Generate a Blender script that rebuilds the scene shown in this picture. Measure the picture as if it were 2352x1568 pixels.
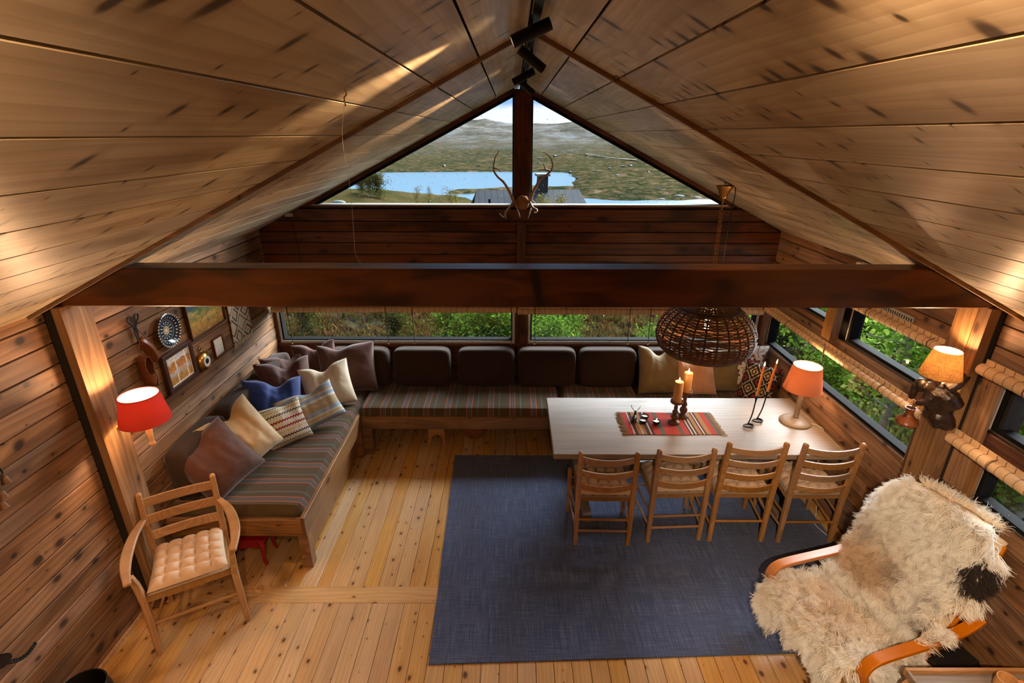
import bpy, bmesh, math, random
import numpy as np
from mathutils import Vector, Matrix, noise as mnoise
for o in list(bpy.data.objects):
    bpy.data.objects.remove(o)
scene = bpy.context.scene
COL = scene.collection
PI = math.pi
random.seed(7); RNG = np.random.default_rng(7)

# ---------------------------------------------------------------- camera
CAM_H, FPX, PITCH, ROLL = 3.0, 1186.2, 0.38177, 0.002315      # metres, pixels (2352 wide), radians
cam_data = bpy.data.cameras.new('camera'); cam = bpy.data.objects.new('camera', cam_data); COL.objects.link(cam)
cam_data.sensor_width = 36.0; cam_data.lens = 36.0 * FPX / 2352.0
cam_data.clip_start = 0.05; cam_data.clip_end = 6000
cF = Vector((0, math.cos(PITCH), -math.sin(PITCH))); cR0 = Vector((1, 0, 0)); cU0 = cR0.cross(cF)
cR = cR0 * math.cos(ROLL) + cU0 * math.sin(ROLL); cU = cU0 * math.cos(ROLL) - cR0 * math.sin(ROLL)
cam.matrix_world = Matrix(((cR.x, cU.x, -cF.x, 0), (cR.y, cU.y, -cF.y, 0), (cR.z, cU.z, -cF.z, CAM_H), (0, 0, 0, 1)))
scene.camera = cam

# ---------------------------------------------------------------- world: cloudy northern sky
SKY_STRENGTH, SUN_STRENGTH, EXPOSURE = 0.68, 14.5, 0.88
world = bpy.data.worlds.new('sky'); scene.world = world; world.use_nodes = True
wn, wl = world.node_tree.nodes, world.node_tree.links
wn.clear()
w_out = wn.new('ShaderNodeOutputWorld'); w_bg = wn.new('ShaderNodeBackground'); w_bg.inputs[1].default_value = SKY_STRENGTH
w_tc = wn.new('ShaderNodeTexCoord'); w_map = wn.new('ShaderNodeMapping'); w_map.inputs['Scale'].default_value = (2.2, 2.2, 9.0)
w_no = wn.new('ShaderNodeTexNoise'); w_no.inputs['Scale'].default_value = 2.2; w_no.inputs['Detail'].default_value = 6
w_sep = wn.new('ShaderNodeSeparateXYZ')
w_bank = wn.new('ShaderNodeMapRange'); w_bank.inputs[1].default_value = 0.024; w_bank.inputs[2].default_value = 0.052
w_bank.inputs[3].default_value = 0.42; w_bank.inputs[4].default_value = 0.0
w_add = wn.new('ShaderNodeMath'); w_add.operation = 'ADD'
w_ramp = wn.new('ShaderNodeValToRGB')
w_ramp.color_ramp.elements[0].position = 0.57; w_ramp.color_ramp.elements[0].color = (0.27, 0.50, 0.86, 1)
w_ramp.color_ramp.elements[1].position = 0.80; w_ramp.color_ramp.elements[1].color = (0.86, 0.90, 0.95, 1)
wl.new(w_tc.outputs['Generated'], w_map.inputs[0]); wl.new(w_map.outputs[0], w_no.inputs['Vector'])
wl.new(w_tc.outputs['Generated'], w_sep.inputs[0]); wl.new(w_sep.outputs['Z'], w_bank.inputs[0])
wl.new(w_no.outputs[0], w_add.inputs[0]); wl.new(w_bank.outputs[0], w_add.inputs[1])
wl.new(w_add.outputs[0], w_ramp.inputs[0]); wl.new(w_ramp.outputs[0], w_bg.inputs[0]); wl.new(w_bg.outputs[0], w_out.inputs[0])
# the sun behind thin cloud, so very soft
sun_d = bpy.data.lights.new('sun', 'SUN'); sun_d.energy = SUN_STRENGTH; sun_d.angle = math.radians(56); sun_d.color = (0.88, 0.95, 1.0)
sun = bpy.data.objects.new('sun', sun_d); COL.objects.link(sun)
sun_dir = Vector((0.62, 0.72, 0.56)).normalized()              # towards the sun
sun.rotation_euler = sun_dir.to_track_quat('Z', 'Y').to_euler()
vs = scene.view_settings
vs.view_transform = 'Standard'; vs.look = 'None'; vs.exposure = EXPOSURE; vs.gamma = 1.0; vs.use_curve_mapping = False
scene.cycles.max_bounces = 6; scene.cycles.diffuse_bounces = 3; scene.cycles.glossy_bounces = 3; scene.cycles.transmission_bounces = 4; scene.cycles.transparent_max_bounces = 10
scene.cycles_curves.shape = 'RIBBONS'; scene.cycles_curves.subdivisions = 2
scene.cycles.use_adaptive_sampling = True; scene.cycles.adaptive_threshold = 0.07
scene.cycles.caustics_reflective = False; scene.cycles.caustics_refractive = False; scene.cycles.sample_clamp_indirect = 6.0

# ---------------------------------------------------------------- room dimensions
XL, XR, YF, ZE, XC, ZR = -2.478, 2.629, 5.088, 2.127, 0.0755, 3.411
SLOPE = (ZR - ZE) / (XR - XC); YB = -1.6
def roof_z(x): return ZR - SLOPE * abs(x - XC)
def at(u, v, **k):
    """photo pixel -> point on the plane X=, Y= or Z= (or the roof slopes RL / RR)"""
    d = cR * ((u - 1176) / FPX) + cU * ((784 - v) / FPX) + cF
    (a, val), = k.items()
    if a == 'RL': t = (ZR - SLOPE * XC - CAM_H) / (d.z - SLOPE * d.x)
    elif a == 'RR': t = (ZR + SLOPE * XC - CAM_H) / (d.z + SLOPE * d.x)
    else: t = (val - (0, 0, CAM_H)['XYZ'.index(a)]) / d['XYZ'.index(a)]
    return Vector((0, 0, CAM_H)) + d * t

# ---------------------------------------------------------------- mesh helpers
class B:
    """collects geometry; .obj() links it as ONE mesh object"""
    def __init__(s): s.v = []; s.f = []
    def add(s, vs_, fs):
        n = len(s.v); s.v.extend([tuple(p) for p in vs_]); s.f.extend([tuple(i + n for i in f) for f in fs]); return s
    def box(s, c, d, m=None):
        c = Vector(c); h = Vector(d) / 2
        P = [Vector((x, y, z)) for z in (-h.z, h.z) for y in (-h.y, h.y) for x in (-h.x, h.x)]
        P = [(m @ p if m else p) + c for p in P]
        return s.add(P, [(0, 2, 3, 1), (4, 5, 7, 6), (0, 1, 5, 4), (2, 6, 7, 3), (0, 4, 6, 2), (1, 3, 7, 5)])
    def bar(s, a, b, w, h, up=(0, 0, 1)):
        """rectangular bar from a to b; w across, h along up"""
        a = Vector(a); b = Vector(b); x = (b - a).normalized(); up = Vector(up)
        y = up.cross(x)
        if y.length < 1e-4: y = Vector((0, 1, 0)).cross(x)
        y.normalize(); z = x.cross(y)
        P = [p + y * sy * w / 2 + z * sz * h / 2 for p in (a, b) for sz in (-1, 1) for sy in (-1, 1)]
        return s.add(P, [(0, 1, 3, 2), (4, 6, 7, 5), (0, 4, 5, 1), (2, 3, 7, 6), (0, 2, 6, 4), (1, 5, 7, 3)])
    def tube(s, pts, r, n=8, closed=False, cap=True, flat=None):
        P = [Vector(p) for p in pts]; m = len(P); R = r if hasattr(r, '__len__') else [r] * m
        T = []
        for i in range(m):
            a = P[(i - 1) % m] if (i or closed) else P[i]; b = P[(i + 1) % m] if (i < m - 1 or closed) else P[i]
            t = b - a; T.append(t.normalized() if t.length > 1e-9 else Vector((0, 0, 1)))
        ref = Vector(flat) if flat else (Vector((0, 0, 1)) if abs(T[0].z) < 0.9 else Vector((1, 0, 0)))
        u = (ref - T[0] * ref.dot(T[0])).normalized(); V = []
        for i in range(m):
            u = u - T[i] * u.dot(T[i]); u = u.normalized() if u.length > 1e-6 else T[i].orthogonal().normalized()
            w = T[i].cross(u)
            for k in range(n):
                a = 2 * PI * k / n; V.append(P[i] + (u * math.cos(a) + w * math.sin(a)) * R[i])
        Fs = []
        for i in range(m if closed else m - 1):
            j = (i + 1) % m
            for k in range(n):
                l = (k + 1) % n; Fs.append((i * n + k, i * n + l, j * n + l, j * n + k))
        if cap and not closed:
            Fs.append(tuple(range(n))[::-1]); Fs.append(tuple((m - 1) * n + k for k in range(n)))
        return s.add(V, Fs)
    def strip(s, pts, w, t, side=(0, 1, 0)):
        """bent flat strip: path pts, width w along side, thickness t"""
        P = [Vector(p) for p in pts]; sd = Vector(side).normalized(); V = []; Fs = []; m = len(P)
        for i in range(m):
            d = (P[min(i + 1, m - 1)] - P[max(i - 1, 0)]).normalized(); nn = d.cross(sd).normalized()
            for a, b in ((-1, -1), (1, -1), (1, 1), (-1, 1)): V.append(P[i] + sd * a * w / 2 + nn * b * t / 2)
        for i in range(m - 1):
            for k in range(4):
                l = (k + 1) % 4; Fs.append((i * 4 + k, i * 4 + l, i * 4 + 4 + l, i * 4 + 4 + k))
        Fs += [(3, 2, 1, 0), tuple((m - 1) * 4 + k for k in range(4))]
        return s.add(V, Fs)
    def lathe(s, prof, n=24, m=None, cap=True):
        """prof: list of (radius, z)"""
        V = []; Fs = []
        for r, z in prof:
            for k in range(n):
                a = 2 * PI * k / n; p = Vector((r * math.cos(a), r * math.sin(a), z)); V.append(m @ p if m else p)
        for i in range(len(prof) - 1):
            for k in range(n):
                l = (k + 1) % n; Fs.append((i * n + k, i * n + l, (i + 1) * n + l, (i + 1) * n + k))
        if cap:
            Fs.append(tuple(range(n))[::-1]); Fs.append(tuple((len(prof) - 1) * n + k for k in range(n)))
        return s.add(V, Fs)
    def ball(s, c, r, n=12, m=6, mat=None):
        c = Vector(c); r = Vector(r) if hasattr(r, '__len__') else Vector((r, r, r)); V = [c + (mat @ Vector((0, 0, -r.z)) if mat else Vector((0, 0, -r.z)))]; Fs = []
        for i in range(1, m):
            a = -PI / 2 + PI * i / m
            for k in range(n):
                b = 2 * PI * k / n; p = Vector((r.x * math.cos(a) * math.cos(b), r.y * math.cos(a) * math.sin(b), r.z * math.sin(a))); V.append(c + (mat @ p if mat else p))
        p = Vector((0, 0, r.z)); V.append(c + (mat @ p if mat else p)); t = len(V) - 1
        for k in range(n):
            l = (k + 1) % n; Fs.append((0, 1 + l, 1 + k)); Fs.append((t, t - n + k, t - n + l))
            for i in range(m - 2): Fs.append((1 + i * n + k, 1 + i * n + l, 1 + (i + 1) * n + l, 1 + (i + 1) * n + k))
        return s.add(V, Fs)
    def prism(s, poly, z0, z1, m=None):
        n = len(poly); V = [Vector((x, y, z0)) for x, y in poly] + [Vector((x, y, z1)) for x, y in poly]
        V = [m @ p if m else p for p in V]
        return s.add(V, [tuple(range(n))[::-1], tuple(range(n, 2 * n))] + [(i, (i + 1) % n, n + (i + 1) % n, n + i) for i in range(n)])
    def grid(s, fn, nu, nv, wrap=False):
        V = [fn(i / nu, j / nv) for j in range(nv + 1) for i in range(nu + 1)]
        return s.add(V, [(j * (nu + 1) + i, j * (nu + 1) + i + 1, (j + 1) * (nu + 1) + i + 1, (j + 1) * (nu + 1) + i) for j in range(nv) for i in range(nu)])
    def mesh(s, name, smooth=None):
        me = bpy.data.meshes.new(name); me.from_pydata(s.v, [], s.f); me.update()
        bm = bmesh.new(); bm.from_mesh(me); bmesh.ops.recalc_face_normals(bm, faces=bm.faces); bm.to_mesh(me); bm.free()
        if smooth is not None:
            me.polygons.foreach_set('use_smooth', [True] * len(me.polygons)); me.set_sharp_from_angle(angle=math.radians(smooth))
        return me
    def obj(s, name, mat, parent=None, smooth=None, bevel=0, loc=None, rot=None, seg=2):
        return link(name, s.mesh(name, smooth), mat, parent, bevel, loc, rot, seg)
def link(name, me, mat, parent=None, bevel=0, loc=None, rot=None, seg=2):
    o = bpy.data.objects.new(name, me); COL.objects.link(o)
    if mat and not me.materials: me.materials.append(mat)
    if parent: o.parent = parent
    if loc is not None: o.location = loc
    if rot is not None: o.rotation_euler = rot
    if bevel:
        md = o.modifiers.new('bevel', 'BEVEL'); md.width = bevel; md.segments = seg; md.limit_method = 'ANGLE'; md.angle_limit = math.radians(40)
    return o
def empty(name, loc=(0, 0, 0), rz=0):
    o = bpy.data.objects.new(name, None); COL.objects.link(o); o.location = loc; o.rotation_euler = (0, 0, rz); o.empty_display_size = 0.1; return o
def tag(o, label, cat=None, group=None, kind=None):
    o['label'] = label
    if cat: o['category'] = cat
    if group: o['group'] = group
    if kind: o['kind'] = kind
    return o
def thing(name, label, cat, loc=(0, 0, 0), rz=0, group=None): return tag(empty(name, loc, rz), label, cat, group)
def dup(root, parent=None):
    c = root.copy(); COL.objects.link(c)
    if parent: c.parent = parent
    for ch in list(root.children): dup(ch, c)
    return c
def frame(o, X, Y, Z): return Matrix(((X.x, Y.x, Z.x, o.x), (X.y, Y.y, Z.y, o.y), (X.z, Y.z, Z.z, o.z), (0, 0, 0, 1)))
def smoothpath(pts, k=6, closed=False):
    """Catmull-Rom through pts"""
    P = [Vector(p) for p in pts]; n = len(P); out = []
    for i in range(n if closed else n - 1):
        a, b, c, d = (P[(i - 1) % n] if (i or closed) else P[0]), P[i], P[(i + 1) % n], (P[(i + 2) % n] if (i < n - 2 or closed) else P[-1])
        for j in range(k):
            t = j / k; out.append(0.5 * ((2 * b) + (c - a) * t + (2 * a - 5 * b + 4 * c - d) * t * t + (3 * b - a - 3 * c + d) * t ** 3))
    if not closed: out.append(P[-1])
    return out
def lamp(name, loc, energy, color, radius=0.03, kind='POINT', parent=None, **k):
    d = bpy.data.lights.new(name, kind); d.energy = energy * 0.88; d.color = color
    if kind != 'AREA': d.shadow_soft_size = radius
    for a, b in k.items(): setattr(d, a, b)
    o = bpy.data.objects.new(name, d); COL.objects.link(o); o.location = loc
    if parent: o.parent = parent
    return o
# ---------------------------------------------------------------- materials
def C(r, g, b, a=1.0):
    f = lambda c: (c / 255 / 12.92) if c / 255 <= 0.04045 else ((c / 255 + 0.055) / 1.055) ** 2.4
    return (f(r), f(g), f(b), a)
class N:
    def __init__(s, name):
        s.m = bpy.data.materials.new(name); s.m.use_nodes = True; s.t = s.m.node_tree; s.t.nodes.clear()
        s.out = s.t.nodes.new('ShaderNodeOutputMaterial')
    def n(s, typ, ins=None, **props):
        nd = s.t.nodes.new('ShaderNode' + typ)
        for k, v in props.items(): setattr(nd, k, v)
        for k, v in (ins or {}).items(): s.set(nd.inputs[k], v)
        return nd
    def set(s, sock, v):
        if hasattr(v, 'is_output'): s.t.links.new(v, sock)
        elif hasattr(v, 'outputs'): s.t.links.new(v.outputs[0], sock)
        else: sock.default_value = v
    def math(s, op, a, b=None, c=None, clamp=False):
        nd = s.n('Math', operation=op, use_clamp=clamp); s.set(nd.inputs[0], a)
        if b is not None: s.set(nd.inputs[1], b)
        if c is not None: s.set(nd.inputs[2], c)
        return nd.outputs[0]
    def mix(s, f, a, b, mode='MIX'):
        nd = s.n('Mix', data_type='RGBA', blend_type=mode); s.set(nd.inputs[0], f); s.set(nd.inputs[6], a); s.set(nd.inputs[7], b); return nd.outputs[2]
    def ramp(s, f, stops, interp='LINEAR'):
        nd = s.n('ValToRGB', {0: f}); cr = nd.color_ramp; cr.interpolation = interp
        while len(cr.elements) < len(stops): cr.elements.new(0.5)
        for e, (p, c) in zip(cr.elements, stops): e.position = p; e.color = c if len(c) == 4 else (*c, 1)
        return nd.outputs[0]
    def rng(s, f, a, b, c=0.0, d=1.0, smooth=True):
        nd = s.n('MapRange', {0: f, 1: a, 2: b, 3: c, 4: d}, interpolation_type='SMOOTHSTEP' if smooth else 'LINEAR'); return nd.outputs[0]
    def noise(s, vec, scale=5, detail=2, rough=0.5, dist=0.0):
        return s.n('TexNoise', {'Vector': vec, 'Scale': scale, 'Detail': detail, 'Roughness': rough, 'Distortion': dist}).outputs[0]
    def obj(s, scale=(1, 1, 1), rnd=True, rot=(0, 0, 0)):
        tc = s.n('TexCoord').outputs['Object']
        if rnd:
            r = s.n('ObjectInfo').outputs['Random']; v = s.n('Vector' + 'Math', operation='SCALE'); v.inputs[0].default_value = (31, 57, 83); s.set(v.inputs['Scale'], r)
            a = s.n('VectorMath', operation='ADD'); s.set(a.inputs[0], tc); s.set(a.inputs[1], v); tc = a.outputs[0]
        return s.n('Mapping', {'Vector': tc, 'Scale': scale, 'Rotation': rot}).outputs[0]
    def sc(s, vec, scale): return s.n('VectorMath', {0: vec, 1: scale}, operation='MULTIPLY').outputs[0]
    def xyz(s, vec): return s.n('SeparateXYZ', {0: vec}).outputs
    def bump(s, h, strength=0.3, dist=0.01): return s.n('Bump', {'Height': h, 'Strength': strength, 'Distance': dist}).outputs[0]
    def bsdf(s, col, rough=0.6, normal=None, **ins):
        d = {'Base Color': col, 'Roughness': rough}
        if normal is not None: d['Normal'] = normal
        d.update({k.replace('_', ' '): v for k, v in ins.items()})
        b = s.n('BsdfPrincipled', d); s.t.links.new(b.outputs[0], s.out.inputs[0]); return b
    def fin(s, shader): s.t.links.new(shader if hasattr(shader, 'is_output') else shader.outputs[0], s.out.inputs[0]); return s.m

def wood(name, base, dark, knot, axis='X', rough=0.5, figure=0.55, knots=0.5, kscale=(4, 7), ksize=0.22, kstretch=1.0, blotch=0.35, blotch_col=None, var=0.22, ring=16, spec=0.35, streak=0.35, bump=0.12, sc=1.0):
    """sawn timber: grain along the object's own axis, each piece with its own figure and tone"""
    s = N(name)
    rot = {'X': (0, 0, 0), 'Y': (0, 0, -PI / 2), 'Z': (0, PI / 2, 0)}[axis]
    v = s.obj((sc, sc, sc), True, rot)
    rnd = s.n('ObjectInfo').outputs['Random']
    warp = s.noise(s.sc(v, (0.9, 5, 5)), 1, 1, 0.5)
    wv = s.n('VectorMath', operation='ADD'); s.set(wv.inputs[0], s.sc(v, (0.22, 1, 1))); cw = s.n('CombineXYZ', {1: s.math('MULTIPLY', warp, 0.16)}); s.set(wv.inputs[1], cw)
    rings = s.n('TexWave', {'Vector': wv.outputs[0], 'Scale': ring, 'Distortion': 2.2, 'Detail': 1, 'Detail Scale': 1.2}, wave_type='BANDS', bands_direction='Y', wave_profile='SAW').outputs[1]
    fine = s.noise(s.sc(v, (2.5, 110, 110)), 1, 1, 0.6)
    broad = s.noise(s.sc(v, (0.8, 9, 9)), 1, 2, 0.55)
    f = s.math('ADD', s.math('MULTIPLY', rings, 0.5), s.math('MULTIPLY', fine, 0.5))
    f = s.math('MULTIPLY', s.rng(f, 0.2, 0.85), figure)
    col = s.mix(f, base, dark)
    col = s.mix(s.math('MULTIPLY', s.rng(broad, 0.42, 0.66), streak), col, dark)
    bl = s.noise(s.sc(v, (1.6, 4.5, 4.5)), 1, 2, 0.6, 0.4)
    col = s.mix(s.math('MULTIPLY', s.rng(bl, 0.46, 0.66), blotch), col, blotch_col or knot)
    # knots: scattered, some cells only
    kv = s.n('VectorMath', operation='ADD'); s.set(kv.inputs[0], s.sc(v, (kscale[0] * 1.0, kscale[1], 1.0)))
    kn = s.n('CombineXYZ', {0: s.math('MULTIPLY', warp, 0.5), 1: s.math('MULTIPLY', warp, 0.4)}); s.set(kv.inputs[1], kn)
    vor = s.n('TexVoronoi', {'Vector': kv.outputs[0], 'Scale': 1.0}, voronoi_dimensions='2D', feature='F1')
    dist, ccol = vor.outputs['Distance'], vor.outputs['Color']
    cx = s.xyz(ccol)
    on = s.math('LESS_THAN', cx[0], knots)
    kr = s.math('MULTIPLY_ADD', s.math('POWER', cx[1], 1.8), ksize * 1.2, ksize * 0.22)
    km = s.math('MULTIPLY', s.rng(s.math('DIVIDE', dist, kr), 1.0, 0.35), on)
    halo = s.math('MULTIPLY', s.rng(s.math('DIVIDE', dist, kr), 2.6, 0.6), s.math('MULTIPLY', on, 0.4))
    col = s.mix(halo, col, dark); col = s.mix(s.math('MULTIPLY', km, 0.85), col, knot)
    hsv = s.n('HueSaturation', {'Color': col, 'Value': s.math('MULTIPLY_ADD', rnd, 2 * var, 1 - var), 'Saturation': s.math('MULTIPLY_ADD', s.math('FRACT', s.math('MULTIPLY', rnd, 7.3)), 0.3, 0.85)})
    nrm = s.bump(fine, bump, 0.004) if bump > 0.07 else None
    rg = s.math('MULTIPLY_ADD', fine, 0.2, rough - 0.1)
    b = s.bsdf(hsv.outputs[0], rg, nrm, Specular_IOR_Level=spec)
    return s.m
def plain(name, col, rough=0.6, metal=0.0, noise=0.0, nscale=40, spec=0.5, bump=0.0, col2=None, **k):
    s = N(name); c = col; nrm = None
    if noise or bump:
        v = s.obj((1, 1, 1)); nn = s.noise(v, nscale, 4, 0.6)
        if noise: c = s.mix(s.math('MULTIPLY', s.rng(nn, 0.3, 0.75), noise), col, col2 or tuple(x * 0.35 for x in col[:3]) + (1,))
        if bump: nrm = s.bump(nn, bump, 0.003)
    s.bsdf(c, rough, nrm, Metallic=metal, Specular_IOR_Level=spec, **k); return s.m
def fabric(name, col, col2=None, rough=0.9, weave=420, sheen=0.4, blot=0.25, bump=0.35, wrinkle=0.5):
    s = N(name); v = s.obj((1, 1, 1)); x = s.xyz(v)
    wx = s.math('SINE', s.math('MULTIPLY', x[0], weave)); wy = s.math('SINE', s.math('MULTIPLY', x[1], weave))
    w = s.math('MULTIPLY', wx, wy); big = s.noise(v, 9, 3, 0.6, 0.4)
    c = s.mix(s.math('MULTIPLY', s.rng(big, 0.3, 0.75), blot), col, col2 or tuple(q * 0.5 for q in col[:3]) + (1,))
    nf = s.noise(v, 260, 2); c = s.mix(s.math('MULTIPLY', nf, 0.25), c, tuple(q * 0.6 for q in col[:3]) + (1,))
    h = s.math('ADD', s.math('MULTIPLY', w, 0.05), s.math('MULTIPLY', s.noise(v, 14, 4, 0.6, 1.2), wrinkle))
    s.bsdf(c, rough, s.bump(h, bump, 0.012), Sheen_Weight=sheen, Sheen_Roughness=0.5, Specular_IOR_Level=0.2); return s.m
def stripes(name, stops, length, axis=0, rough=0.9, weave=True, noise=0.25, zig=None, smoothi=False):
    """bands across one object axis; stops = [(position 0..1, colour)] repeated every `length` metres"""
    s = N(name); v = s.obj((1, 1, 1), False); x = s.xyz(v); o = 1 - axis
    u = s.math('FRACT', s.math('DIVIDE', s.math('ADD', x[axis], 40 * length), length))
    if zig: u = s.math('FRACT', s.math('ADD', u, s.math('MULTIPLY', s.math('PINGPONG', x[o], zig[0]), zig[1])))
    c = s.ramp(u, stops, 'LINEAR' if smoothi else 'CONSTANT')
    nf = s.noise(v, 330, 2); c = s.mix(s.math('MULTIPLY', nf, noise * 2), c, (0.02, 0.018, 0.015, 1))
    w = s.math('MULTIPLY', s.math('SINE', s.math('MULTIPLY', x[0], 900)), s.math('SINE', s.math('MULTIPLY', x[1], 900)))
    s.bsdf(c, rough, s.bump(s.math('ADD', w, s.noise(v, 12, 3)), 0.2, 0.004), Sheen_Weight=0.05, Specular_IOR_Level=0.15); return s.m
def shade_mat(name, col, trans=0.55, weave=0.0):
    s = N(name); c = col
    if weave:
        v = s.obj((1, 1, 1)); a = s.noise(s.sc(v, (220, 220, 22)), 1, 2); b = s.noise(s.sc(v, (24, 24, 260)), 1, 2)
        c = s.mix(s.rng(s.math('ADD', a, b), 0.75, 1.25, 0, weave), col, tuple(q * 0.25 for q in col[:3]) + (1,))
    d = s.n('BsdfDiffuse', {0: c}); t = s.n('BsdfTranslucent', {0: c}); mx = s.n('MixShader', {0: trans, 1: d.outputs[0], 2: t.outputs[0]}); return s.fin(mx)
def emit(name, col, st):
    s = N(name); return s.fin(s.n('Emission', {0: col, 1: st}))
def glass_pane(name, tint=(0.97, 0.985, 0.98, 1), refl=1.0):
    s = N(name); t = s.n('BsdfTransparent', {0: tint}); g = s.n('BsdfGlossy', {0: (1, 1, 1, 1), 1: 0.02}); fr = s.math('MULTIPLY_ADD', s.math('POWER', s.n('LayerWeight', {0: 0.5}).outputs['Facing'], 5.0), 0.6, 0.03)
    mx = s.n('MixShader', {0: s.math('MULTIPLY', fr, refl), 1: t.outputs[0], 2: g.outputs[0]}); return s.fin(mx)

M = {}
M['ceil'] = wood('ceiling_boards', C(206, 193, 168), C(150, 129, 100), C(44, 30, 19), rough=0.36, figure=0.42, knots=0.62, kscale=(12, 5.0), ksize=0.21, blotch=0.55, blotch_col=C(128, 104, 76), var=0.12, ring=8, streak=0.35, spec=0.5, bump=0.06)
M['wall'] = wood('wall_boards', C(150, 113, 84), C(86, 60, 42), C(30, 18, 11), rough=0.5, figure=0.55, knots=0.6, kscale=(6.0, 8.5), ksize=0.2, blotch=0.6, blotch_col=C(72, 50, 36), var=0.2, ring=7)
M['stain'] = wood('dark_stained_boards', C(112, 62, 34), C(54, 29, 16), C(20, 10, 6), rough=0.42, figure=0.55, knots=0.45, kscale=(3.2, 6.5), ksize=0.16, blotch=0.75, blotch_col=C(26, 13, 8), var=0.16, ring=7, spec=0.4)
M['beam'] = wood('tie_beam_timber', C(104, 62, 36), C(50, 29, 17), C(14, 8, 5), rough=0.4, figure=0.45, knots=0.55, kscale=(2.4, 5.0), ksize=0.19, blotch=0.8, blotch_col=C(26, 14, 8), var=0.02, ring=7, spec=0.45)
M['post'] = wood('post_timber', C(158, 118, 78), C(96, 66, 40), C(52, 32, 18), rough=0.5, figure=0.6, knots=0.35, kscale=(2.6, 6), ksize=0.13, blotch=0.4, blotch_col=C(70, 46, 28), var=0.1, ring=9)
M['floor'] = wood('pine_floor', C(206, 164, 110), C(168, 118, 68), C(58, 30, 16), rough=0.26, figure=0.45, knots=0.62, kscale=(7.0, 11), ksize=0.16, blotch=0.18, blotch_col=C(160, 108, 62), var=0.05, ring=12, spec=0.5, bump=0.04)
M['bench'] = wood('bench_timber', C(150, 112, 76), C(92, 60, 36), C(44, 26, 14), rough=0.5, figure=0.6, knots=0.35, kscale=(4, 8), ksize=0.15, blotch=0.45, blotch_col=C(66, 42, 26), var=0.12, ring=12)
M['table'] = wood('table_pine', C(142, 126, 108), C(114, 94, 76), C(110, 82, 60), rough=0.42, figure=0.5, knots=0.1, kscale=(2, 5), ksize=0.1, blotch=0.2, blotch_col=C(168, 140, 112), var=0.05, ring=9, spec=0.3, bump=0.04)
M['oak'] = wood('chair_oak', C(184, 138, 90), C(134, 92, 54), C(80, 48, 26), rough=0.42, figure=0.6, knots=0.0, blotch=0.25, blotch_col=C(120, 74, 38), var=0.10, ring=40, spec=0.4)
M['oakz'] = wood('chair_oak_upright', C(184, 138, 90), C(134, 92, 54), C(80, 48, 26), axis='Z', rough=0.42, figure=0.6, knots=0.0, blotch=0.25, blotch_col=C(120, 74, 38), var=0.10, ring=40, spec=0.4)
M['bent'] = wood('bent_birch_veneer', C(196, 122, 62), C(170, 98, 46), C(120, 66, 30), rough=0.35, figure=0.3, knots=0.0, blotch=0.15, blotch_col=C(150, 84, 40), var=0.04, ring=30, spec=0.5)
M['turned'] = wood('turned_pine', C(214, 164, 112), C(180, 124, 76), C(120, 74, 40), axis='Z', rough=0.4, figure=0.4, knots=0.0, blotch=0.1, var=0.03, ring=30)
M['darkturned'] = wood('turned_dark_wood', C(118, 82, 52), C(70, 44, 26), C(40, 22, 12), axis='Z', rough=0.35, figure=0.5, knots=0.0, blotch=0.2, var=0.05, ring=40)
M['carved'] = plain('carved_black_wood', C(26, 18, 14), 0.36, noise=0.4, nscale=18, col2=C(84, 50, 22), bump=0.2)
M['cupwood'] = wood('burl_wood', C(150, 84, 40), C(94, 46, 20), C(50, 22, 10), rough=0.35, figure=0.7, knots=0.4, kscale=(30, 30), ksize=0.3, blotch=0.4, ring=60, var=0.03)
M['backing'] = plain('dark_void_board', C(24, 16, 11), 0.9)
M['darkframe'] = plain('dark_window_frame', C(22, 20, 19), 0.85, noise=0.2, nscale=30, spec=0.08)
M['winframe'] = plain('pale_window_frame', C(188, 186, 180), 0.7, noise=0.15, nscale=20, spec=0.2)
M['pane'] = glass_pane('window_glass')
M['drop'] = plain('water_drop', C(206, 214, 218), 0.1)
M['blackmetal'] = plain('black_metal', C(22, 20, 20), 0.38, 0.6)
M['iron'] = plain('wrought_iron', C(40, 38, 40), 0.5, 0.7, noise=0.3, nscale=60)
M['brass'] = plain('brass', C(196, 150, 80), 0.3, 1.0, noise=0.2, nscale=20)
M['steel'] = plain('steel', C(120, 118, 114), 0.55, 1.0)
M['whiteplastic'] = plain('white_plastic', C(232, 226, 216), 0.4)
M['blackcord'] = plain('black_cord', C(18, 16, 15), 0.6)
M['whitecord'] = plain('white_cord', C(220, 216, 208), 0.5)
M['wicker'] = plain('brown_wicker', C(112, 74, 44), 0.55, noise=0.5, nscale=40, col2=C(48, 28, 16))
M['wickerrib'] = plain('dark_wicker_rib', C(58, 34, 19), 0.55, noise=0.4, nscale=30)
M['bamboo'] = plain('bamboo_slats', C(216, 182, 142), 0.5, noise=0.35, nscale=14, col2=C(160, 112, 70), Subsurface_Weight=0.0)
M['thread'] = plain('blind_thread', C(92, 62, 44), 0.8)
M['rope'] = plain('twine', C(170, 130, 84), 0.85, noise=0.4, nscale=120)
M['leather'] = plain('brown_leather', C(116, 62, 30), 0.42, noise=0.45, nscale=16, col2=C(60, 30, 14), bump=0.15)
M['leatherin'] = plain('dark_leather_lining', C(52, 34, 22), 0.7, noise=0.3)
M['bone'] = plain('antler_bone', C(178, 140, 104), 0.5, noise=0.55, nscale=22, col2=C(96, 66, 46))
M['skull'] = plain('furry_skull_plate', C(170, 122, 76), 0.9, noise=0.6, nscale=50, col2=C(92, 58, 32), bump=0.4)
M['redpaint'] = plain('red_paint', C(150, 22, 26), 0.35, noise=0.25, nscale=24, col2=C(96, 12, 16))
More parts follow.
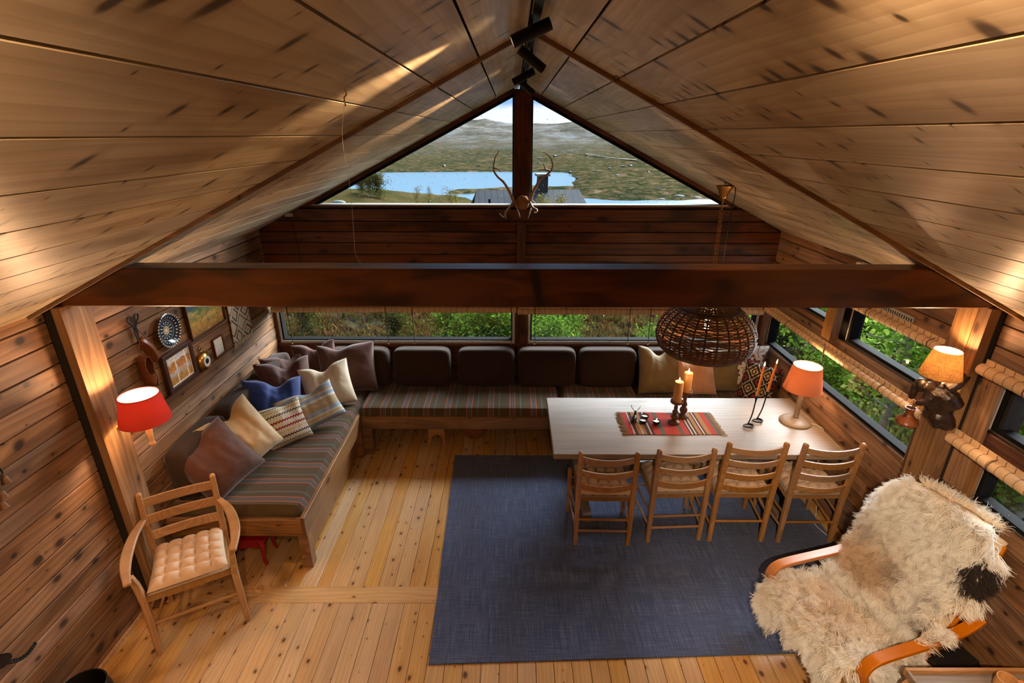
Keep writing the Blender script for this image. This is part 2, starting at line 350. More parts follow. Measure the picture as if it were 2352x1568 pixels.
M['candle'] = plain('ivory_wax', C(232, 176, 108), 0.45, Subsurface_Weight=0.25, Subsurface_Radius=(0.05, 0.02, 0.01))
M['candle2'] = plain('amber_wax', C(206, 128, 52), 0.4, Subsurface_Weight=0.25, Subsurface_Radius=(0.03, 0.012, 0.005))
M['flame'] = emit('candle_flame', (1.0, 0.72, 0.36, 1), 26)
M['bulb'] = emit('lamp_bulb', (1.0, 0.74, 0.42, 1), 30)
M['bellmetal'] = plain('rusty_bell', C(112, 80, 54), 0.55, 0.5, noise=0.5, nscale=40)
M['ceramic'] = plain('dark_glaze', C(26, 34, 46), 0.2)
M['wax'] = plain('pale_wax', C(212, 222, 230), 0.3)
M['rush'] = None
def rush_mat():
    s = N('woven_rush'); v = s.obj((1, 1, 1), False); x = s.xyz(v)
    w = s.n('TexWave', {'Vector': v, 'Scale': 46, 'Distortion': 1.6, 'Detail': 2, 'Detail Scale': 6}, wave_type='BANDS', bands_direction='X').outputs[1]
    nf = s.noise(v, 140, 3); c = s.mix(s.rng(s.math('ADD', w, nf), 0.3, 1.3), C(92, 58, 28), C(188, 138, 78))
    s.bsdf(c, 0.75, s.bump(s.math('ADD', w, nf), 0.8, 0.004), Specular_IOR_Level=0.25); return s.m
M['rush'] = rush_mat()
def rug_mat():
    s = N('blue_grey_woven_rug'); v = s.obj((1, 1, 1), False); x = s.xyz(v)
    a = s.noise(s.sc(v, (150, 4, 1)), 1, 3, 0.7); b = s.noise(s.sc(v, (5, 170, 1)), 1, 3, 0.7); big = s.noise(s.sc(v, (3.0, 0.7, 1)), 1, 3)
    w = s.math('MULTIPLY', s.math('SINE', s.math('MULTIPLY', x[0], 620)), s.math('SINE', s.math('MULTIPLY', x[1], 620)))
    f = s.math('ADD', s.math('MULTIPLY', a, 0.6), s.math('MULTIPLY', b, 0.5)); f = s.math('ADD', f, s.math('MULTIPLY', w, 0.1))
    c = s.ramp(s.rng(f, 0.3, 0.85, 0, 1, False), [(0.0, C(34, 40, 60)), (0.5, C(70, 82, 114)), (1.0, C(134, 142, 164))])
    c = s.mix(s.math('MULTIPLY', s.rng(big, 0.4, 0.7), 0.35), c, C(70, 66, 76))
    s.bsdf(c, 0.95, s.bump(f, 0.6, 0.006), Sheen_Weight=0.25, Specular_IOR_Level=0.1); return s.m
M['rug'] = rug_mat()
OL, RU, BL, GY, DK = C(84, 68, 46), C(176, 84, 52), C(104, 116, 124), C(112, 98, 94), C(58, 46, 36)
BAND = [(0.0, OL), (0.30, RU), (0.335, GY), (0.36, DK), (0.38, BL), (0.40, DK), (0.425, GY), (0.45, DK), (0.47, BL), (0.49, DK), (0.515, GY), (0.54, RU), (0.575, OL), (0.80, BL), (0.815, OL), (0.835, BL), (0.85, OL)]
M['seatfar'] = stripes('striped_wool_across', BAND, 0.21, 0)
M['seatleft'] = stripes('striped_wool_along', BAND, 0.21, 1)
M['backcush'] = fabric('dark_brown_wool', C(52, 36, 26), C(36, 24, 17), weave=700, sheen=0.08, wrinkle=0.15)
M['brownvel'] = fabric('brown_velvet', C(82, 50, 40), C(50, 29, 23), sheen=0.25, rough=0.75)
M['beigevel'] = fabric('beige_velvet', C(188, 156, 114), C(146, 112, 74), sheen=0.3, rough=0.6)
M['navyvel'] = fabric('navy_velvet', C(30, 52, 116), C(13, 22, 56), sheen=0.25, rough=0.7)
M['cream'] = fabric('cream_linen', C(206, 190, 166), C(180, 160, 134), sheen=0.2)
M['olivevel'] = fabric('olive_velvet', C(126, 104, 62), C(84, 66, 36), sheen=0.3, rough=0.7)
M['peachvel'] = fabric('peach_velvet', C(206, 150, 104), C(168, 108, 66), sheen=0.6, rough=0.75)
M['tuft'] = fabric('tufted_taupe_velvet', C(206, 176, 148), C(166, 134, 108), sheen=0.3, wrinkle=0.3)
M['canvas'] = fabric('pale_canvas', C(208, 188, 162), C(186, 164, 138), sheen=0.1, wrinkle=0.2)
W_, R_, K_, B_, T_ = C(214, 204, 186), C(150, 28, 36), C(56, 40, 34), C(150, 166, 186), C(176, 152, 120)
M['nordicred'] = stripes('red_nordic_weave', [(0.0, W_), (0.10, R_), (0.15, W_), (0.30, K_), (0.335, W_), (0.42, C(200, 170, 120)), (0.46, W_), (0.52, C(96, 110, 84)), (0.55, W_), (0.66, K_), (0.70, W_), (0.80, C(210, 180, 130)), (0.84, W_), (0.92, R_), (0.97, W_)], 0.30, 1, zig=(0.012, 3.6), noise=0.2)
M['nordicblue'] = stripes('blue_nordic_weave', [(0.0, T_), (0.08, W_), (0.12, B_), (0.2, W_), (0.23, T_), (0.27, B_), (0.36, W_), (0.40, C(120, 84, 58)), (0.415, W_), (0.43, K_), (0.46, W_), (0.49, K_), (0.52, W_), (0.54, C(120, 84, 58)), (0.555, T_), (0.60, B_), (0.68, W_), (0.72, C(200, 176, 128)), (0.76, W_), (0.8, B_), (0.88, T_)], 0.42, 1, zig=(0.010, 2.6), noise=0.25)
def floral_mat():
    s = N('floral_needlework'); v = s.obj((1, 1, 1), False); x = s.xyz(v)
    vo = s.n('TexVoronoi', {'Vector': v, 'Scale': 7.5, 'Randomness': 0.75}, voronoi_dimensions='2D'); d = vo.outputs['Distance']
    px = s.n('VectorMath', {0: v, 1: s.n('VectorMath', {0: vo.outputs['Position'], 'Scale': 1 / 7.5}, operation='SCALE').outputs[0]}, operation='SUBTRACT').outputs[0]
    q = s.xyz(vo.outputs['Position']); dx = s.math('SUBTRACT', x[0], s.math('DIVIDE', q[0], 1)); dy = s.math('SUBTRACT', x[1], q[1])
    ang = s.math('ARCTAN2', dy, dx); pet = s.math('MULTIPLY_ADD', s.math('SINE', s.math('MULTIPLY', ang, 6)), 0.09, 0.0)
    dd = s.math('ADD', d, pet)
    c = s.ramp(dd, [(0.0, C(206, 160, 84)), (0.07, C(120, 28, 40)), (0.16, C(196, 78, 52)), (0.24, C(40, 34, 30)), (0.28, C(96, 104, 66)), (0.33, C(40, 32, 30)), (0.36, C(222, 210, 192)), (0.62, C(200, 190, 176)), (0.66, C(60, 46, 40)), (0.70, C(214, 200, 180))], 'CONSTANT')
    st = s.math('MULTIPLY', s.math('SINE', s.math('MULTIPLY', x[0], 1200)), s.math('SINE', s.math('MULTIPLY', x[1], 1200)))
    c = s.mix(s.math('MULTIPLY', s.noise(v, 300, 2), 0.3), c, C(60, 44, 36)); s.bsdf(c, 0.9, s.bump(st, 0.3, 0.003)); return s.m
M['floral'] = floral_mat()
def diamond_mat():
    s = N('dark_diamond_weave'); v = s.obj((1, 1, 1), False); x = s.xyz(v)
    st = 0.008; qx = s.math('SNAP', x[0], st); qy = s.math('SNAP', x[1], st)
    a = s.math('PINGPONG', s.math('ADD', qx, 5.0), 0.065); b = s.math('PINGPONG', s.math('ADD', qy, 5.0), 0.085); t = s.math('ADD', s.math('MULTIPLY', a, 1.3), b)
    c = s.ramp(s.math('DIVIDE', t, 0.17), [(0.0, C(206, 176, 120)), (0.1, C(36, 22, 20)), (0.22, C(206, 176, 120)), (0.3, C(36, 22, 20)), (0.5, C(214, 190, 150)), (0.56, C(36, 22, 20)), (0.78, C(150, 30, 44)), (0.88, C(36, 22, 20))], 'CONSTANT')
    c = s.mix(s.math('MULTIPLY', s.noise(v, 260, 2), 0.35), c, C(20, 12, 10)); s.bsdf(c, 0.92, s.bump(s.noise(v, 200, 2), 0.4, 0.003)); return s.m
M['diamond'] = diamond_mat()
RD, GG, BR, GD = C(190, 62, 50), C(104, 98, 78), C(78, 38, 32), C(176, 128, 72)
M['runner'] = stripes('striped_kilim', [(0.0, RD), (0.07, GG), (0.11, RD), (0.17, BR), (0.185, W_), (0.2, BR), (0.225, W_), (0.24, BR), (0.26, GD), (0.30, BR), (0.315, W_), (0.33, BR), (0.35, GD), (0.40, RD), (0.46, GG), (0.51, RD), (0.57, W_), (0.585, BR), (0.62, GD), (0.66, W_), (0.675, GD), (0.71, BR), (0.75, W_), (0.765, BR), (0.79, RD), (0.86, GG), (0.91, RD)], 0.76, 0, noise=0.3)
M['redshade'] = shade_mat('red_lamp_shade', C(158, 50, 46), 0.10)
M['peachshade'] = shade_mat('terracotta_lamp_shade', C(188, 116, 84), 0.16)
M['linenshade'] = shade_mat('linen_lamp_shade', C(190, 146, 94), 0.34, 0.8)
M['shadein'] = shade_mat('white_shade_lining', C(244, 226, 190), 0.45)
def picture(name, kind):
    s = N(name); v = s.obj((1, 1, 1), False); x = s.xyz(v); n1 = s.noise(v, 9, 5, 0.6, 0.8); n2 = s.noise(v, 34, 4, 0.7, 1.0); n3 = s.noise(s.sc(v, (4, 14, 1)), 1, 4, 0.6, 1)
    y = s.math('ADD', x[1], s.math('MULTIPLY_ADD', n1, 0.09, -0.045))
    if kind == 'moor':
        c = s.ramp(s.math('MULTIPLY_ADD', y, 2.4, 0.5), [(0.0, C(120, 74, 34)), (0.25, C(176, 128, 58)), (0.42, C(150, 132, 66)), (0.56, C(90, 116, 62)), (0.66, C(40, 74, 92)), (0.8, C(46, 84, 134)), (1.0, C(150, 170, 186))])
        c = s.mix(s.rng(n2, 0.48, 0.6, 0, 0.75), c, C(74, 86, 44)); c = s.mix(s.rng(n3, 0.5, 0.62, 0, 0.7), c, C(196, 158, 88)); c = s.mix(s.rng(s.noise(v, 60, 3), 0.55, 0.66, 0, 0.6), c, C(56, 84, 104))
    elif kind == 'birch':
        c = s.ramp(s.math('MULTIPLY_ADD', y, 3.2, 0.5), [(0.0, C(150, 88, 44)), (0.3, C(170, 128, 68)), (0.42, C(176, 196, 214)), (0.52, C(190, 112, 52)), (0.66, C(150, 96, 60)), (0.7, C(206, 210, 214)), (1.0, C(160, 184, 206))])
        c = s.mix(s.rng(n2, 0.48, 0.6, 0, 0.85), c, C(206, 140, 48)); c = s.mix(s.rng(s.noise(v, 55, 3), 0.56, 0.66, 0, 0.7), c, C(90, 104, 92)); tr = s.math('LESS_THAN', s.math('PINGPONG', s.math('ADD', x[0], s.math('MULTIPLY', n1, 0.06)), 0.06), 0.0045)
        c = s.mix(s.math('MULTIPLY', tr, 0.9), c, C(232, 226, 214))
    else:
        c = s.ramp(s.math('MULTIPLY_ADD', y, 5, 0.5), [(0.0, C(150, 146, 136)), (0.3, C(206, 204, 192)), (1.0, C(226, 222, 208))]); c = s.mix(s.rng(n1, 0.52, 0.62, 0, 0.7), c, C(92, 140, 138)); c = s.mix(s.rng(n2, 0.62, 0.7, 0, 0.8), c, C(60, 70, 66))
    s.bsdf(c, 0.5, s.bump(n2, 0.2, 0.002)); return s.m
M['pic_moor'], M['pic_birch'], M['pic_small'] = picture('moor_landscape_paint', 'moor'), picture('birch_autumn_paint', 'birch'), picture('pale_sketch', 'small')
M['picframe'] = plain('dark_picture_frame', C(64, 38, 26), 0.35, noise=0.3, nscale=30)
M['redframe'] = plain('mahogany_frame', C(96, 38, 26), 0.35, noise=0.3, nscale=30)
def plate_mat():
    s = N('blue_folk_plate'); v = s.obj((1, 1, 1), False); x = s.xyz(v); r = s.math('SQRT', s.math('ADD', s.math('MULTIPLY', x[0], x[0]), s.math('MULTIPLY', x[1], x[1])))
    a = s.math('ARCTAN2', x[1], x[0])
    def dots(R, n, w, cut=0.55):
        rr = s.rng(s.math('ABSOLUTE', s.math('SUBTRACT', r, R)), w, w * 0.5); return s.math('MULTIPLY', rr, s.rng(s.math('COSINE', s.math('MULTIPLY', a, n)), cut, cut + 0.2))
    m = dots(0.118, 34, 0.008, 0.1); 
    for q in (dots(0.092, 24, 0.006), dots(0.056, 14, 0.007), dots(0.040, 12, 0.005), s.rng(s.math('ABSOLUTE', s.math('SUBTRACT', r, 0.026)), 0.004, 0.002), s.math('MULTIPLY', s.rng(r, 0.02, 0.015), 0.7), s.math('MULTIPLY', s.rng(s.math('ABSOLUTE', s.math('SUBTRACT', r, 0.075)), 0.003, 0.001), 0.3)): m = s.math('MAXIMUM', m, q)
    c = s.mix(m, C(22, 40, 66), C(226, 204, 168)); s.bsdf(c, 0.15); return s.m
M['plate'] = plate_mat()
def tapestry_mat():
    s = N('wool_wall_hanging'); v = s.obj((1, 1, 1), False); st = 0.012; q = s.xyz(v); qx = s.math('SNAP', q[0], st); qy = s.math('SNAP', q[1], st)
    a = s.math('PINGPONG', s.math('ADD', qx, 5.0), 0.085); b = s.math('PINGPONG', s.math('ADD', qy, 5.02), 0.10)
    t = s.math('DIVIDE', s.math('ADD', a, b), 0.185); c = s.ramp(t, [(0.0, C(206, 140, 70)), (0.08, C(206, 192, 170)), (0.25, C(62, 52, 46)), (0.36, C(206, 192, 170)), (0.55, C(62, 52, 46)), (0.62, C(206, 192, 170))], 'CONSTANT')
    c = s.mix(s.math('MULTIPLY', s.noise(v, 160, 3), 0.3), c, C(110, 92, 78)); s.bsdf(c, 0.95, s.bump(s.noise(v, 200, 2), 0.4, 0.003)); return s.m
M['tapestry'] = tapestry_mat()
M['fringe'] = plain('cream_fringe', C(212, 198, 172), 0.9, noise=0.3, nscale=90)
M['jutefringe'] = plain('jute_fringe', C(168, 148, 122), 0.9, noise=0.3, nscale=90)
# outdoors
def leaf_mat(name, a, b, c, trans=0.35):
    s = N(name); g = s.n('NewGeometry').outputs['Random Per Island']; col = s.ramp(g, [(0.0, a), (0.5, b), (1.0, c)])
    d = s.n('BsdfDiffuse', {0: col}); t = s.n('BsdfTranslucent', {0: col}); mx = s.n('MixShader', {0: trans, 1: d.outputs[0], 2: t.outputs[0]}); return s.fin(mx)
M['leaf'] = leaf_mat('green_leaves', C(84, 124, 34), C(126, 162, 54), C(182, 196, 98), 0.5)
M['leafdark'] = leaf_mat('deep_green_leaves', C(50, 80, 22), C(78, 110, 34), C(118, 138, 56), 0.4)
M['leafolive'] = leaf_mat('olive_leaves', C(42, 48, 18), C(66, 70, 28), C(96, 90, 42))
M['leafyellow'] = leaf_mat('yellowing_leaves', C(70, 72, 26), C(108, 100, 38), C(150, 128, 54))
M['heather'] = leaf_mat('heath_sprigs', C(64, 64, 28), C(92, 82, 40), C(116, 68, 42), 0.2)
M['grassblade'] = leaf_mat('grass_blades', C(66, 92, 26), C(102, 118, 42), C(140, 134, 68), 0.4)
M['birchbark'] = plain('birch_bark', C(178, 162, 142), 0.7, noise=0.6, nscale=9, col2=C(42, 32, 26), bump=0.3)
M['twig'] = plain('grey_twig', C(64, 52, 42), 0.8, noise=0.3)
M['slate'] = stripes('grey_roof_boards', [(0, C(62, 64, 70)), (0.88, C(26, 26, 30))], 0.35, 0, rough=0.6, noise=0.3)
M['cabinwall'] = plain('weathered_cabin_wall', C(92, 66, 48), 0.8, noise=0.3)
M['chimney'] = plain('brick_chimney', C(56, 46, 42), 0.8, noise=0.4)
M['rock'] = plain('pale_rock', C(112, 111, 106), 0.9, noise=0.5, nscale=2, col2=C(84, 82, 74))
def terrain_mat():
    s = N('heath_and_hills'); p = s.n('NewGeometry').outputs['Position']; z = s.xyz(p)[2]; y = s.xyz(p)[1]
    n1 = s.noise(p, 0.02, 6, 0.65); n2 = s.noise(p, 0.11, 6, 0.7); n3 = s.noise(p, 1.3, 5, 0.7); n4 = s.noise(p, 9, 4, 0.7); n5 = s.noise(p, 0.006, 5, 0.6)
    c = s.ramp(n2, [(0.3, C(27, 33, 20)), (0.45, C(48, 49, 30)), (0.54, C(74, 62, 42)), (0.68, C(92, 70, 50))])
    near = s.ramp(s.math('ADD', s.math('MULTIPLY', n3, 0.6), s.math('MULTIPLY', n4, 0.4)), [(0.3, C(32, 31, 15)), (0.45, C(54, 50, 25)), (0.56, C(74, 60, 32)), (0.68, C(82, 50, 32))])
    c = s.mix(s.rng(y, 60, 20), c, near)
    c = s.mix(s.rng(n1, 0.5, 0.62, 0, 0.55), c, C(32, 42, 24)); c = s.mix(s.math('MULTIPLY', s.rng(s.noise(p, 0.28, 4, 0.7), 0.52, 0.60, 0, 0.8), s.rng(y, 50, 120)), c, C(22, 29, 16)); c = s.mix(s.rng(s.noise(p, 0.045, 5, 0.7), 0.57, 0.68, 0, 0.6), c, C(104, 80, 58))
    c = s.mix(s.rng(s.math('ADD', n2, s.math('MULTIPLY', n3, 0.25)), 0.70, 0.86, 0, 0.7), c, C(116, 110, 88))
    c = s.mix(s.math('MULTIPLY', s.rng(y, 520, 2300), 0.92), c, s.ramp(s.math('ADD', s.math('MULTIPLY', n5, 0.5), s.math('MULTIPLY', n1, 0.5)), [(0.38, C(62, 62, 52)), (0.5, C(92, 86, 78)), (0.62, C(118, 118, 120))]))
    s.bsdf(c, 1.0, None, Specular_IOR_Level=0.0); return s.m
M['terrain'] = terrain_mat()
def water_mat():
    s = N('lake_water'); p = s.n('NewGeometry').outputs['Position']; n = s.noise(p, 0.5, 4, 0.6)
    s.bsdf(C(96, 118, 126), 0.12, s.bump(n, 0.15, 0.3), Specular_IOR_Level=0.6); return s.m
M['water'] = water_mat()
M['road'] = plain('gravel_track', C(176, 160, 138), 1.0, noise=0.2, nscale=0.2)
# ---------------------------------------------------------------- structure
def plank(parent, p0, p1, wdir, W, T, mat, cut0=(0, 0), cut1=(0, 0), ch=0.004, name='plank', gap=0.0):
    """board whose visible face runs p0 -> p1; width along wdir, body behind the face; cut = lengthwise shift of the two corners of an end"""
    W -= gap; p0, p1, Y = Vector(p0), Vector(p1), Vector(wdir).normalized(); X = (p1 - p0).normalized(); Z = X.cross(Y); L = (p1 - p0).length / 2; h = W / 2
    def end(sx, cut):
        f = lambda y: sx * L + (cut[0] + (cut[1] - cut[0]) * (y + h) / W)
        return [(f(-h), -h, -T), (f(-h), -h, -ch), (f(-h + ch), -h + ch, 0), (f(h - ch), h - ch, 0), (f(h), h, -ch), (f(h), h, -T)]
    a, b = end(-1, cut0), end(1, cut1)
    bb = B().add(a + b, [(0, 1, 2, 3, 4, 5)[::-1], (6, 7, 8, 9, 10, 11)] + [(i, (i + 1) % 6, 6 + (i + 1) % 6, 6 + i) for i in range(6)])
    o = link(name, bb.mesh(name), mat, parent); o.matrix_world = frame((p0 + p1) / 2, X, Y, Z); return o
def struct(name, bb, mat, label): return tag(bb.obj(name, mat), label, kind='structure')

# floor: two runs of pine boards and a cross board
floor = struct('floor', B().box((XC, (YB + YF) / 2, -0.075), (XR - XL + 0.3, YF - YB + 0.3, 0.09)), M['backing'], 'honey coloured pine board floor with dark knots')
x = XL - 0.02; k = 0
while x < XR:
    w = 0.1105
    plank(floor, (x + w / 2, 2.772, 0), (x + w / 2, YF, 0), (-1, 0, 0), w - 0.003, 0.028, M['floor'], ch=0.0015)
    plank(floor, (x + w / 2 - 0.006, YB, 0), (x + w / 2 - 0.006, 2.629, 0), (-1, 0, 0), w - 0.003, 0.028, M['floor'], ch=0.0015)
    x += w
plank(floor, (XL, 2.7005, 0.002), (XR, 2.7005, 0.002), (0, 1, 0), 0.142, 0.03, M['floor'], ch=0.0015)

# left wall
wl_ = struct('wall_left', B().box((XL - 0.085, (YB + YF) / 2, 1.1), (0.12, YF - YB + 0.2, 2.3)), M['backing'], 'grey brown horizontal board wall hung with pictures')
z = 0.0; P = 0.118; z0 = 1.831 - 15 * P - 0.0
zz = [0.0] + [1.831 - k * P for k in range(15, -1, -1)] + [1.949, 2.067, 2.16]
zz = [v for i, v in enumerate(zz) if i == 0 or v - zz[i - 1] > 0.02]
for a, b in zip(zz, zz[1:]):
    W = b - a; c = (a + b) / 2
    plank(wl_, (XL, 2.782, c), (XL, YF, c), (0, 0, 1), W, 0.022, M['wall'], gap=0.009, ch=0.002)
    c2 = c + 0.012 if a > 0 else c
    plank(wl_, (XL, YB, c), (XL, 2.58, c), (0, 0, 1), W, 0.022, M['wall'], gap=0.009, ch=0.002)
base = tag(B().obj('baseboard_left', M['post']), 'narrow pale skirting strip along the grey brown board wall', kind='structure')
base.data = B().box((XL + 0.008, 0.45, 0.014), (0.016, 4.2, 0.028)).mesh('baseboard_left'); base.data.materials.append(M['floor'])
post_l = tag(empty('wall_post'), 'broad vertical timber post on the wall with the red lamp', kind='structure')
plank(post_l, (XL + 0.035, 2.682, 0), (XL + 0.035, 2.682, 2.143), (0, 1, 0), 0.196, 0.06, M['post'])
plank(post_l, (XL + 0.006, 2.58, 0), (XL + 0.006, 2.58, 2.15), (0, 1, 0), 0.012, 0.04, M['backing'], name='joint_strip')
plank(post_l, (XL + 0.006, 2.784, 0), (XL + 0.006, 2.784, 2.15), (0, 1, 0), 0.012, 0.04, M['backing'], name='joint_strip')
plank(post_l, (XL + 0.04, 2.735, 0.0), (XL + 0.04, 2.735, 1.27), (0, 1, 0), 0.07, 0.02, M['post'], name='cover_strip')

# right wall with its windows
def yplank(y0, y1, za, zb, mat=None, dx=0.0, par=None, T=0.022): return plank(par or wr_, (XR - dx, y1, (za + zb) / 2), (XR - dx, y0, (za + zb) / 2), (0, 0, 1), zb - za, T, mat or M['wall'], gap=0.008, ch=0.002)
def zplank(ya, yb, z0_, z1_, mat=None, dx=0.0, par=None, T=0.022): return plank(par or wr_, (XR - dx, (ya + yb) / 2, z0_), (XR - dx, (ya + yb) / 2, z1_), (0, -1, 0), yb - ya, T, mat or M['wall'])
bb = B(); xo = XR + 0.072
for (ya, yb, za, zb) in [(2.60, 5.2, -0.1, 0.98), (2.60, 2.86, 0.98, 2.2), (2.86, 5.2, 1.41, 1.47), (4.99, 5.2, 0.98, 2.2), (3.80, 4.02, 1.47, 1.83), (2.60, 5.2, 1.83, 2.2), (4.02, 5.0, 1.47, 1.53),
                         (YB, 2.60, -0.1, 1.07), (2.42, 2.60, 1.07, 2.2), (1.2, 2.42, 1.39, 1.48), (YB, 2.60, 1.83, 2.2), (YB, 1.2, 1.07, 2.2), (2.48, 2.60, 1.4, 2.2)]:
    bb.box((xo + 0.0, (ya + yb) / 2, (za + zb) / 2), (0.1, yb - ya, zb - za))
wr_ = struct('wall_right', bb, M['backing'], 'grey brown horizontal board wall with long strip windows')
zz = [0, 0.115, 0.233, 0.351, 0.469, 0.587, 0.705, 0.823, 0.955]
for a, b in zip(zz, zz[1:]): yplank(2.80, YF, a, b); yplank(YB, 2.60, a + 0.0, b)
yplank(YB, 2.60, 0.955, 1.07)
plank(wr_, (XR - 0.012, YF, 0.972), (XR - 0.012, 2.86, 0.972), (0, 0, 1), 0.036, 0.04, M['wall'], name='sill_strip')
yplank(2.86, YF, 1.40, 1.485, M['wall'], 0.012)
yplank(4.0, YF, 1.485, 1.54, M['wall'])
zz = [1.82, 1.94, 2.06, 2.16]
for a, b in zip(zz, zz[1:]): yplank(2.80, YF, a, b); yplank(YB, 2.60, a, b)
zplank(4.965, YF, 0.955, 1.40); zplank(4.965, YF, 1.54, 1.82)
zplank(3.80, 3.915, 1.485, 1.82, M['post'], 0.05, T=0.07); zplank(3.915, 4.02, 1.485, 1.82, M['wall'])
zplank(2.835, 2.895, 0.955, 1.42, M['bench'], 0.006); zplank(2.80, 2.835, 0.955, 1.82); zplank(2.835, 2.935, 1.485, 1.82)
zplank(2.40, 2.455, 1.0, 1.40, M['bench']); zplank(2.455, 2.52, 1.07, 1.82, M['bench'], 0.008); zplank(2.52, 2.60, 1.07, 1.82, M['bench'])
yplank(YB, 2.46, 1.39, 1.485, M['stain'], 0.012)
yplank(YB, 1.25, 1.07, 1.2); yplank(YB, 1.25, 1.2, 1.3); yplank(YB, 1.25, 1.3, 1.39); yplank(YB, 1.25, 1.485, 1.6); yplank(YB, 1.25, 1.6, 1.72); yplank(YB, 1.25, 1.72, 1.82)
post_r = tag(empty('wall_post'), 'broad vertical timber post on the wall carrying the carved figure lamp', kind='structure')
plank(post_r, (XR - 0.035, 2.735, 0), (XR - 0.035, 2.735, 2.143), (0, -1, 0), 0.128, 0.06, M['post'])
plank(post_r, (XR - 0.030, 2.635, 0), (XR - 0.030, 2.635, 2.143), (0, -1, 0), 0.07, 0.06, M['post'])
plank(post_r, (XR - 0.016, 2.67, 0), (XR - 0.016, 2.67, 1.3), (0, -1, 0), 0.014, 0.03, M['backing'], name='joint_strip')
for yy in (2.80, 2.60): plank(post_r, (XR - 0.006, yy, 0), (XR - 0.006, yy, 2.15), (0, -1, 0), 0.012, 0.03, M['backing'], name='joint_strip')
br = B().box((XR - 0.012, 1.9, 0.03), (0.024, 6.3, 0.06)).obj('baseboard_right', M['floor']); tag(br, 'pale pine skirting board under the strip windows', kind='structure')

def side_window(name, y0, y1, za, zb, label, f=0.035):
    w = tag(empty(name), label, kind='structure'); xm = XR + 0.045; d = 0.075
    B().box((xm, (y0 + y1) / 2, za + f / 2), (d, y1 - y0, f)).obj('frame_rail', M['darkframe'], w, bevel=0.003)
    B().box((xm, (y0 + y1) / 2, zb - f / 2), (d, y1 - y0, f)).obj('frame_rail', M['darkframe'], w, bevel=0.003)
    B().box((xm, y0 + f / 2, (za + zb) / 2), (d, f, zb - za - 2 * f)).obj('frame_stile', M['darkframe'], w, bevel=0.003)
    B().box((xm, y1 - f / 2, (za + zb) / 2), (d, f, zb - za - 2 * f)).obj('frame_stile', M['darkframe'], w, bevel=0.003)
    B().box((XR + 0.012, (y0 + y1) / 2, za + 0.006), (0.014, y1 - y0, 0.012)).obj('glazing_bead', M['steel'], w, bevel=0.002)
    B().box((XR + 0.012, y1 - 0.006, (za + zb) / 2), (0.014, 0.012, zb - za)).obj('glazing_bead', M['winframe'], w, bevel=0.002)
    B().box((XR + 0.052, (y0 + y1) / 2, (za + zb) / 2), (0.006, y1 - y0 - 2 * f + 0.01, zb - za - 2 * f + 0.01)).obj('pane', M['pane'], w)
    return w
side_window('window_1', 2.875, 4.975, 0.985, 1.415, 'long low strip window beside the dining table')
side_window('window_2', 2.935, 3.80, 1.485, 1.835, 'upper window between the carved lamp post and the short timber stud')
side_window('window_3', 4.02, 4.97, 1.54, 1.835, 'upper window between the short timber stud and the far corner')
side_window('window_4', 1.2, 2.42, 1.07, 1.40, 'low window behind the sheepskin armchair')
side_window('window_5', 1.2, 2.475, 1.485, 1.835, 'upper window above the sheepskin armchair')

# far wall
bb = B()
for (xa, xb, za, zb) in [(XL - 0.1, XR + 0.1, -0.1, 0.93), (XL - 0.1, XL + 0.03, 0.93, 1.8), (XR - 0.06, XR + 0.1, 0.93, 1.8), (0.03, 0.165, 0.93, 1.8)]:
    bb.box(((xa + xb) / 2, YF + 0.085, (za + zb) / 2), (xb - xa, 0.12, zb - za))
def cutx(zq): return (XC - (ZR - zq) / SLOPE, XC + (ZR - zq) / SLOPE)
bb.add([(XL, YF + 0.03, 1.76), (XR, YF + 0.03, 1.76), (XR, YF + 0.03, ZE), (cutx(2.35)[1], YF + 0.03, 2.35), (cutx(2.35)[0], YF + 0.03, 2.35), (XL, YF + 0.03, ZE),
        (XL, YF + 0.13, 1.76), (XR, YF + 0.13, 1.76), (XR, YF + 0.13, ZE), (cutx(2.35)[1], YF + 0.13, 2.35), (cutx(2.35)[0], YF + 0.13, 2.35), (XL, YF + 0.13, ZE)],
       [(0, 1, 2, 3, 4, 5), (11, 10, 9, 8, 7, 6)] + [(i, (i + 1) % 6, 6 + (i + 1) % 6, 6 + i) for i in range(6)])
wf_ = struct('wall_far', bb, M['backing'], 'dark red brown stained board wall between the low windows and the gable glass')
def xplank(xa, xb, za, zb, mat=None, dy=0.0, T=0.022, roofcut=False, name='plank'):
    c0 = c1 = (0, 0)
    if roofcut:
        l0, l1 = cutx(za), cutx(zb); c0 = (max(0, l0[0] - xa), max(0, l1[0] - xa)); c1 = (min(0, l0[1] - xb), min(0, l1[1] - xb))
    return plank(wf_, (xa, YF - dy, (za + zb) / 2), (xb, YF - dy, (za + zb) / 2), (0, 0, 1), zb - za, T, mat or M['stain'], c0, c1, name=name, gap=0.006)
for a, b in [(0, 0.12), (0.12, 0.24), (0.24, 0.36), (0.36, 0.48), (0.48, 0.6), (0.6, 0.72), (0.72, 0.82)]: xplank(XL, XR, a, b)
xplank(XL, 0.03, 0.82, 0.93); xplank(0.165, XR, 0.82, 0.93)
for a, b in [(1.78, 1.886), (1.886, 2.003), (2.003, 2.11)]: xplank(XL, 0.049, a, b, roofcut=True); xplank(0.134, XR, a, b, roofcut=True)
xplank(XL, 0.049, 2.11, 2.215, roofcut=True); xplank(0.134, XR, 2.11, 2.215, roofcut=True)
xplank(XL, XR, 2.219, 2.335, M['stain'], 0.035, 0.06, True)
xplank(XL, XR, 2.337, 2.36, M['stain'], 0.02, 0.06, True, 'sill_strip')
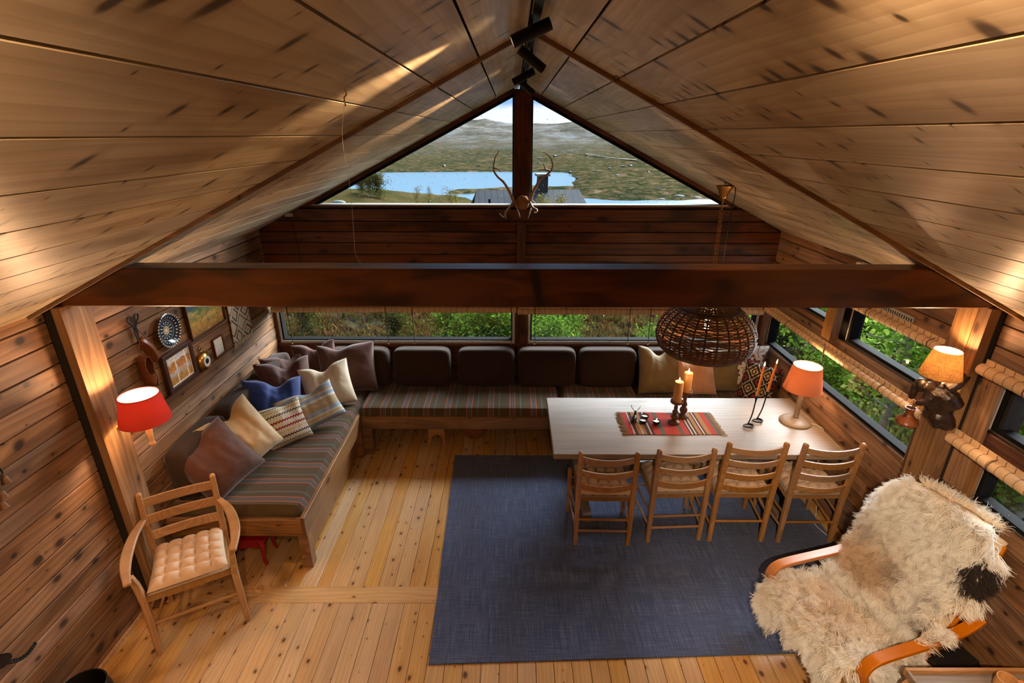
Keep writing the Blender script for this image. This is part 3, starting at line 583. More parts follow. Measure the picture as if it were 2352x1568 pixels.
plank(wf_, (0.0915, YF - 0.012, 1.78), (0.0915, YF - 0.012, 2.219), (1, 0, 0), 0.085, 0.03, M['stain'], name='cover_board').rotation_euler
xplank(XL, XR, 0.905, 0.945, M['stain'], 0.03, 0.05, name='sill_strip')
post_c = tag(empty('window_post'), 'reddish timber post rising from the low windows to the ridge', kind='structure')
def zfar(xa, xb, z0_, z1_, dy, mat, T, par=post_c): return plank(par, ((xa + xb) / 2, YF - dy, z0_), ((xa + xb) / 2, YF - dy, z1_), (-1, 0, 0), xb - xa, T, mat)
zfar(0.012, 0.175, 2.345, 3.37, 0.03, M['stain'], 0.16); zfar(0.055, 0.14, 0.3, 1.79, 0.012, M['stain'], 0.05); zfar(0.028, 0.055, 0.945, 1.79, 0.0, M['stain'], 0.05); zfar(0.14, 0.167, 0.945, 1.79, 0.0, M['stain'], 0.05)
def far_window(name, xa, xb, za, zb, label, f=0.04):
    w = tag(empty(name), label, kind='structure'); ym = YF + 0.04; d = 0.085
    for zc in (za + f / 2, zb - f / 2): B().box(((xa + xb) / 2, ym, zc), (xb - xa, d, f)).obj('frame_rail', M['darkframe'], w, bevel=0.003)
    for xc in (xa + f / 2, xb - f / 2): B().box((xc, ym, (za + zb) / 2), (f, d, zb - za - 2 * f)).obj('frame_stile', M['darkframe'], w, bevel=0.003)
    B().box(((xa + xb) / 2, YF - 0.004, za + 0.014), (xb - xa, 0.02, 0.028)).obj('glazing_bead', M['winframe'], w, bevel=0.003)
    for xc in (xa + 0.012, xb - 0.012): B().box((xc, YF - 0.002, (za + zb) / 2), (0.024, 0.016, zb - za)).obj('glazing_bead', M['winframe'], w, bevel=0.003)
    B().box(((xa + xb) / 2, YF + 0.055, (za + zb) / 2), (xb - xa - 2 * f + 0.01, 0.006, zb - za - 2 * f + 0.01)).obj('pane', M['pane'], w)
far_window('window_6', XL + 0.03, 0.028, 0.94, 1.78, 'low window above the cushions beside the picture wall')
far_window('window_7', 0.167, XR - 0.06, 0.94, 1.78, 'low window above the cushions behind the wicker lamp')
plank(wf_, (XL + 0.018, YF - 0.01, 0.94), (XL + 0.018, YF - 0.01, 1.78), (-1, 0, 0), 0.036, 0.05, M['stain'], name='jamb_board')
plank(wf_, (XR - 0.03, YF - 0.01, 0.94), (XR - 0.03, YF - 0.01, 1.78), (-1, 0, 0), 0.06, 0.05, M['stain'], name='jamb_board')
gable = tag(empty('window_8'), 'triangular gable window under the ridge looking over the lake', kind='structure')
gz = 2.36
for sx, xe in ((-1, 0.012), (1, 0.175)):
    xo_ = XC + sx * (ZR - gz) / SLOPE; ztop = roof_z(xe)
    tri = [(xe, gz), (xo_, gz), (xe, ztop)]
    V = [(a, YF + yy, b) for yy in (0.05, 0.056) for a, b in tri]
    B().add(V, [(0, 1, 2), (5, 4, 3), (0, 1, 4, 3), (1, 2, 5, 4), (2, 0, 3, 5)]).obj('pane', M['pane'], gable)
    B().bar((xe, YF + 0.03, gz + 0.006), (xo_, YF + 0.03, gz + 0.006), 0.09, 0.014).obj('frame_rail', M['winframe'], gable)
    dn = Vector((-sx * SLOPE, 0, -1)).normalized() * 0.03
    B().bar(Vector((xe, YF + 0.03, ztop)) + dn, Vector((xo_, YF + 0.03, gz)) + dn, 0.07, 0.06, up=(sx * SLOPE, 0, 1)).obj('frame_rail', M['darkframe'], gable)
    B().bar(Vector((xe, YF - 0.01, ztop)) + dn * 0.6, Vector((xo_, YF - 0.01, gz)) + dn * 0.6, 0.02, 0.036, up=(sx * SLOPE, 0, 1)).obj('glazing_bead', M['stain'], gable)
    B().box((xe + sx * 0.006, YF + 0.03, (gz + ztop) / 2), (0.012, 0.05, ztop - gz)).obj('frame_stile', M['darkframe'], gable)

rr_ = random.Random(12); b = B()
for i in range(420):
    sx = rr_.choice((-1, 1)); xe = 0.012 if sx < 0 else 0.175; xx = xe + sx * rr_.uniform(0.02, 1.5); zt = roof_z(xx) - 0.08
    if zt < gz + 0.05: continue
    r_ = rr_.uniform(0.0015, 0.0034); b.ball((xx, YF + 0.0575, rr_.uniform(gz + 0.03, zt)), (r_, r_ * 0.5, r_ * 1.25), 6, 4)
b.obj('raindrops', M['drop'], gable, 60)['kind'] = 'stuff'

# ceiling: two slopes of wide boards
OV = 0.35
bb = B()
for sx in (-1, 1):
    xe = XC + sx * 2.75; t = 0.14
    P4 = [(XC, ZR + 0.03), (xe, roof_z(xe) + 0.03), (xe, roof_z(xe) + 0.03 + t), (XC, ZR + 0.03 + t)]
    V = [(a, yy, b) for yy in (YB - 0.2, YF + OV) for a, b in P4]
    bb.add(V, [(0, 1, 2, 3), (7, 6, 5, 4)] + [(i, (i + 1) % 4, 4 + (i + 1) % 4, 4 + i) for i in range(4)])
ceil = struct('ceiling', bb, M['backing'], 'sloping ceiling of wide pale boards with dark knot streaks')
YBAT = 2.49
for sx, off0, pit in ((-1, 0.218, 0.205), (1, 0.178, 0.2)):
    offs = [0.02, off0]
    while offs[-1] < 2.56: offs.append(offs[-1] + pit)
    offs[-1] = 2.5535 + 0.03
    for a, b in zip(offs, offs[1:]):
        c = (a + b) / 2; xx = XC + sx * c; W = (b - a) * math.sqrt(1 + SLOPE ** 2)
        for ya, yb in ((YB, YBAT - 0.006), (YBAT + 0.006, YF + OV)):
            plank(ceil, (xx, ya, roof_z(xx)), (xx, yb, roof_z(xx)), (1, 0, -sx * SLOPE), W, 0.028, M['ceil'], ch=0.0012, gap=0.008)
    x0_, x1_ = XC + sx * 0.03, XC + sx * 2.54
    B().bar((x0_, YBAT, roof_z(x0_) - 0.008), (x1_, YBAT, roof_z(x1_) - 0.008), 0.026, 0.022, up=(sx * SLOPE, 0, 1)).obj('batten', M['bench'], ceil)
for sx in (-1, 1): B().bar((XC + sx * 0.022, YB, ZR - 0.016), (XC + sx * 0.022, YF - 0.03, ZR - 0.016), 0.006, 0.03).obj('ridge_strip', M['winframe'], ceil)
# tie beam
bp = [(cutx(2.143)[0], 2.143), (cutx(2.143)[1], 2.143), (cutx(2.351)[1], 2.351), (cutx(2.351)[0], 2.351)]
V = [(a, yy, b) for yy in (2.62, 2.757) for a, b in bp]
beam = struct('tie_beam', B().add(V, [(0, 1, 2, 3), (7, 6, 5, 4)] + [(i, (i + 1) % 4, 4 + (i + 1) % 4, 4 + i) for i in range(4)]), M['beam'], 'massive dark brown tie beam spanning the room under the sloping ceiling')
beam.modifiers.new('bevel', 'BEVEL').width = 0.006
# wall behind the viewpoint closes the room
bb = B(); pts = [(XL - 0.1, -0.1), (XR + 0.1, -0.1), (XR + 0.1, ZE + 0.1), (XC, ZR + 0.1), (XL - 0.1, ZE + 0.1)]
V = [(a, yy, b) for yy in (YB - 0.1, YB) for a, b in pts]
struct('wall_back', bb.add(V, [tuple(range(5)), tuple(range(9, 4, -1))] + [(i, (i + 1) % 5, 5 + (i + 1) % 5, 5 + i) for i in range(5)]), M['wall'], 'plain timber wall opposite the gable window')
# ---------------------------------------------------------------- outdoors
def ss(a, b, x):
    t = min(1, max(0, (x - a) / (b - a))); return t * t * (3 - 2 * t)
def fbm(x, y, o=4, seed=0.0):
    return mnoise.fractal(Vector((x, y, seed)), 1.0, 2.0, o)
LAKE = -30.0
def ground(x, y):
    r = math.hypot(x, y)
    z = -0.55 - 0.10 * ss(2.6, 14, abs(x)) * (1 if x < 0 else -2)
    z += 0.12 * fbm(x * 0.35, y * 0.35) * ss(5.6, 8, y if x < 2.6 else 8)
    fall = ss(13, 70, r) * -13 + ss(50, 255, r) * -17.6
    z += fall; km = ss(16, 34, r) * ss(62, 46, r) * ss(1.0, -4.0, x); z += (-1.15 - 0.11 * (x + 13) + 0.5 * fbm(x * 0.16, y * 0.16, 4, 8.0) - z) * km if x > -40 else 0
    if r > 60: z += 2.0 * fbm(x * 0.03, y * 0.03) * ss(60, 140, r) * ss(300, 230, r) - 1.2 * ss(200, 260, r)
    land = ss(18, 60, x - 0.10 * (y - 300) + 9 * fbm(x * 0.012, y * 0.012, 3, 5.0)) * ss(255, 330, y)
    pen = ss(16, 5, abs(y - 335 - 0.18 * x + 9 * fbm(x * 0.02, 1.0, 3, 2.0))) * ss(-52, -26, x)
    z += (5.2 + 1.6 * fbm(x * 0.03, y * 0.03, 4, 9.0)) * max(land, 0.9 * pen) * ss(700, 500, r)
    z += 9 * land * ss(60, 260, x) * ss(300, 520, r) * ss(900, 560, r) * (0.6 + 0.5 * fbm(x * 0.012, y * 0.012, 4, 3.0))
    if r > 485:
        el = -3.30 + 4.35 * ss(500, 2700, r) ** 0.85 + 0.55 * fbm(x * 0.0032, y * 0.0032, 5, 1.5) * ss(560, 1300, r)
        zz_ = max(3 + r * math.tan(math.radians(el)), -29.2 + 0.012 * (r - 545)) + ss(560, 700, r) * 4 * fbm(x * 0.02, y * 0.02, 4, 4.0)
        t = ss(485, 545, r); z = z * (1 - t) + zz_ * t
    return z
na, nr = 220, 190
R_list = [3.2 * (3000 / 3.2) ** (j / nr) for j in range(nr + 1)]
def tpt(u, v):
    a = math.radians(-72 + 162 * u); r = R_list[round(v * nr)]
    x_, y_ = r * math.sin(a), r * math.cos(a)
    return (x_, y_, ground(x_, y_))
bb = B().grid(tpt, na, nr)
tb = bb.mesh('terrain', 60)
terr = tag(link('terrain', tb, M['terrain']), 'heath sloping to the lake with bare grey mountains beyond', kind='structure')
# drop the quads of the terrain that lie under the cabin floor
bm = bmesh.new(); bm.from_mesh(tb)
bmesh.ops.delete(bm, geom=[f for f in bm.faces if XL - 0.3 < f.calc_center_median().x < XR + 0.05 and f.calc_center_median().y < YF + 0.1 and max(v.co.x for v in f.verts) < XR + 0.12], context='FACES'); bm.to_mesh(tb); bm.free()
lake = tag(B().add([(-900, 150, LAKE), (420, 150, LAKE), (420, 560, LAKE), (-900, 560, LAKE)], [(0, 1, 2, 3)]).obj('lake', M['water']), 'pale blue lake between the heath and the mountains', kind='structure')

def leaf_cloud(n, shape, size, seed, droop=0.0):
    """n little leaves (diamonds) scattered by shape(rng) -> points"""
    rg = np.random.default_rng(seed); P_ = shape(rg, n); m = len(P_)
    a = rg.normal(size=(m, 3)); a[:, 2] = a[:, 2] * 0.5 - droop; a /= np.linalg.norm(a, axis=1)[:, None]
    b = rg.normal(size=(m, 3)); b -= a * (a * b).sum(1)[:, None]; b /= np.linalg.norm(b, axis=1)[:, None]
    s_ = (size * rg.uniform(0.6, 1.3, m))[:, None]
    V = np.stack([P_, P_ + a * s_ * 0.5 + b * s_ * 0.33, P_ + a * s_, P_ + a * s_ * 0.5 - b * s_ * 0.33], 1).reshape(-1, 3)
    return V.tolist(), [(4 * i, 4 * i + 1, 4 * i + 2, 4 * i + 3) for i in range(m)]
def branchy(seed, h, nb, spread, rad, lean=0.0, up=0.55, start=0.25, wig=0.08):
    """trunk plus side branches; returns the wood B and branch sample points"""
    rg = np.random.default_rng(seed); b = B(); pts = []
    top = Vector((lean * h, rg.normal() * 0.1 * h, h)); tr = [Vector((0, 0, -0.15))]
    for i in range(1, 8): tr.append(Vector((0, 0, 0)).lerp(top, i / 7) + Vector((rg.normal() * wig * 0.6, rg.normal() * wig * 0.6, 0)) * (1 if i < 7 else 0.3))
    b.tube(tr, [rad * (1 - 0.8 * i / 7) for i in range(8)], 7)
    for k in range(nb):
        t = start + (1 - start) * rg.uniform(); i = min(6, int(t * 7)); p = tr[i].lerp(tr[i + 1], t * 7 - i); an = rg.uniform(0, 2 * PI); L = spread * (1.15 - 0.6 * t) * rg.uniform(0.6, 1.2)
        d = Vector((math.cos(an), math.sin(an), up * rg.uniform(0.4, 1.4))).normalized(); q = [p]
        for j in range(1, 5): d = (d + Vector(rg.normal(size=3) * 0.22) + Vector((0, 0, 0.06))).normalized(); q.append(q[-1] + d * L / 4)
        b.tube(q, [rad * 0.32 * (1 - 0.2 * j) * (1.1 - 0.6 * t) + 0.002 for j in range(5)], 5, cap=False)
        for j in range(1, 4):
            d2 = (d + Vector(rg.normal(size=3)) * 0.8).normalized(); e = q[j] + d2 * L * 0.35; b.tube([q[j], e], [0.006, 0.002], 4, cap=False)
            pts += [q[j].lerp(e, s_) for s_ in (0.4, 0.7, 1.0)]
        pts += [q[j].lerp(q[j + 1], s_) for j in range(1, 4) for s_ in (0.3, 0.8)] + [q[4]]
    return b, np.array([tuple(p) for p in pts])
def around(pts, spread):
    def f(rg, n): return pts[rg.integers(0, len(pts), n)] + rg.normal(size=(n, 3)) * spread
    return f
KINDS = {}
def plant_kind(key, seed, h, nb, spread, rad, leaves, lsize, lmat, wmat, lspread, **k):
    wood_b, pts = branchy(seed, h, nb, spread, rad, **k); me_w = wood_b.mesh('branches', 60); me_w.materials.append(wmat)
    V, Fs = leaf_cloud(leaves, around(pts, lspread), lsize, seed + 100); me_l = B().add(V, Fs).v and bpy.data.meshes.new('foliage'); me_l.from_pydata(V, [], Fs); me_l.update(); me_l.materials.append(lmat)
    KINDS[key] = (me_w, me_l)
def plant(key, name, label, cat, x_, y_, s_=1.0, rz=0.0, group=None, dz=0.0, rx=0.0):
    o = thing(name, label, cat, (x_, y_, ground(x_, y_) + dz), rz, group); o.scale = (s_, s_, s_); o.rotation_euler = (rx, 0, rz)
    link('branches', KINDS[key][0], None, o); link('foliage', KINDS[key][1], None, o); return o
plant_kind('birch', 11, 2.3, 22, 0.9, 0.06, 2600, 0.075, M['leaf'], M['birchbark'], 0.16, lean=0.12)
plant_kind('birch2', 12, 2.1, 22, 0.9, 0.055, 2600, 0.075, M['leaf'], M['birchbark'], 0.15, lean=-0.2)
plant_kind('shrub', 13, 1.15, 34, 0.75, 0.02, 5200, 0.07, M['leaf'], M['twig'], 0.10, start=0.05, up=0.8)
plant_kind('shrubfar', 13, 1.15, 34, 0.75, 0.02, 5200, 0.06, M['leafdark'], M['twig'], 0.10, start=0.05, up=0.8)
plant_kind('willow', 14, 0.8, 30, 0.6, 0.015, 3600, 0.05, M['leafolive'], M['twig'], 0.08, start=0.05, up=0.9)
plant_kind('scrub', 15, 2.4, 22, 0.55, 0.03, 1000, 0.08, M['leafyellow'], M['twig'], 0.12, start=0.15, up=1.2)
plant_kind('thin', 16, 2.4, 22, 0.7, 0.025, 420, 0.09, M['leafyellow'], M['twig'], 0.10, start=0.15, up=1.4)
GB = 'birches outside the strip windows'
for i, (x_, y_, s_, rz, k_) in enumerate([(4.3, 5.2, 0.9, 0.4, 'birch'), (4.9, 5.6, 1.0, 2.2, 'birch2'), (5.3, 5.0, 0.95, 4.0, 'birch'), (4.7, 3.9, 0.9, 3.4, 'birch2'), (5.9, 6.6, 1.05, 1.2, 'birch'), (4.45, 6.6, 1.0, 5.0, 'birch2'), (6.6, 5.2, 1.1, 0.9, 'birch'), (7.2, 7.4, 1.1, 2.9, 'birch2'), (6.4, 9.0, 1.1, 5.6, 'birch'), (8.6, 6.2, 1.2, 3.3, 'birch')]):
    plant(k_, 'birch_tree', 'pale barked birch with green leaves just outside the strip windows', 'tree', x_, y_, s_, rz, GB)
rs = np.random.default_rng(5)
for i in range(34):
    x_, y_ = rs.uniform(3.3, 9.5), rs.uniform(1.6, 10.5)
    if (x_ < 4.1 and y_ < 3.6) or (x_ < 3.9 and y_ > 4.2): continue
    plant('shrub', 'leafy_shrub', 'bright green leafy shrub growing outside the strip windows', 'shrub', x_, y_, rs.uniform(0.5, 0.85), rs.uniform(0, 6.28), 'shrubs outside the strip windows')
for i, (x_, y_, s_) in enumerate([(-0.6, 7.2, 0.8), (-0.1, 7.6, 0.9), (0.5, 7.3, 0.75), (-0.95, 8.3, 0.8), (0.2, 8.8, 0.9), (2.3, 7.0, 0.75), (3.0, 8.2, 1.0), (-0.35, 6.7, 0.55), (1.0, 8.6, 0.6)]):
    plant('shrubfar', 'leafy_shrub', 'green leafy shrub on the heath beyond the low windows', 'shrub', x_, y_, s_, i * 1.7, 'shrubs beyond the low windows')
for i in range(24):
    x_, y_ = rs.uniform(-6.5, 6.0), rs.uniform(6.4, 12.5)
    plant('willow', 'willow_bush', 'low olive green willow bush on the heath beyond the low windows', 'bush', x_, y_, rs.uniform(0.5, 0.95), rs.uniform(0, 6.28), 'willow bushes on the heath')
# heath sprigs and grass: nobody could count them
def sprigs(n, area, size, seed, mat, name, label, up=1.2):
    rg = np.random.default_rng(seed); x_ = rg.uniform(area[0], area[1], n); y_ = rg.uniform(area[2], area[3], n)
    z_ = np.array([ground(a, b) for a, b in zip(x_, y_)]); P_ = np.stack([x_, y_, z_ - 0.01], 1)
    P_ = np.repeat(P_, 5, 0) + rg.normal(size=(n * 5, 3)) * np.array([size * 0.3, size * 0.3, 0]); m = n * 5
    a = rg.normal(size=(m, 3)) * 0.6; a[:, 2] = up; a /= np.linalg.norm(a, axis=1)[:, None]; b = np.cross(a, rg.normal(size=(m, 3))); b /= np.linalg.norm(b, axis=1)[:, None]
    s_ = (size * rg.uniform(0.5, 1.4, m))[:, None]; V = np.stack([P_ - b * s_ * 0.13, P_ + b * s_ * 0.13, P_ + a * s_ + b * s_ * 0.05, P_ + a * s_ - b * s_ * 0.05], 1).reshape(-1, 3)
    me = bpy.data.meshes.new(name); me.from_pydata(V.tolist(), [], [(4 * i, 4 * i + 1, 4 * i + 2, 4 * i + 3) for i in range(m)]); me.update()
    return tag(link(name, me, mat), label, None, None, 'stuff')
sprigs(13000, (-8, 7, 5.6, 14), 0.13, 21, M['heather'], 'heather', 'brown and olive heath cover beyond the low windows')
sprigs(7000, (2.8, 8, 0.5, 6), 0.22, 22, M['grassblade'], 'grass', 'tall green and straw grass outside the strip windows')
# neighbour cabin, far cabins, trees on the knoll
cab = thing('neighbour_cabin', 'cabin with grey board roof and brick chimney below the gable window', 'cabin', (0.9, 30, -3.6), 0.12)
B().box((0, 0, 0.6), (6.6, 5.0, 2.6)).obj('walls', M['cabinwall'], cab)
for sy in (-1, 1):
    B().add([(-3.6, sy * 3.1, 1.5), (3.6, sy * 3.1, 1.5), (2.9, 0, 3.55), (-2.9, 0, 3.55), (-3.6, sy * 3.1, 1.62), (3.6, sy * 3.1, 1.62), (2.9, 0, 3.7), (-2.9, 0, 3.7)], [(0, 1, 2, 3), (7, 6, 5, 4), (0, 1, 5, 4), (1, 2, 6, 5), (2, 3, 7, 6), (3, 0, 4, 7)]).obj('roof_slope', M['slate'], cab)
ch = B().box((0.8, 0.1, 3.7), (0.55, 0.55, 1.5)).obj('chimney', M['chimney'], cab); B().box((0.8, 0.1, 4.5), (0.75, 0.75, 0.12)).obj('chimney_cap', M['steel'], ch)
B().tube([(-2.3, -1.4, 2.3), (-2.3, -1.4, 3.4)], 0.07, 8).obj('vent_pipe', M['blackmetal'], cab)
for i, (u, v, s_) in enumerate([(868, 452, 0.9), (845, 455, 0.85), (820, 457, 0.6)]):
    p = at(u, v, Y=40); plant('willow', 'mountain_birch', 'leafy mountain birch on the heath knoll above the lake', 'tree', p.x, 40 + i, 2.0 * s_, i, 'birches on the knoll')
for i, (u, y_, s_) in enumerate([(960, 34, 0.75), (985, 36, 0.7), (1032, 31, 0.9), (1048, 33, 0.8), (1075, 30, 0.5)]):
    p = at(u, 470, Y=y_); plant('thin', 'bare_birch', 'half bare thin birch beside the knoll below the gable window', 'tree', p.x, y_, 0.95 * s_, i * 1.3, 'bare birches by the knoll', dz=0.3)
for i, (u, y_, s_) in enumerate([(1238, 25.0, 0.95), (1252, 24.5, 0.8), (1302, 25.5, 0.95), (1314, 24.8, 0.75), (1385, 26, 0.7), (1360, 25, 0.5)]):
    p = at(u, 470, Y=y_); plant('scrub', 'yellowing_birch', 'yellowing birch standing in front of the grey roofed cabin', 'tree', p.x, y_, s_, i * 2.1, 'yellowing birches by the cabin', dz=0.0)
def hits(u, v):
    d = (cR * ((u - 1176) / FPX) + cU * ((784 - v) / FPX) + cF).normalized(); t = 60.0
    while t < 2800:
        p = Vector((0, 0, CAM_H)) + d * t
        if p.z < max(ground(p.x, p.y), LAKE): return p
        t += max(2.0, t * 0.01)
    return None
for i, (u, v, s_) in enumerate([(1430, 384, 1), (1448, 383, 1), (1309, 397, 1), (1366, 395, 1), (1326, 410, 1), (1418, 405, 1), (1489, 397, 0.8), (1452, 436, 0.7), (1514, 436, 0.8), (1240, 366, 1), (1275, 360, 1), (1020, 383, 1), (1098, 382, 0.8), (1236, 375, 0.8), (1400, 388, 0.7)]):
    p = hits(u, v)
    if p is None: continue
    c = thing('hillside_cabin', 'tiny distant cabin scattered on the hillside beyond the lake', 'cabin', p, i * 0.7, 'distant cabins'); c.scale = (s_ * p.length / 900,) * 3
    B().box((0, 0, 0.8), (5.5, 3.6, 2.2)).obj('walls', M['cabinwall'], c)
    B().add([(-3, -2.1, 1.8), (3, -2.1, 1.8), (3, 2.1, 1.8), (-3, 2.1, 1.8), (-3, 0, 3.2), (3, 0, 3.2)], [(0, 1, 5, 4), (2, 3, 4, 5), (0, 4, 3), (1, 2, 5), (0, 3, 2, 1)]).obj('roof', M['rock'], c)
rp = [hits(u, v) for u, v in [(1345, 356), (1362, 358), (1385, 362), (1405, 365), (1430, 367), (1462, 370)]]
rp = [p + Vector((0, 0, 1.2)) for p in rp if p is not None]
if len(rp) > 2: tag(B().strip(smoothpath(rp, 5), 9, 0.8, (0, 1, 0.0)).obj('road', M['road']), 'pale gravel road crossing the far hillside', kind='structure')
for i, (u, v, s_) in enumerate([(1560, 452, 2.0), (1600, 455, 1.7), (1520, 458, 1.4), (776, 466, 0.28)]):
    p = hits(u, v) if i < 3 else at(u, v, Y=33)
    if p is None: continue
    rb = B().ball((0, 0, 0), (s_ * 1.6, s_, s_ * 0.6), 14, 8); rb.v = [tuple(Vector(q) * (1 + 0.25 * mnoise.noise(Vector(q) * 0.9))) for q in rb.v]
    rb.v and tag(rb.obj('boulder', M['rock'], None, 50, loc=p), 'pale boulder on the heath beyond the gable window', 'boulder', 'boulders on the heath')
# ---------------------------------------------------------------- furniture
# rug
rc = [at(1045, 1047, Z=0), at(985, 1527, Z=0), at(1880, 1497, Z=0), Vector((2.57, 2.32, 0)), Vector((2.57, 4.36, 0))]
def rugpt(u, v):
    a = Vector((-0.572, 4.385, 0)).lerp(Vector((2.56, 4.385, 0)), u); b = Vector((-0.503, 2.183, 0)).lerp(Vector((2.56, 2.29, 0)), u)
    p = b.lerp(a, v); e = 0.006 * mnoise.noise(Vector((p.y * 6, 0, 0))) if u in (0, 1) else 0
    return (p.x + e, p.y, 0.010 + 0.0025 * mnoise.noise(Vector((p.x * 2.5, p.y * 2.5, 1))))
rb = B().grid(rugpt, 46, 34); n = len(rb.v); rb.v += [(x_, y_, 0.001) for x_, y_, z_ in rb.v]
rim = [i for i in range(47)] + [j * 47 + 46 for j in range(1, 35)] + [34 * 47 + i for i in range(45, -1, -1)] + [j * 47 for j in range(33, 0, -1)]
rb.f += [(a, b, b + n, a + n) for a, b in zip(rim, rim[1:] + rim[:1])]
rug = tag(rb.obj('rug', M['rug'], None, 50), 'large blue grey woven rug under the dining table', 'rug')
# benches
SEAT = 0.53
bl_ = thing('daybed_bench', 'deep timber daybed bench along the picture wall', 'bench', (-1.975, 3.9, 0))
o = bl_.location
def lp(p): return Vector(p) - o
plank(bl_, lp((-1.475, 2.93, 0.387)), lp((-1.475, 4.44, 0.387)), (0, 0, 1), 0.165, 0.028, M['bench'], name='front_rail')
plank(bl_, lp((XL + 0.02, 2.932, 0.376)), lp((-1.50, 2.932, 0.376)), (0, 0, 1), 0.145, 0.028, M['bench'], name='end_rail')
plank(bl_, lp((XL + 0.02, 2.95, 0.452)), lp((-1.50, 2.95, 0.452)), (0, 1, 0), 0.03, 0.02, M['bench'], name='end_strip')
for x_, y_ in ((-1.512, 2.98), (-1.512, 4.38), (XL + 0.06, 2.98)): B().box(lp((x_, y_, 0.153)), (0.075, 0.075, 0.306)).obj('leg', M['bench'], bl_, bevel=0.003)
plank(bl_, lp((-1.53, 3.05, 0.20)), lp((-1.53, 4.42, 0.20)), (0, 0, 1), 0.36, 0.02, M['bench'], name='side_panel')
B().box(lp((-1.985, 4.0, 0.415)), (0.95, 2.1, 0.02)).obj('base_panel', M['bench'], bl_)
bf_ = thing('window_bench', 'long timber bench under the low windows', 'bench', (0.56, 4.72, 0)); o = bf_.location
plank(bf_, lp((-1.47, 4.395, 0.372)), lp((XR - 0.01, 4.395, 0.372)), (0, 0, 1), 0.138, 0.03, M['bench'], name='front_rail')
plank(bf_, lp((-1.47, 4.408, 0.4415)), lp((XR - 0.01, 4.408, 0.4415)), (0, 1, 0), 0.028, 0.012, M['bench'], name='edge_strip')
for x_ in (-1.43, 0.55, 2.45): B().box(lp((x_, 4.44, 0.152)), (0.09, 0.075, 0.304)).obj('leg', M['bench'], bf_, bevel=0.003)
B().box(lp((0.58, 4.75, 0.415)), (4.06, 0.62, 0.02)).obj('base_panel', M['bench'], bf_)

def slab_cushion(name, mat, x0, x1, y0, y1, z0, z1, label, cat, r=0.04, sag=0.006, group=None, seed=0, n=(26, 22)):
    """upholstered slab with rounded edges; local origin at its centre base"""
    c = Vector(((x0 + x1) / 2, (y0 + y1) / 2, z0)); a, b, h = (x1 - x0) / 2, (y1 - y0) / 2, z1 - z0
    def pos(u, v):
        U, V_ = u * 2 - 1, v * 2 - 1; U = math.copysign(abs(U) ** 0.8, U); V_ = math.copysign(abs(V_) ** 0.8, V_)
        x_, y_ = U * a, V_ * b; dx = max(0, abs(x_) - (a - r)); dy = max(0, abs(y_) - (b - r)); d = min(1, math.hypot(dx, dy) / r)
        return x_, y_, d
    def top(u, v):
        x_, y_, d = pos(u, v); z_ = h - r + r * math.sqrt(max(0, 1 - d * d)) + sag * mnoise.noise(Vector((x_ * 3 + seed, y_ * 3, 0))) * (1 - d)
        k_ = 1.0
        if d >= 1: dx = max(0, abs(x_) - (a - r)); dy = max(0, abs(y_) - (b - r)); k_ = r / max(1e-6, math.hypot(dx, dy)); x_ = math.copysign(abs(x_) - dx + dx * k_, x_) if dx else x_; y_ = math.copysign(abs(y_) - dy + dy * k_, y_) if dy else y_
        return (x_, y_, z_)
    g = B().grid(top, *n); nn = len(g.v); nu, nv = n; g.v += [(x_, y_, 0.0) for x_, y_, z_ in g.v]
    rm = [i for i in range(nu + 1)] + [j * (nu + 1) + nu for j in range(1, nv + 1)] + [nv * (nu + 1) + i for i in range(nu - 1, -1, -1)] + [j * (nu + 1) for j in range(nv - 1, 0, -1)]
    g.f += [(p, q, q + nn, p + nn) for p, q in zip(rm, rm[1:] + rm[:1])]; g.f.append(tuple(i + nn for i in rm)[::-1])
    keep = set(i for f in g.f for i in f); mp = {}; nv_ = []
    for i in sorted(keep): mp[i] = len(nv_); nv_.append(g.v[i])
    g.v = nv_; g.f = [tuple(mp[i] for i in f) for f in g.f]
    ob = g.obj(name, mat, None, 40, loc=c); return tag(ob, label, cat, group)
slab_cushion('seat_cushion', M['seatleft'], XL + 0.01, -1.505, 2.962, YF - 0.01, 0.425, SEAT, 'striped brown and rust seat cushion of the daybed along the picture wall', 'seat cushion', 0.05, 0.012, seed=1, n=(26, 40))
slab_cushion('seat_cushion', M['seatfar'], -1.50, 0.485, 4.40, YF - 0.01, 0.425, SEAT, 'striped seat cushion of the window bench between daybed and table', 'seat cushion', 0.05, 0.010, seed=2, n=(40, 22))
slab_cushion('seat_cushion', M['seatfar'], 0.49, XR - 0.01, 4.40, YF - 0.01, 0.425, SEAT, 'striped seat cushion of the window bench behind the table', 'seat cushion', 0.05, 0.010, seed=3, n=(40, 22))

def back_cushion(loc, w, rz, lean, label, group, h=0.41, d=0.17):
    """soft block: local x width, y towards the room (-y is the front), z up"""
    def sup(v, p): return math.copysign(abs(v) ** p, v)
    b = B(); nu, nv = 24, 14; V = []
    for j in range(nv + 1):
        ph = -PI / 2 + PI * j / nv
        for i in range(nu):
            th = 2 * PI * i / nu
            x_ = sup(math.cos(ph), 0.28) * sup(math.cos(th), 0.22); y_ = sup(math.cos(ph), 0.28) * sup(math.sin(th), 0.42); z_ = sup(math.sin(ph), 0.28)
            V.append((x_ * w / 2, y_ * d / 2 * (1 + 0.08 * (1 - x_ * x_)), z_ * h / 2 + h / 2))
    b.add(V, [(j * nu + i, j * nu + (i + 1) % nu, (j + 1) * nu + (i + 1) % nu, (j + 1) * nu + i) for j in range(nv) for i in range(nu)])
    ob = b.obj('back_cushion', M['backcush'], None, 50, loc=loc, rot=(lean, 0, rz)); return tag(ob, label, 'cushion', group)
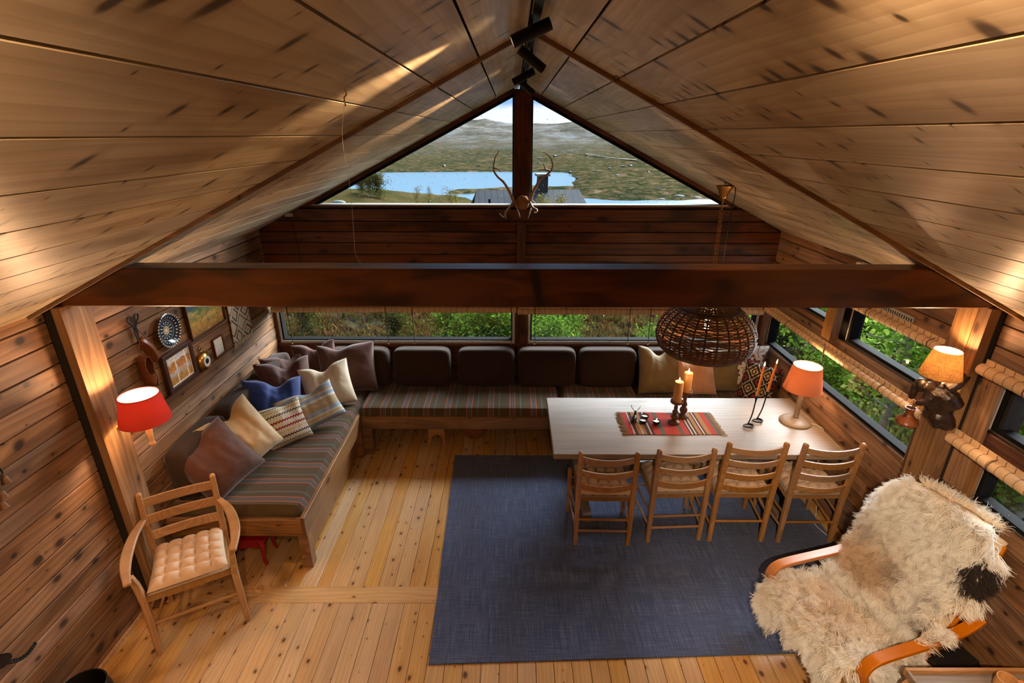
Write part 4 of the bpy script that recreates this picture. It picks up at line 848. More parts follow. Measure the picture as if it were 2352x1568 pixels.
xs = [(-1.93, -1.28), (-1.24, -0.64), (-0.565, 0.03), (0.06, 0.668), (0.70, 1.297), (1.32, 1.925), (1.945, 2.56)]
labs = ['dark brown back cushion beside the big brown pillow under the window', 'dark brown back cushion next but one to the brown pillows', 'dark brown back cushion just before the window post', 'dark brown back cushion just past the window post by the table', 'dark brown back cushion before the olive pillow', 'dark brown back cushion behind the olive and peach pillows', 'dark brown back cushion in the corner behind the floral pillow']
for (a, b), lb in zip(xs, labs): back_cushion(((a + b) / 2, 4.935, SEAT - 0.005), b - a, 0, -0.10, lb, 'back cushions under the windows')
labs = ['dark brown back cushion on the daybed behind the front brown pillow', 'dark brown back cushion on the daybed behind the beige and navy pillows', 'dark brown back cushion on the daybed in the corner behind the brown pillows']
for (a, b), lb in zip([(3.02, 3.62), (3.66, 4.26), (4.30, 4.90)], labs): back_cushion((XL + 0.15, (a + b) / 2, SEAT - 0.005), b - a, PI / 2, -0.10, lb, 'back cushions along the picture wall')

def pillow(label, mat, base, face, lean, w, h, t, roll=0.0, chop=0.0, chopx=0.0, seed=0, piping=None, pin=0.07, group=None, sink=0.012):
    """scatter pillow standing on its lower edge at `base`, facing horizontal angle `face` (degrees), leaning back; chop = dent in the upper edge"""
    N_ = 30; lean = math.radians(lean); fa = math.radians(face)
    def P_(u, v, s_):
        U, V_ = 2 * u - 1, 2 * v - 1
        x_ = U * (1 - pin * (1 - V_ * V_) * abs(U)); y_ = V_ * (1 - pin * (1 - U * U) * abs(V_))
        e = max(0.0, (1 - U * U)) ** 0.5 * max(0.0, (1 - V_ * V_)) ** 0.5
        g_ = math.exp(-((U - chopx) / 0.34) ** 2); up = (V_ + 1) / 2
        y_ -= chop * g_ * up ** 1.6 * 0.9
        th = e * (1 - 0.35 * (chop > 0) * g_ * up)
        wr = 0.10 * mnoise.noise(Vector((U * 2.3 + seed, V_ * 2.3, seed * 1.7))) + 0.06 * mnoise.noise(Vector((U * 6 + V_ * 2, V_ * 5 + seed, 3.1)))
        crease = chop * 0.5 * math.exp(-((abs(U - chopx) - 0.22 - 0.25 * (1 - up)) / 0.09) ** 2) * up * e
        return Vector((x_ * w / 2, y_ * h / 2, s_ * t * 0.66 * (th * (1 + wr) - (crease if s_ > 0 else 0))))
    b = B().grid(lambda u, v: P_(u, v, 1), N_, N_); k = len(b.v)
    b2 = B().grid(lambda u, v: P_(u, v, -1), N_, N_); b.add(b2.v, [f[::-1] for f in b2.f])
    me = b.mesh('pillow', 70); bm = bmesh.new(); bm.from_mesh(me); bmesh.ops.remove_doubles(bm, verts=bm.verts, dist=1e-4); bm.to_mesh(me); bm.free()
    me.polygons.foreach_set('use_smooth', [True] * len(me.polygons))
    n0 = Vector((math.cos(fa), math.sin(fa), 0)); up = Vector((0, 0, 1)) * math.cos(lean) - n0 * math.sin(lean); nn = n0 * math.cos(lean) + Vector((0, 0, 1)) * math.sin(lean); xx = up.cross(nn)
    cr_, sr = math.cos(roll), math.sin(roll); xx, up = xx * cr_ + up * sr, up * cr_ - xx * sr
    lowest = min((xx.z * v.co.x + up.z * v.co.y + nn.z * v.co.z) for v in me.vertices)
    ctr = Vector(base) + (up * (h / 2)) ; ctr.z = base[2] - lowest - sink
    ob = link('pillow', me, mat); ob.matrix_world = frame(ctr, xx, up, nn); tag(ob, label, 'pillow', group)
    rim_ = [P_(u, v, 1) for u, v in [(i / 40, 0) for i in range(40)] + [(1, i / 40) for i in range(40)] + [(1 - i / 40, 1) for i in range(40)] + [(0, 1 - i / 40) for i in range(40)]]
    B().tube(rim_, 0.0022, 5, closed=True).obj('piping', piping or mat, ob, 60)
    return ob
S = SEAT
pillow('plain brown velvet pillow at the chair end of the daybed', M['brownvel'], (-2.01, 3.18, S), -40, 40, 0.47, 0.50, 0.21, 0.34, 0.26, -0.15, 1)
pillow('plain beige velvet pillow with a dented top on the daybed', M['beigevel'], (-2.00, 3.50, S), -36, 30, 0.46, 0.50, 0.22, 0.30, 0.34, 0.05, 2)
pillow('navy blue velvet pillow slumped on the daybed', M['navyvel'], (-2.10, 3.98, S), -52, 30, 0.50, 0.46, 0.18, -0.18, 0.34, 0.15, 3)
pillow('small cream pillow with red and brown zigzag rows', M['nordicred'], (-1.88, 3.80, S), -50, 30, 0.36, 0.36, 0.14, 0.08, 0.16, 0.3, 4)
pillow('oblong oatmeal pillow with pale blue and black knit bands', M['nordicblue'], (-1.72, 4.02, S), -58, 34, 0.52, 0.36, 0.15, 0.22, 0.30, 0.2, 5)
pillow('brown velvet pillow behind the navy one on the daybed', M['brownvel'], (-2.12, 4.36, S), -52, 20, 0.50, 0.50, 0.18, -0.05, 0.36, 0.1, 6)
pillow('cream linen pillow with small dark stitched motifs', M['cream'], (-1.72, 4.40, S), -66, 24, 0.46, 0.44, 0.15, 0.1, 0.32, -0.05, 7)
pillow('large brown velvet pillow leaning on the window cushions', M['brownvel'], (-1.66, 4.72, S), -82, 18, 0.58, 0.52, 0.17, 0.04, 0.20, -0.25, 8)
pillow('brown velvet pillow tucked into the bench corner by the picture wall', M['brownvel'], (-2.22, 4.66, S), -48, 12, 0.46, 0.46, 0.16, 0.0, 0.3, 0.2, 9)
pillow('brown velvet pillow in the corner under the window, one peak showing', M['brownvel'], (-1.98, 4.82, S), -78, 10, 0.44, 0.50, 0.13, 0.1, 0.34, 0.1, 10)
pillow('olive velvet pillow next to the bare dark brown back cushions', M['olivevel'], (1.52, 4.70, S), -84, 24, 0.48, 0.50, 0.17, -0.06, 0.38, -0.1, 11)
pillow('peach velvet pillow between two olive ones', M['peachvel'], (1.88, 4.68, S), -88, 24, 0.42, 0.46, 0.15, 0.05, 0.46, -0.3, 12)
pillow('olive velvet pillow between the peach and the floral pillow', M['olivevel'], (2.13, 4.76, S), -92, 16, 0.48, 0.48, 0.16, 0.04, 0.4, -0.4, 13)
pillow('white floral needlework pillow in the bench corner', M['floral'], (2.33, 4.76, S), -104, 16, 0.40, 0.52, 0.15, -0.10, 0.12, 0.0, 14)
pillow('black and red diamond woven pillow leaning on the strip window wall', M['diamond'], (2.39, 4.56, S), -132, 16, 0.33, 0.40, 0.12, -0.06, 0.06, 0.0, 15)

# dining table
TZ = 0.73
tb_ = thing('dining_table', 'long pale pine trestle dining table', 'table', (1.45, 3.80, 0)); o = tb_.location
B().box(lp((1.452, 3.80, TZ - 0.0225)), (2.265, 0.92, 0.045)).obj('table_top', M['table'], tb_, bevel=0.006)
B().box(lp((1.452, 3.80, TZ - 0.07)), (1.7, 0.08, 0.05)).obj('under_rail', M['table'], tb_)
for xf in (0.62, 2.22):
    B().box(lp((xf, 3.80, 0.065)), (0.075, 0.80, 0.075)).obj('foot', M['table'], tb_, bevel=0.006)
    B().box(lp((xf, 3.80, 0.39)), (0.055, 0.30, 0.58)).obj('trestle', M['table'], tb_, bevel=0.006)
    B().box(lp((xf, 3.80, 0.66)), (0.07, 0.66, 0.05)).obj('bearer', M['table'], tb_, bevel=0.006)
B().box(lp((1.42, 3.80, 0.30)), (1.6, 0.035, 0.10)).obj('stretcher', M['table'], tb_, bevel=0.005)

def tufted(w0, w1, dep, t, nx=5, ny=5):
    """square tied cushion: w0 front width, w1 back width; x across, y to the back"""
    def hgt(u, v):
        U, V_ = 2 * u - 1, 2 * v - 1; e = (max(0, 1 - abs(U) ** 6) ** 0.5) * (max(0, 1 - abs(V_) ** 6) ** 0.5)
        a = abs(math.sin(PI * nx * u)) ** 0.45; c = abs(math.sin(PI * ny * v)) ** 0.45
        return e * (0.45 + 0.55 * a * c)
    def P_(u, v, s_):
        w = w0 + (w1 - w0) * v; return Vector(((u - 0.5) * w * (1 - 0.03 * math.sin(PI * v)), (v - 0.5) * dep, (s_ > 0) * t * 0.3 + s_ * t * (0.7 if s_ > 0 else 0.15) * hgt(u, v)))
    b = B().grid(lambda u, v: P_(u, v, 1), 40, 40); b2 = B().grid(lambda u, v: P_(u, v, -1), 10, 10)
    b.add(b2.v, [f[::-1] for f in b2.f]); nv = 41
    return b.mesh('tufted_cushion', 80)
def rush_seat(w0, w1, dep, h=0.035):
    def P_(u, v, s_):
        U, V_ = 2 * u - 1, 2 * v - 1; w = w0 + (w1 - w0) * v; e = (max(0, 1 - U ** 8) ** 0.4) * (max(0, 1 - V_ ** 8) ** 0.4)
        return Vector(((u - 0.5) * w, (v - 0.5) * dep, s_ * h / 2 * e - 0.006 * (1 - abs(U)) * (s_ > 0)))
    b = B().grid(lambda u, v: P_(u, v, 1), 20, 20); b2 = B().grid(lambda u, v: P_(u, v, -1), 20, 20); b.add(b2.v, [f[::-1] for f in b2.f]); return b.mesh('seat', 60)
RUSH = rush_seat(0.455, 0.40, 0.385); TUFT = tufted(0.42, 0.39, 0.37, 0.085); TUFT.materials.append(M['tuft'])
def slat(bb_, xa, xb, y_, z_, h, bow, tilt=0.0, t=0.014, n=9):
    V = []; Fs = []
    for i in range(n + 1):
        f = i / n; x_ = xa + (xb - xa) * f; c = 4 * f * (1 - f); yy = y_ + bow * c; top = z_ + h / 2 - 0.012 * c; bot = z_ - h / 2 - 0.012 * c
        for (dy, zz_) in ((-t / 2, bot), (t / 2, bot), (t / 2, top), (-t / 2, top)): V.append((x_, yy + dy + tilt * (zz_ - z_), zz_))
    for i in range(n):
        for k in range(4): Fs.append((4 * i + k, 4 * i + (k + 1) % 4, 4 * i + 4 + (k + 1) % 4, 4 * i + 4 + k))
    Fs += [(3, 2, 1, 0), (4 * n, 4 * n + 1, 4 * n + 2, 4 * n + 3)]; bb_.add(V, Fs)
def dining_chair(tall):
    """origin on the floor under the seat centre; back at -y (towards the viewer), front at +y under the table"""
    c = empty('dining_chair'); H_ = 0.955 if tall else 0.875; rake = -0.05 if tall else -0.015; ny = 4 if tall else 3
    sh = 0.43
    for sx in (-1, 1):
        xb = sx * 0.205
        b = B(); pth = [(xb, -0.185, 0), (xb, -0.19, 0.43), (xb, -0.19 + rake * 0.4, 0.64), (xb, -0.19 + rake, H_ - 0.012), (xb, -0.19 + rake, H_)]
        rr = [0.0155, 0.0185, 0.018, 0.0165, 0.009]; P_ = []
        for (px_, py_, pz_), r_ in zip(pth, rr): P_ += [(px_ - r_, py_ - r_, pz_), (px_ + r_, py_ - r_, pz_), (px_ + r_, py_ + r_, pz_), (px_ - r_, py_ + r_, pz_)]
        b.add(P_, [(0, 1, 2, 3)[::-1], (16, 17, 18, 19)] + [(4 * i + k, 4 * i + (k + 1) % 4, 4 * i + 4 + (k + 1) % 4, 4 * i + 4 + k) for i in range(4) for k in range(4)])
        b.obj('back_post', M['oakz'], c, bevel=0.005)
        xf = sx * 0.232
        b = B(); P_ = []
        for pz_, r_ in ((0, 0.0125), (0.3, 0.017), (0.445, 0.0165)): P_ += [(xf - r_, 0.195 - r_, pz_), (xf + r_, 0.195 - r_, pz_), (xf + r_, 0.195 + r_, pz_), (xf - r_, 0.195 + r_, pz_)]
        b.add(P_, [(0, 1, 2, 3)[::-1], (8, 9, 10, 11)] + [(4 * i + k, 4 * i + (k + 1) % 4, 4 * i + 4 + (k + 1) % 4, 4 * i + 4 + k) for i in range(2) for k in range(4)]); b.obj('front_leg', M['oakz'], c, bevel=0.004)
        for z_ in (0.17, 0.30): B().tube([(xb, -0.185, z_ - 0.02), (xf, 0.195, z_)], [0.0085, 0.0085], 8).obj('stretcher', M['oak'], c, 40)
    for z_ in ((0.14, 0.25) if not tall else (0.20,)): B().tube([(-0.205, -0.185, z_), (0.205, -0.185, z_)], 0.0095, 8).obj('stretcher', M['oak'], c, 40)
    for z_ in (0.26, 0.36): B().tube([(-0.232, 0.195, z_), (0.232, 0.195, z_)], 0.0085, 8).obj('stretcher', M['oak'], c, 40)
    ztop = H_ - 0.065; pit = 0.115 if tall else 0.118
    for k in range(ny):
        z_ = ztop - k * pit; b = B(); yb = -0.19 + rake * (z_ - 0.43) / (H_ - 0.43); slat(b, -0.197, 0.197, yb, z_, 0.052, -0.034, rake / 0.5); b.obj('back_slat', M['oak'], c, 30, bevel=0.002)
    link('seat', RUSH, M['rush'], c, loc=(0, 0.005, sh))
    return c
def chair_cushion(label, x_, y_, rz, group=None):
    ob = link('seat_cushion', TUFT, None, loc=(x_, y_, 0.452), rot=(0, 0, rz)); return tag(ob, label, 'seat cushion', group)
short, tall = dining_chair(False), dining_chair(True)
seats = [(0.709, 3.362, 0.02, short, 'three slat oak chair with rush seat at the free end of the table', 'taupe tufted cushion on the chair at the free end of the table'),
         (1.272, 3.408, -0.05, None, 'three slat oak chair with rush seat next to the tall chairs', 'taupe tufted cushion on the three slat chair next to the tall chairs'),
         (1.772, 3.408, 0.0, tall, 'tall four slat oak chair next to the three slat chairs', 'taupe tufted cushion on the inner tall chair'),
         (2.314, 3.398, 0.0, None, 'tall four slat oak chair beside the strip window wall', 'taupe tufted cushion on the tall chair beside the window wall')]
for i, (x_, y_, rz, src, lb, lc) in enumerate(seats):
    c = src if src else dup(short if i == 1 else tall); c.location = (x_, y_, 0); c.rotation_euler = (0, 0, -rz)
    tag(c, lb, 'chair', 'ladder back chairs at the table'); chair_cushion(lc, x_, y_ + 0.01, -rz, 'tufted chair cushions')

# armchair by the daybed: front legs splayed, curved arms
ang = math.atan2(-0.434, 0.244)                                   # facing direction
ac = thing('ladder_armchair', 'oak ladder back armchair with rush seat beside the daybed', 'chair', (-2.062, 2.548, 0), ang + PI / 2)
# local: +y is the back, front at -y, x to the side
fx, fy = 0.249, -0.20
for sx in (-1, 1):
    b = B(); P_ = []
    for px_, py_, pz_, a, d in ((sx * 0.249, -0.20, 0, 0.015, 0.016), (sx * 0.243, -0.185, 0.20, 0.018, 0.026), (sx * 0.240, -0.18, 0.42, 0.019, 0.029), (sx * 0.25, -0.19, 0.56, 0.017, 0.022), (sx * 0.262, -0.20, 0.635, 0.016, 0.018)):
        P_ += [(px_ - a, py_ - d, pz_), (px_ + a, py_ - d, pz_), (px_ + a, py_ + d, pz_), (px_ - a, py_ + d, pz_)]
    b.add(P_, [(3, 2, 1, 0), (16, 17, 18, 19)] + [(4 * i + k, 4 * i + (k + 1) % 4, 4 * i + 4 + (k + 1) % 4, 4 * i + 4 + k) for i in range(4) for k in range(4)]); b.obj('front_leg', M['oakz'], ac, bevel=0.006)
    b = B(); P_ = []
    for px_, py_, pz_, a in ((sx * 0.20, 0.22, 0, 0.015), (sx * 0.20, 0.20, 0.42, 0.019), (sx * 0.205, 0.225, 0.66, 0.018), (sx * 0.207, 0.27, 0.868, 0.016), (sx * 0.207, 0.272, 0.88, 0.009)):
        P_ += [(px_ - a, py_ - a, pz_), (px_ + a, py_ - a, pz_), (px_ + a, py_ + a, pz_), (px_ - a, py_ + a, pz_)]
    b.add(P_, [(3, 2, 1, 0), (16, 17, 18, 19)] + [(4 * i + k, 4 * i + (k + 1) % 4, 4 * i + 4 + (k + 1) % 4, 4 * i + 4 + k) for i in range(4) for k in range(4)]); b.obj('back_post', M['oakz'], ac, bevel=0.006)
    pth = smoothpath([(sx * 0.208, 0.235, 0.70), (sx * 0.262, 0.13, 0.672), (sx * 0.288, -0.02, 0.652), (sx * 0.285, -0.15, 0.645), (sx * 0.265, -0.27, 0.640)], 5)
    b = B(); V = []; 
    for i, p in enumerate(pth):
        f = i / (len(pth) - 1); w = 0.017 + 0.012 * math.sin(PI * min(1, f * 1.1)) + 0.004 * f; d = (pth[min(i + 1, len(pth) - 1)] - pth[max(i - 1, 0)]).normalized(); sd = Vector((d.y, -d.x, 0)).normalized()
        V += [p - sd * w + Vector((0, 0, -0.011)), p + sd * w + Vector((0, 0, -0.011)), p + sd * w + Vector((0, 0, 0.011)), p - sd * w + Vector((0, 0, 0.011))]
    m_ = len(pth); b.add(V, [(3, 2, 1, 0), tuple(4 * (m_ - 1) + k for k in range(4))] + [(4 * i + k, 4 * i + (k + 1) % 4, 4 * i + 4 + (k + 1) % 4, 4 * i + 4 + k) for i in range(m_ - 1) for k in range(4)]); b.obj('arm', M['oak'], ac, 40, bevel=0.006)
    for z_ in (0.15, 0.28): B().tube([(sx * 0.245, -0.185, z_ + 0.02), (sx * 0.20, 0.21, z_)], 0.0095, 8).obj('stretcher', M['oak'], ac, 40)
B().tube([(-0.243, -0.185, 0.235), (0, -0.185, 0.235), (0.243, -0.185, 0.235)], [0.009, 0.012, 0.009], 8).obj('stretcher', M['oak'], ac, 40)
B().tube([(-0.2, 0.21, 0.22), (0.2, 0.21, 0.22)], 0.0095, 8).obj('stretcher', M['oak'], ac, 40)
for z_, yb in ((0.805, 0.255), (0.69, 0.233), (0.575, 0.215)):
    b = B(); slat(b, -0.197, 0.197, yb, z_, 0.058, 0.036, 0.18); b.obj('back_slat', M['oak'], ac, 30, bevel=0.002)
link('seat', rush_seat(0.475, 0.405, 0.42, 0.05), M['rush'], ac, loc=(0, 0.0, 0.425))
tc_ = tufted(0.43, 0.39, 0.41, 0.075); tc_.materials.append(M['tuft'])
oc = link('seat_cushion', tc_, None, loc=ac.matrix_basis @ Vector((0.0, 0.015, 0.452)), rot=(0, 0, ang + PI / 2)); tag(oc, 'beige tufted cushion on the armchair beside the daybed', 'seat cushion')

# stools under the benches
rs_ = thing('red_stool', 'low red painted stool with curved legs under the daybed', 'stool', (-1.99, 3.06, 0))
B().box((0, 0, 0.225), (0.36, 0.20, 0.022)).obj('top', M['redpaint'], rs_, bevel=0.008)
for sy in (-1, 1): B().prism([(-0.15, 0.19), (-0.10, 0.15), (-0.05, 0.165), (0, 0.145), (0.05, 0.165), (0.10, 0.15), (0.15, 0.19), (0.15, 0.215), (-0.15, 0.215)], -0.008, 0.008, Matrix(((1, 0, 0, 0), (0, 0, -1, sy * 0.08), (0, 1, 0, 0), (0, 0, 0, 1)))).obj('apron', M['redpaint'], rs_, bevel=0.002)
for sx in (-1, 1):
    for sy in (-1, 1):
        p = [(sx * 0.13, sy * 0.07, 0.215), (sx * 0.150, sy * 0.082, 0.14), (sx * 0.142, sy * 0.082, 0.06), (sx * 0.158, sy * 0.088, 0.0)]
        B().tube(smoothpath(p, 4), [0.026 - 0.014 * min(1, i / 8) for i in range(13)], 8).obj('leg', M['redpaint'], rs_, 50)
st = thing('small_stool', 'small pine footstool with arched ends under the window bench', 'stool', (-0.78, 4.66, 0))
B().box((0, 0.1, 0.2), (0.22, 0.34, 0.022)).obj('top', M['bench'], st, bevel=0.004)
arch = [(-0.09, 0.0), (-0.062, 0.0)] + [(-0.055 * math.cos(a), 0.055 + 0.055 * math.sin(a)) for a in [i * PI / 10 for i in range(11)]] + [(0.062, 0.0), (0.09, 0.0), (0.082, 0.19), (-0.082, 0.19)]
for sy in (-0.04, 0.24): B().prism(arch, -0.01, 0.01, Matrix(((1, 0, 0, 0), (0, 0, -1, sy), (0, 1, 0, 0), (0, 0, 0, 1)))).obj('end_panel', M['oak'], st)
lg = B().lathe([(0.118, -0.17), (0.122, -0.16), (0.12, 0.16), (0.116, 0.17)], 22, Matrix.Rotation(PI / 2, 4, 'X')).obj('log', M['cupwood'], None, 40, loc=(-0.40, 4.86, 0.122)); tag(lg, 'round cut log lying under the window bench', 'log')
# ---------------------------------------------------------------- on the table
WARM = (1.0, 0.59, 0.31)
TT = TZ + 0.0005
rn = thing('table_runner', 'striped red kilim runner with fringed ends on the table', 'runner', (1.325, 3.80, TT))
def rnp(u, v): x_, y_ = (u - 0.5) * 0.76, (v - 0.5) * 0.36; return (x_ + 0.012 * (0.5 - v) * 0, y_ + 0.004 * math.sin(u * 9), 0.004 + 0.0012 * mnoise.noise(Vector((x_ * 9, y_ * 9, 2))))
g = B().grid(rnp, 30, 14); nn = len(g.v); g.v += [(a, b, 0.0) for a, b, c in g.v]; rm = list(range(31)) + [j * 31 + 30 for j in range(1, 15)] + [14 * 31 + i for i in range(29, -1, -1)] + [j * 31 for j in range(13, 0, -1)]
g.f += [(p, q, q + nn, p + nn) for p, q in zip(rm, rm[1:] + rm[:1])]; g.obj('cloth', M['runner'], rn, 40)
rg = random.Random(3)
for sx in (-1, 1):
    b = B()
    for i in range(46):
        y_ = -0.178 + 0.356 * i / 45; e = rg.uniform(-0.012, 0.012); L = rg.uniform(0.035, 0.055)
        b.tube([(sx * 0.378, y_, 0.004), (sx * (0.378 + L * 0.5), y_ + e * 0.5, 0.006), (sx * (0.378 + L), y_ + e, 0.002)], [0.0022, 0.0024, 0.0015], 4)
    b.obj('fringe', M['jutefringe'], rn)['kind'] = 'stuff'
def flame(par, p, s_=1.0, light=0.0, part=True):
    B().lathe([(0.0015 * s_, 0), (0.0062 * s_, 0.008 * s_), (0.0066 * s_, 0.013 * s_), (0.004 * s_, 0.026 * s_), (0.0004, 0.043 * s_)], 10).obj('flame', M['flame'], par, 60, loc=p)
    if light: lamp('flame_light', Vector(p) + Vector((0, 0, 0.02)), light, (1.0, 0.6, 0.28), 0.006, parent=par)
def pillar(x_, y_, hh, hc, label, lc):
    h = thing('candle_holder', label, 'candle holder', (x_, y_, TT + 0.004), group='turned candle holders')
    s_ = hh / 0.24
    B().lathe([(0.047, 0), (0.049, 0.008), (0.044, 0.018), (0.024, 0.028), (0.019, 0.036), (0.030, 0.052), (0.034, 0.066), (0.028, 0.082), (0.016, 0.094), (0.022, 0.102), (0.026, 0.116), (0.020, 0.13), (0.014, 0.142), (0.0165, 0.16), (0.014, 0.19), (0.018, 0.206)], 24).obj('stem', M['darkturned'], h, 45).scale = (1, 1, s_)
    B().lathe([(0.018, 0), (0.05, 0.008), (0.053, 0.016), (0.052, 0.03), (0.046, 0.03), (0.045, 0.014), (0.0, 0.013)], 26, cap=False).obj('cup', M['darkturned'], h, 45, loc=(0, 0, 0.205 * s_))
    c = thing('pillar_candle', lc, 'candle', (x_, y_, TT + 0.004 + 0.205 * s_ + 0.013), group='burning pillar candles')
    B().lathe([(0.036, 0), (0.0365, 0.01), (0.0365, hc - 0.006), (0.033, hc), (0.029, hc - 0.004), (0.020, hc - 0.014), (0.0, hc - 0.016)], 26, cap=False).obj('wax', M['candle'], c, 50)
    B().tube([(0, 0, hc - 0.02), (0.001, 0, hc - 0.004)], 0.0012, 5).obj('wick', M['blackcord'], c); flame(c, (0, 0, hc - 0.006), 1.0, 0.5)
pillar(1.374, 3.808, 0.215, 0.19, 'shorter turned dark wood holder under a pillar candle', 'ivory pillar candle burning on the shorter turned holder')
pillar(1.475, 3.90, 0.265, 0.185, 'taller turned dark wood holder under a pillar candle', 'ivory pillar candle burning on the taller turned holder')
def taper(x_, y_, lean, h, hc, label, lc):
    t = thing('taper_holder', label, 'candle holder', (x_, y_, TT), group='iron taper holders')
    coil = [(0.042 * math.cos(a) * (1 - 0.012 * a) - 0.005, 0.032 * math.sin(a) * (1 - 0.012 * a), 0.006 + 0.0016 * a) for a in [i * 0.25 for i in range(0, 32)]]
    B().tube(coil, 0.0058, 8).obj('coil_base', M['iron'], t, 60)
    e = coil[-1]; tp = Vector((lean, 0.0, h)); B().tube(smoothpath([e, (e[0] + lean * 0.1, e[1] * 0.6, 0.04), (lean * 0.5, 0.0, h * 0.5), tp], 6), 0.0052, 8).obj('rod', M['iron'], t, 60)
    B().lathe([(0.005, -0.06), (0.010, -0.02), (0.0145, 0.0), (0.011, 0.0), (0.008, -0.012), (0.0, -0.012)], 14, Matrix.Translation(tp + Vector((0, 0, 0.03))), cap=False).obj('cup', M['iron'], t, 60)
    c = thing('taper_candle', lc, 'candle', (x_ + lean, y_, TT + h + 0.018), group='burning taper candles')
    B().lathe([(0.0095, 0), (0.0105, 0.01), (0.0085, hc - 0.01), (0.005, hc), (0, hc)], 14, cap=False).obj('wax', M['candle2'], c, 50); c.rotation_euler = (0, math.atan2(lean, h), 0); flame(c, (0, 0, hc + 0.002), 0.85, 0.3)
taper(1.985, 3.745, 0.012, 0.265, 0.275, 'black iron taper holder with coiled foot, nearer the chairs', 'amber taper candle burning nearer the chairs')
taper(2.098, 3.83, 0.026, 0.262, 0.265, 'black iron taper holder with coiled foot, nearer the window bench', 'amber taper candle burning nearer the window bench')
for (u, v, lit, lb, cap) in [(1481.5, 957, 0, 'dark tealight bowl behind the other two', 'unlit'), (1477.5, 967, 0, 'dark tealight bowl beside the reindeer', 'unlit'), (1507.5, 969, 1, 'dark tealight bowl with the burning flame', 'lit')]:
    p = at(u, v, Z=TT + 0.02); t = thing('tealight_bowl', lb, 'candle holder', (p.x, p.y, TT + 0.004), group='tealight bowls')
    B().lathe([(0.018, 0), (0.028, 0.008), (0.0315, 0.022), (0.030, 0.032), (0.026, 0.031), (0.026, 0.018), (0, 0.015)], 20, cap=False).obj('bowl', M['ceramic'], t, 60)
    B().lathe([(0.021, 0.014), (0.021, 0.026), (0, 0.025)], 16, cap=False).obj('wax', M['wax'], t, 60)
    if lit: flame(t, (0, 0, 0.026), 0.6)
    else: B().tube([(0, 0, 0.024), (0, 0, 0.031)], 0.001, 5).obj('wick', M['blackcord'], t)
p = at(1456, 968, Z=TT + 0.004); rd = thing('reindeer_figurine', 'small dark lying reindeer figurine with antlers on the runner', 'figurine', (p.x, p.y, TT + 0.004), 1.2)
b = B(); b.ball((0, 0, 0.03), (0.045, 0.022, 0.028)); b.ball((0.032, 0, 0.05), (0.016, 0.013, 0.026), mat=Matrix.Rotation(0.4, 3, 'Y')); b.ball((0.046, 0, 0.075), (0.021, 0.010, 0.011), mat=Matrix.Rotation(0.35, 3, 'Y'))
for sy in (-1, 1): b.tube([(0.02, sy * 0.016, 0.016), (0.045, sy * 0.018, 0.008), (0.058, sy * 0.014, 0.005)], 0.006, 6); b.tube([(-0.03, sy * 0.018, 0.016), (-0.01, sy * 0.024, 0.006)], 0.007, 6)
ob = b.obj('body', M['carved'], rd, 60); md = ob.modifiers.new('remesh', 'REMESH'); md.mode = 'VOXEL'; md.voxel_size = 0.004; md.use_smooth_shade = True
for sy in (-1, 1):
    b = B(); q = smoothpath([(0.036, sy * 0.006, 0.084), (0.022, sy * 0.02, 0.104), (0.014, sy * 0.03, 0.122), (0.026, sy * 0.036, 0.14)], 4); b.tube(q, 0.0019, 5)
    for i, d in ((4, (0.018, 0.0, 0.014)), (8, (-0.004, 0.010 * sy, 0.018)), (10, (0.018, 0.004 * sy, 0.008))): b.tube([q[i], q[i] + Vector(d)], [0.0017, 0.0009], 5)
    b.obj('antler', M['blackmetal'], rd, 60)
# table lamp
tl = thing('table_lamp', 'turned wooden table lamp with terracotta shade by the strip window', 'lamp', (2.41, 3.83, TT))
B().lathe([(0.122, 0), (0.124, 0.008), (0.118, 0.016), (0.08, 0.026), (0.045, 0.036), (0.028, 0.046), (0.022, 0.05)], 36).obj('base', M['table'], tl, 40)
prof = [(0.022, 0.05), (0.026, 0.058), (0.02, 0.066)] + [(0.0205 + 0.0012 * math.sin(i * 2.2), 0.07 + i * 0.0105) for i in range(22)] + [(0.017, 0.31)]
B().lathe(prof, 20).obj('stem', M['table'], tl, 50)
def shade(par, r0, r1, z0, z1, mat, tilt=0.0):
    m = Matrix.Rotation(tilt, 4, 'X')
    B().lathe([(r0, z0), (r1, z1)], 40, m, cap=False).obj('shade', mat, par, 40)
    B().lathe([(r0 - 0.0025, z0 + 0.001), (r1 - 0.0025, z1 - 0.001)], 40, m, cap=False).obj('shade_lining', M['shadein'], par, 40)
    b = B()
    for r_, z_ in ((r0, z0), (r1, z1)): b.tube([m @ Vector((r_ * math.cos(a), r_ * math.sin(a), z_)) for a in [2 * PI * i / 40 for i in range(40)]], 0.0028, 6, closed=True)
    b.obj('shade_trim', mat, par, 60)
def bulb(par, p, r=0.024, power=20, col=WARM, rad=0.03):
    B().ball(p, r, 12, 8).obj('bulb', M['bulb'], par, 60); lamp('lamp_light', Vector(p) + Vector((0, 0, r + 0.012)), power, col, rad, parent=par)
shade(tl, 0.146, 0.108, 0.315, 0.525, M['peachshade']); B().tube([(0, 0, 0.31), (0, 0, 0.39)], 0.012, 10).obj('socket', M['whiteplastic'], tl, 50); bulb(tl, (0, 0, 0.41), power=9)
B().tube(smoothpath([(0.10, -0.03, 0.006), (0.165, -0.08, 0.004), (0.19, -0.12, -0.05), (0.20, -0.14, -0.4), (0.175, -0.3, -0.70), (0.10, -0.42, -0.718), (0.15, -0.62, -0.718), (0.17, -0.75, -0.715)], 6), 0.0028, 6).obj('cable', M['whitecord'], tl, 60)

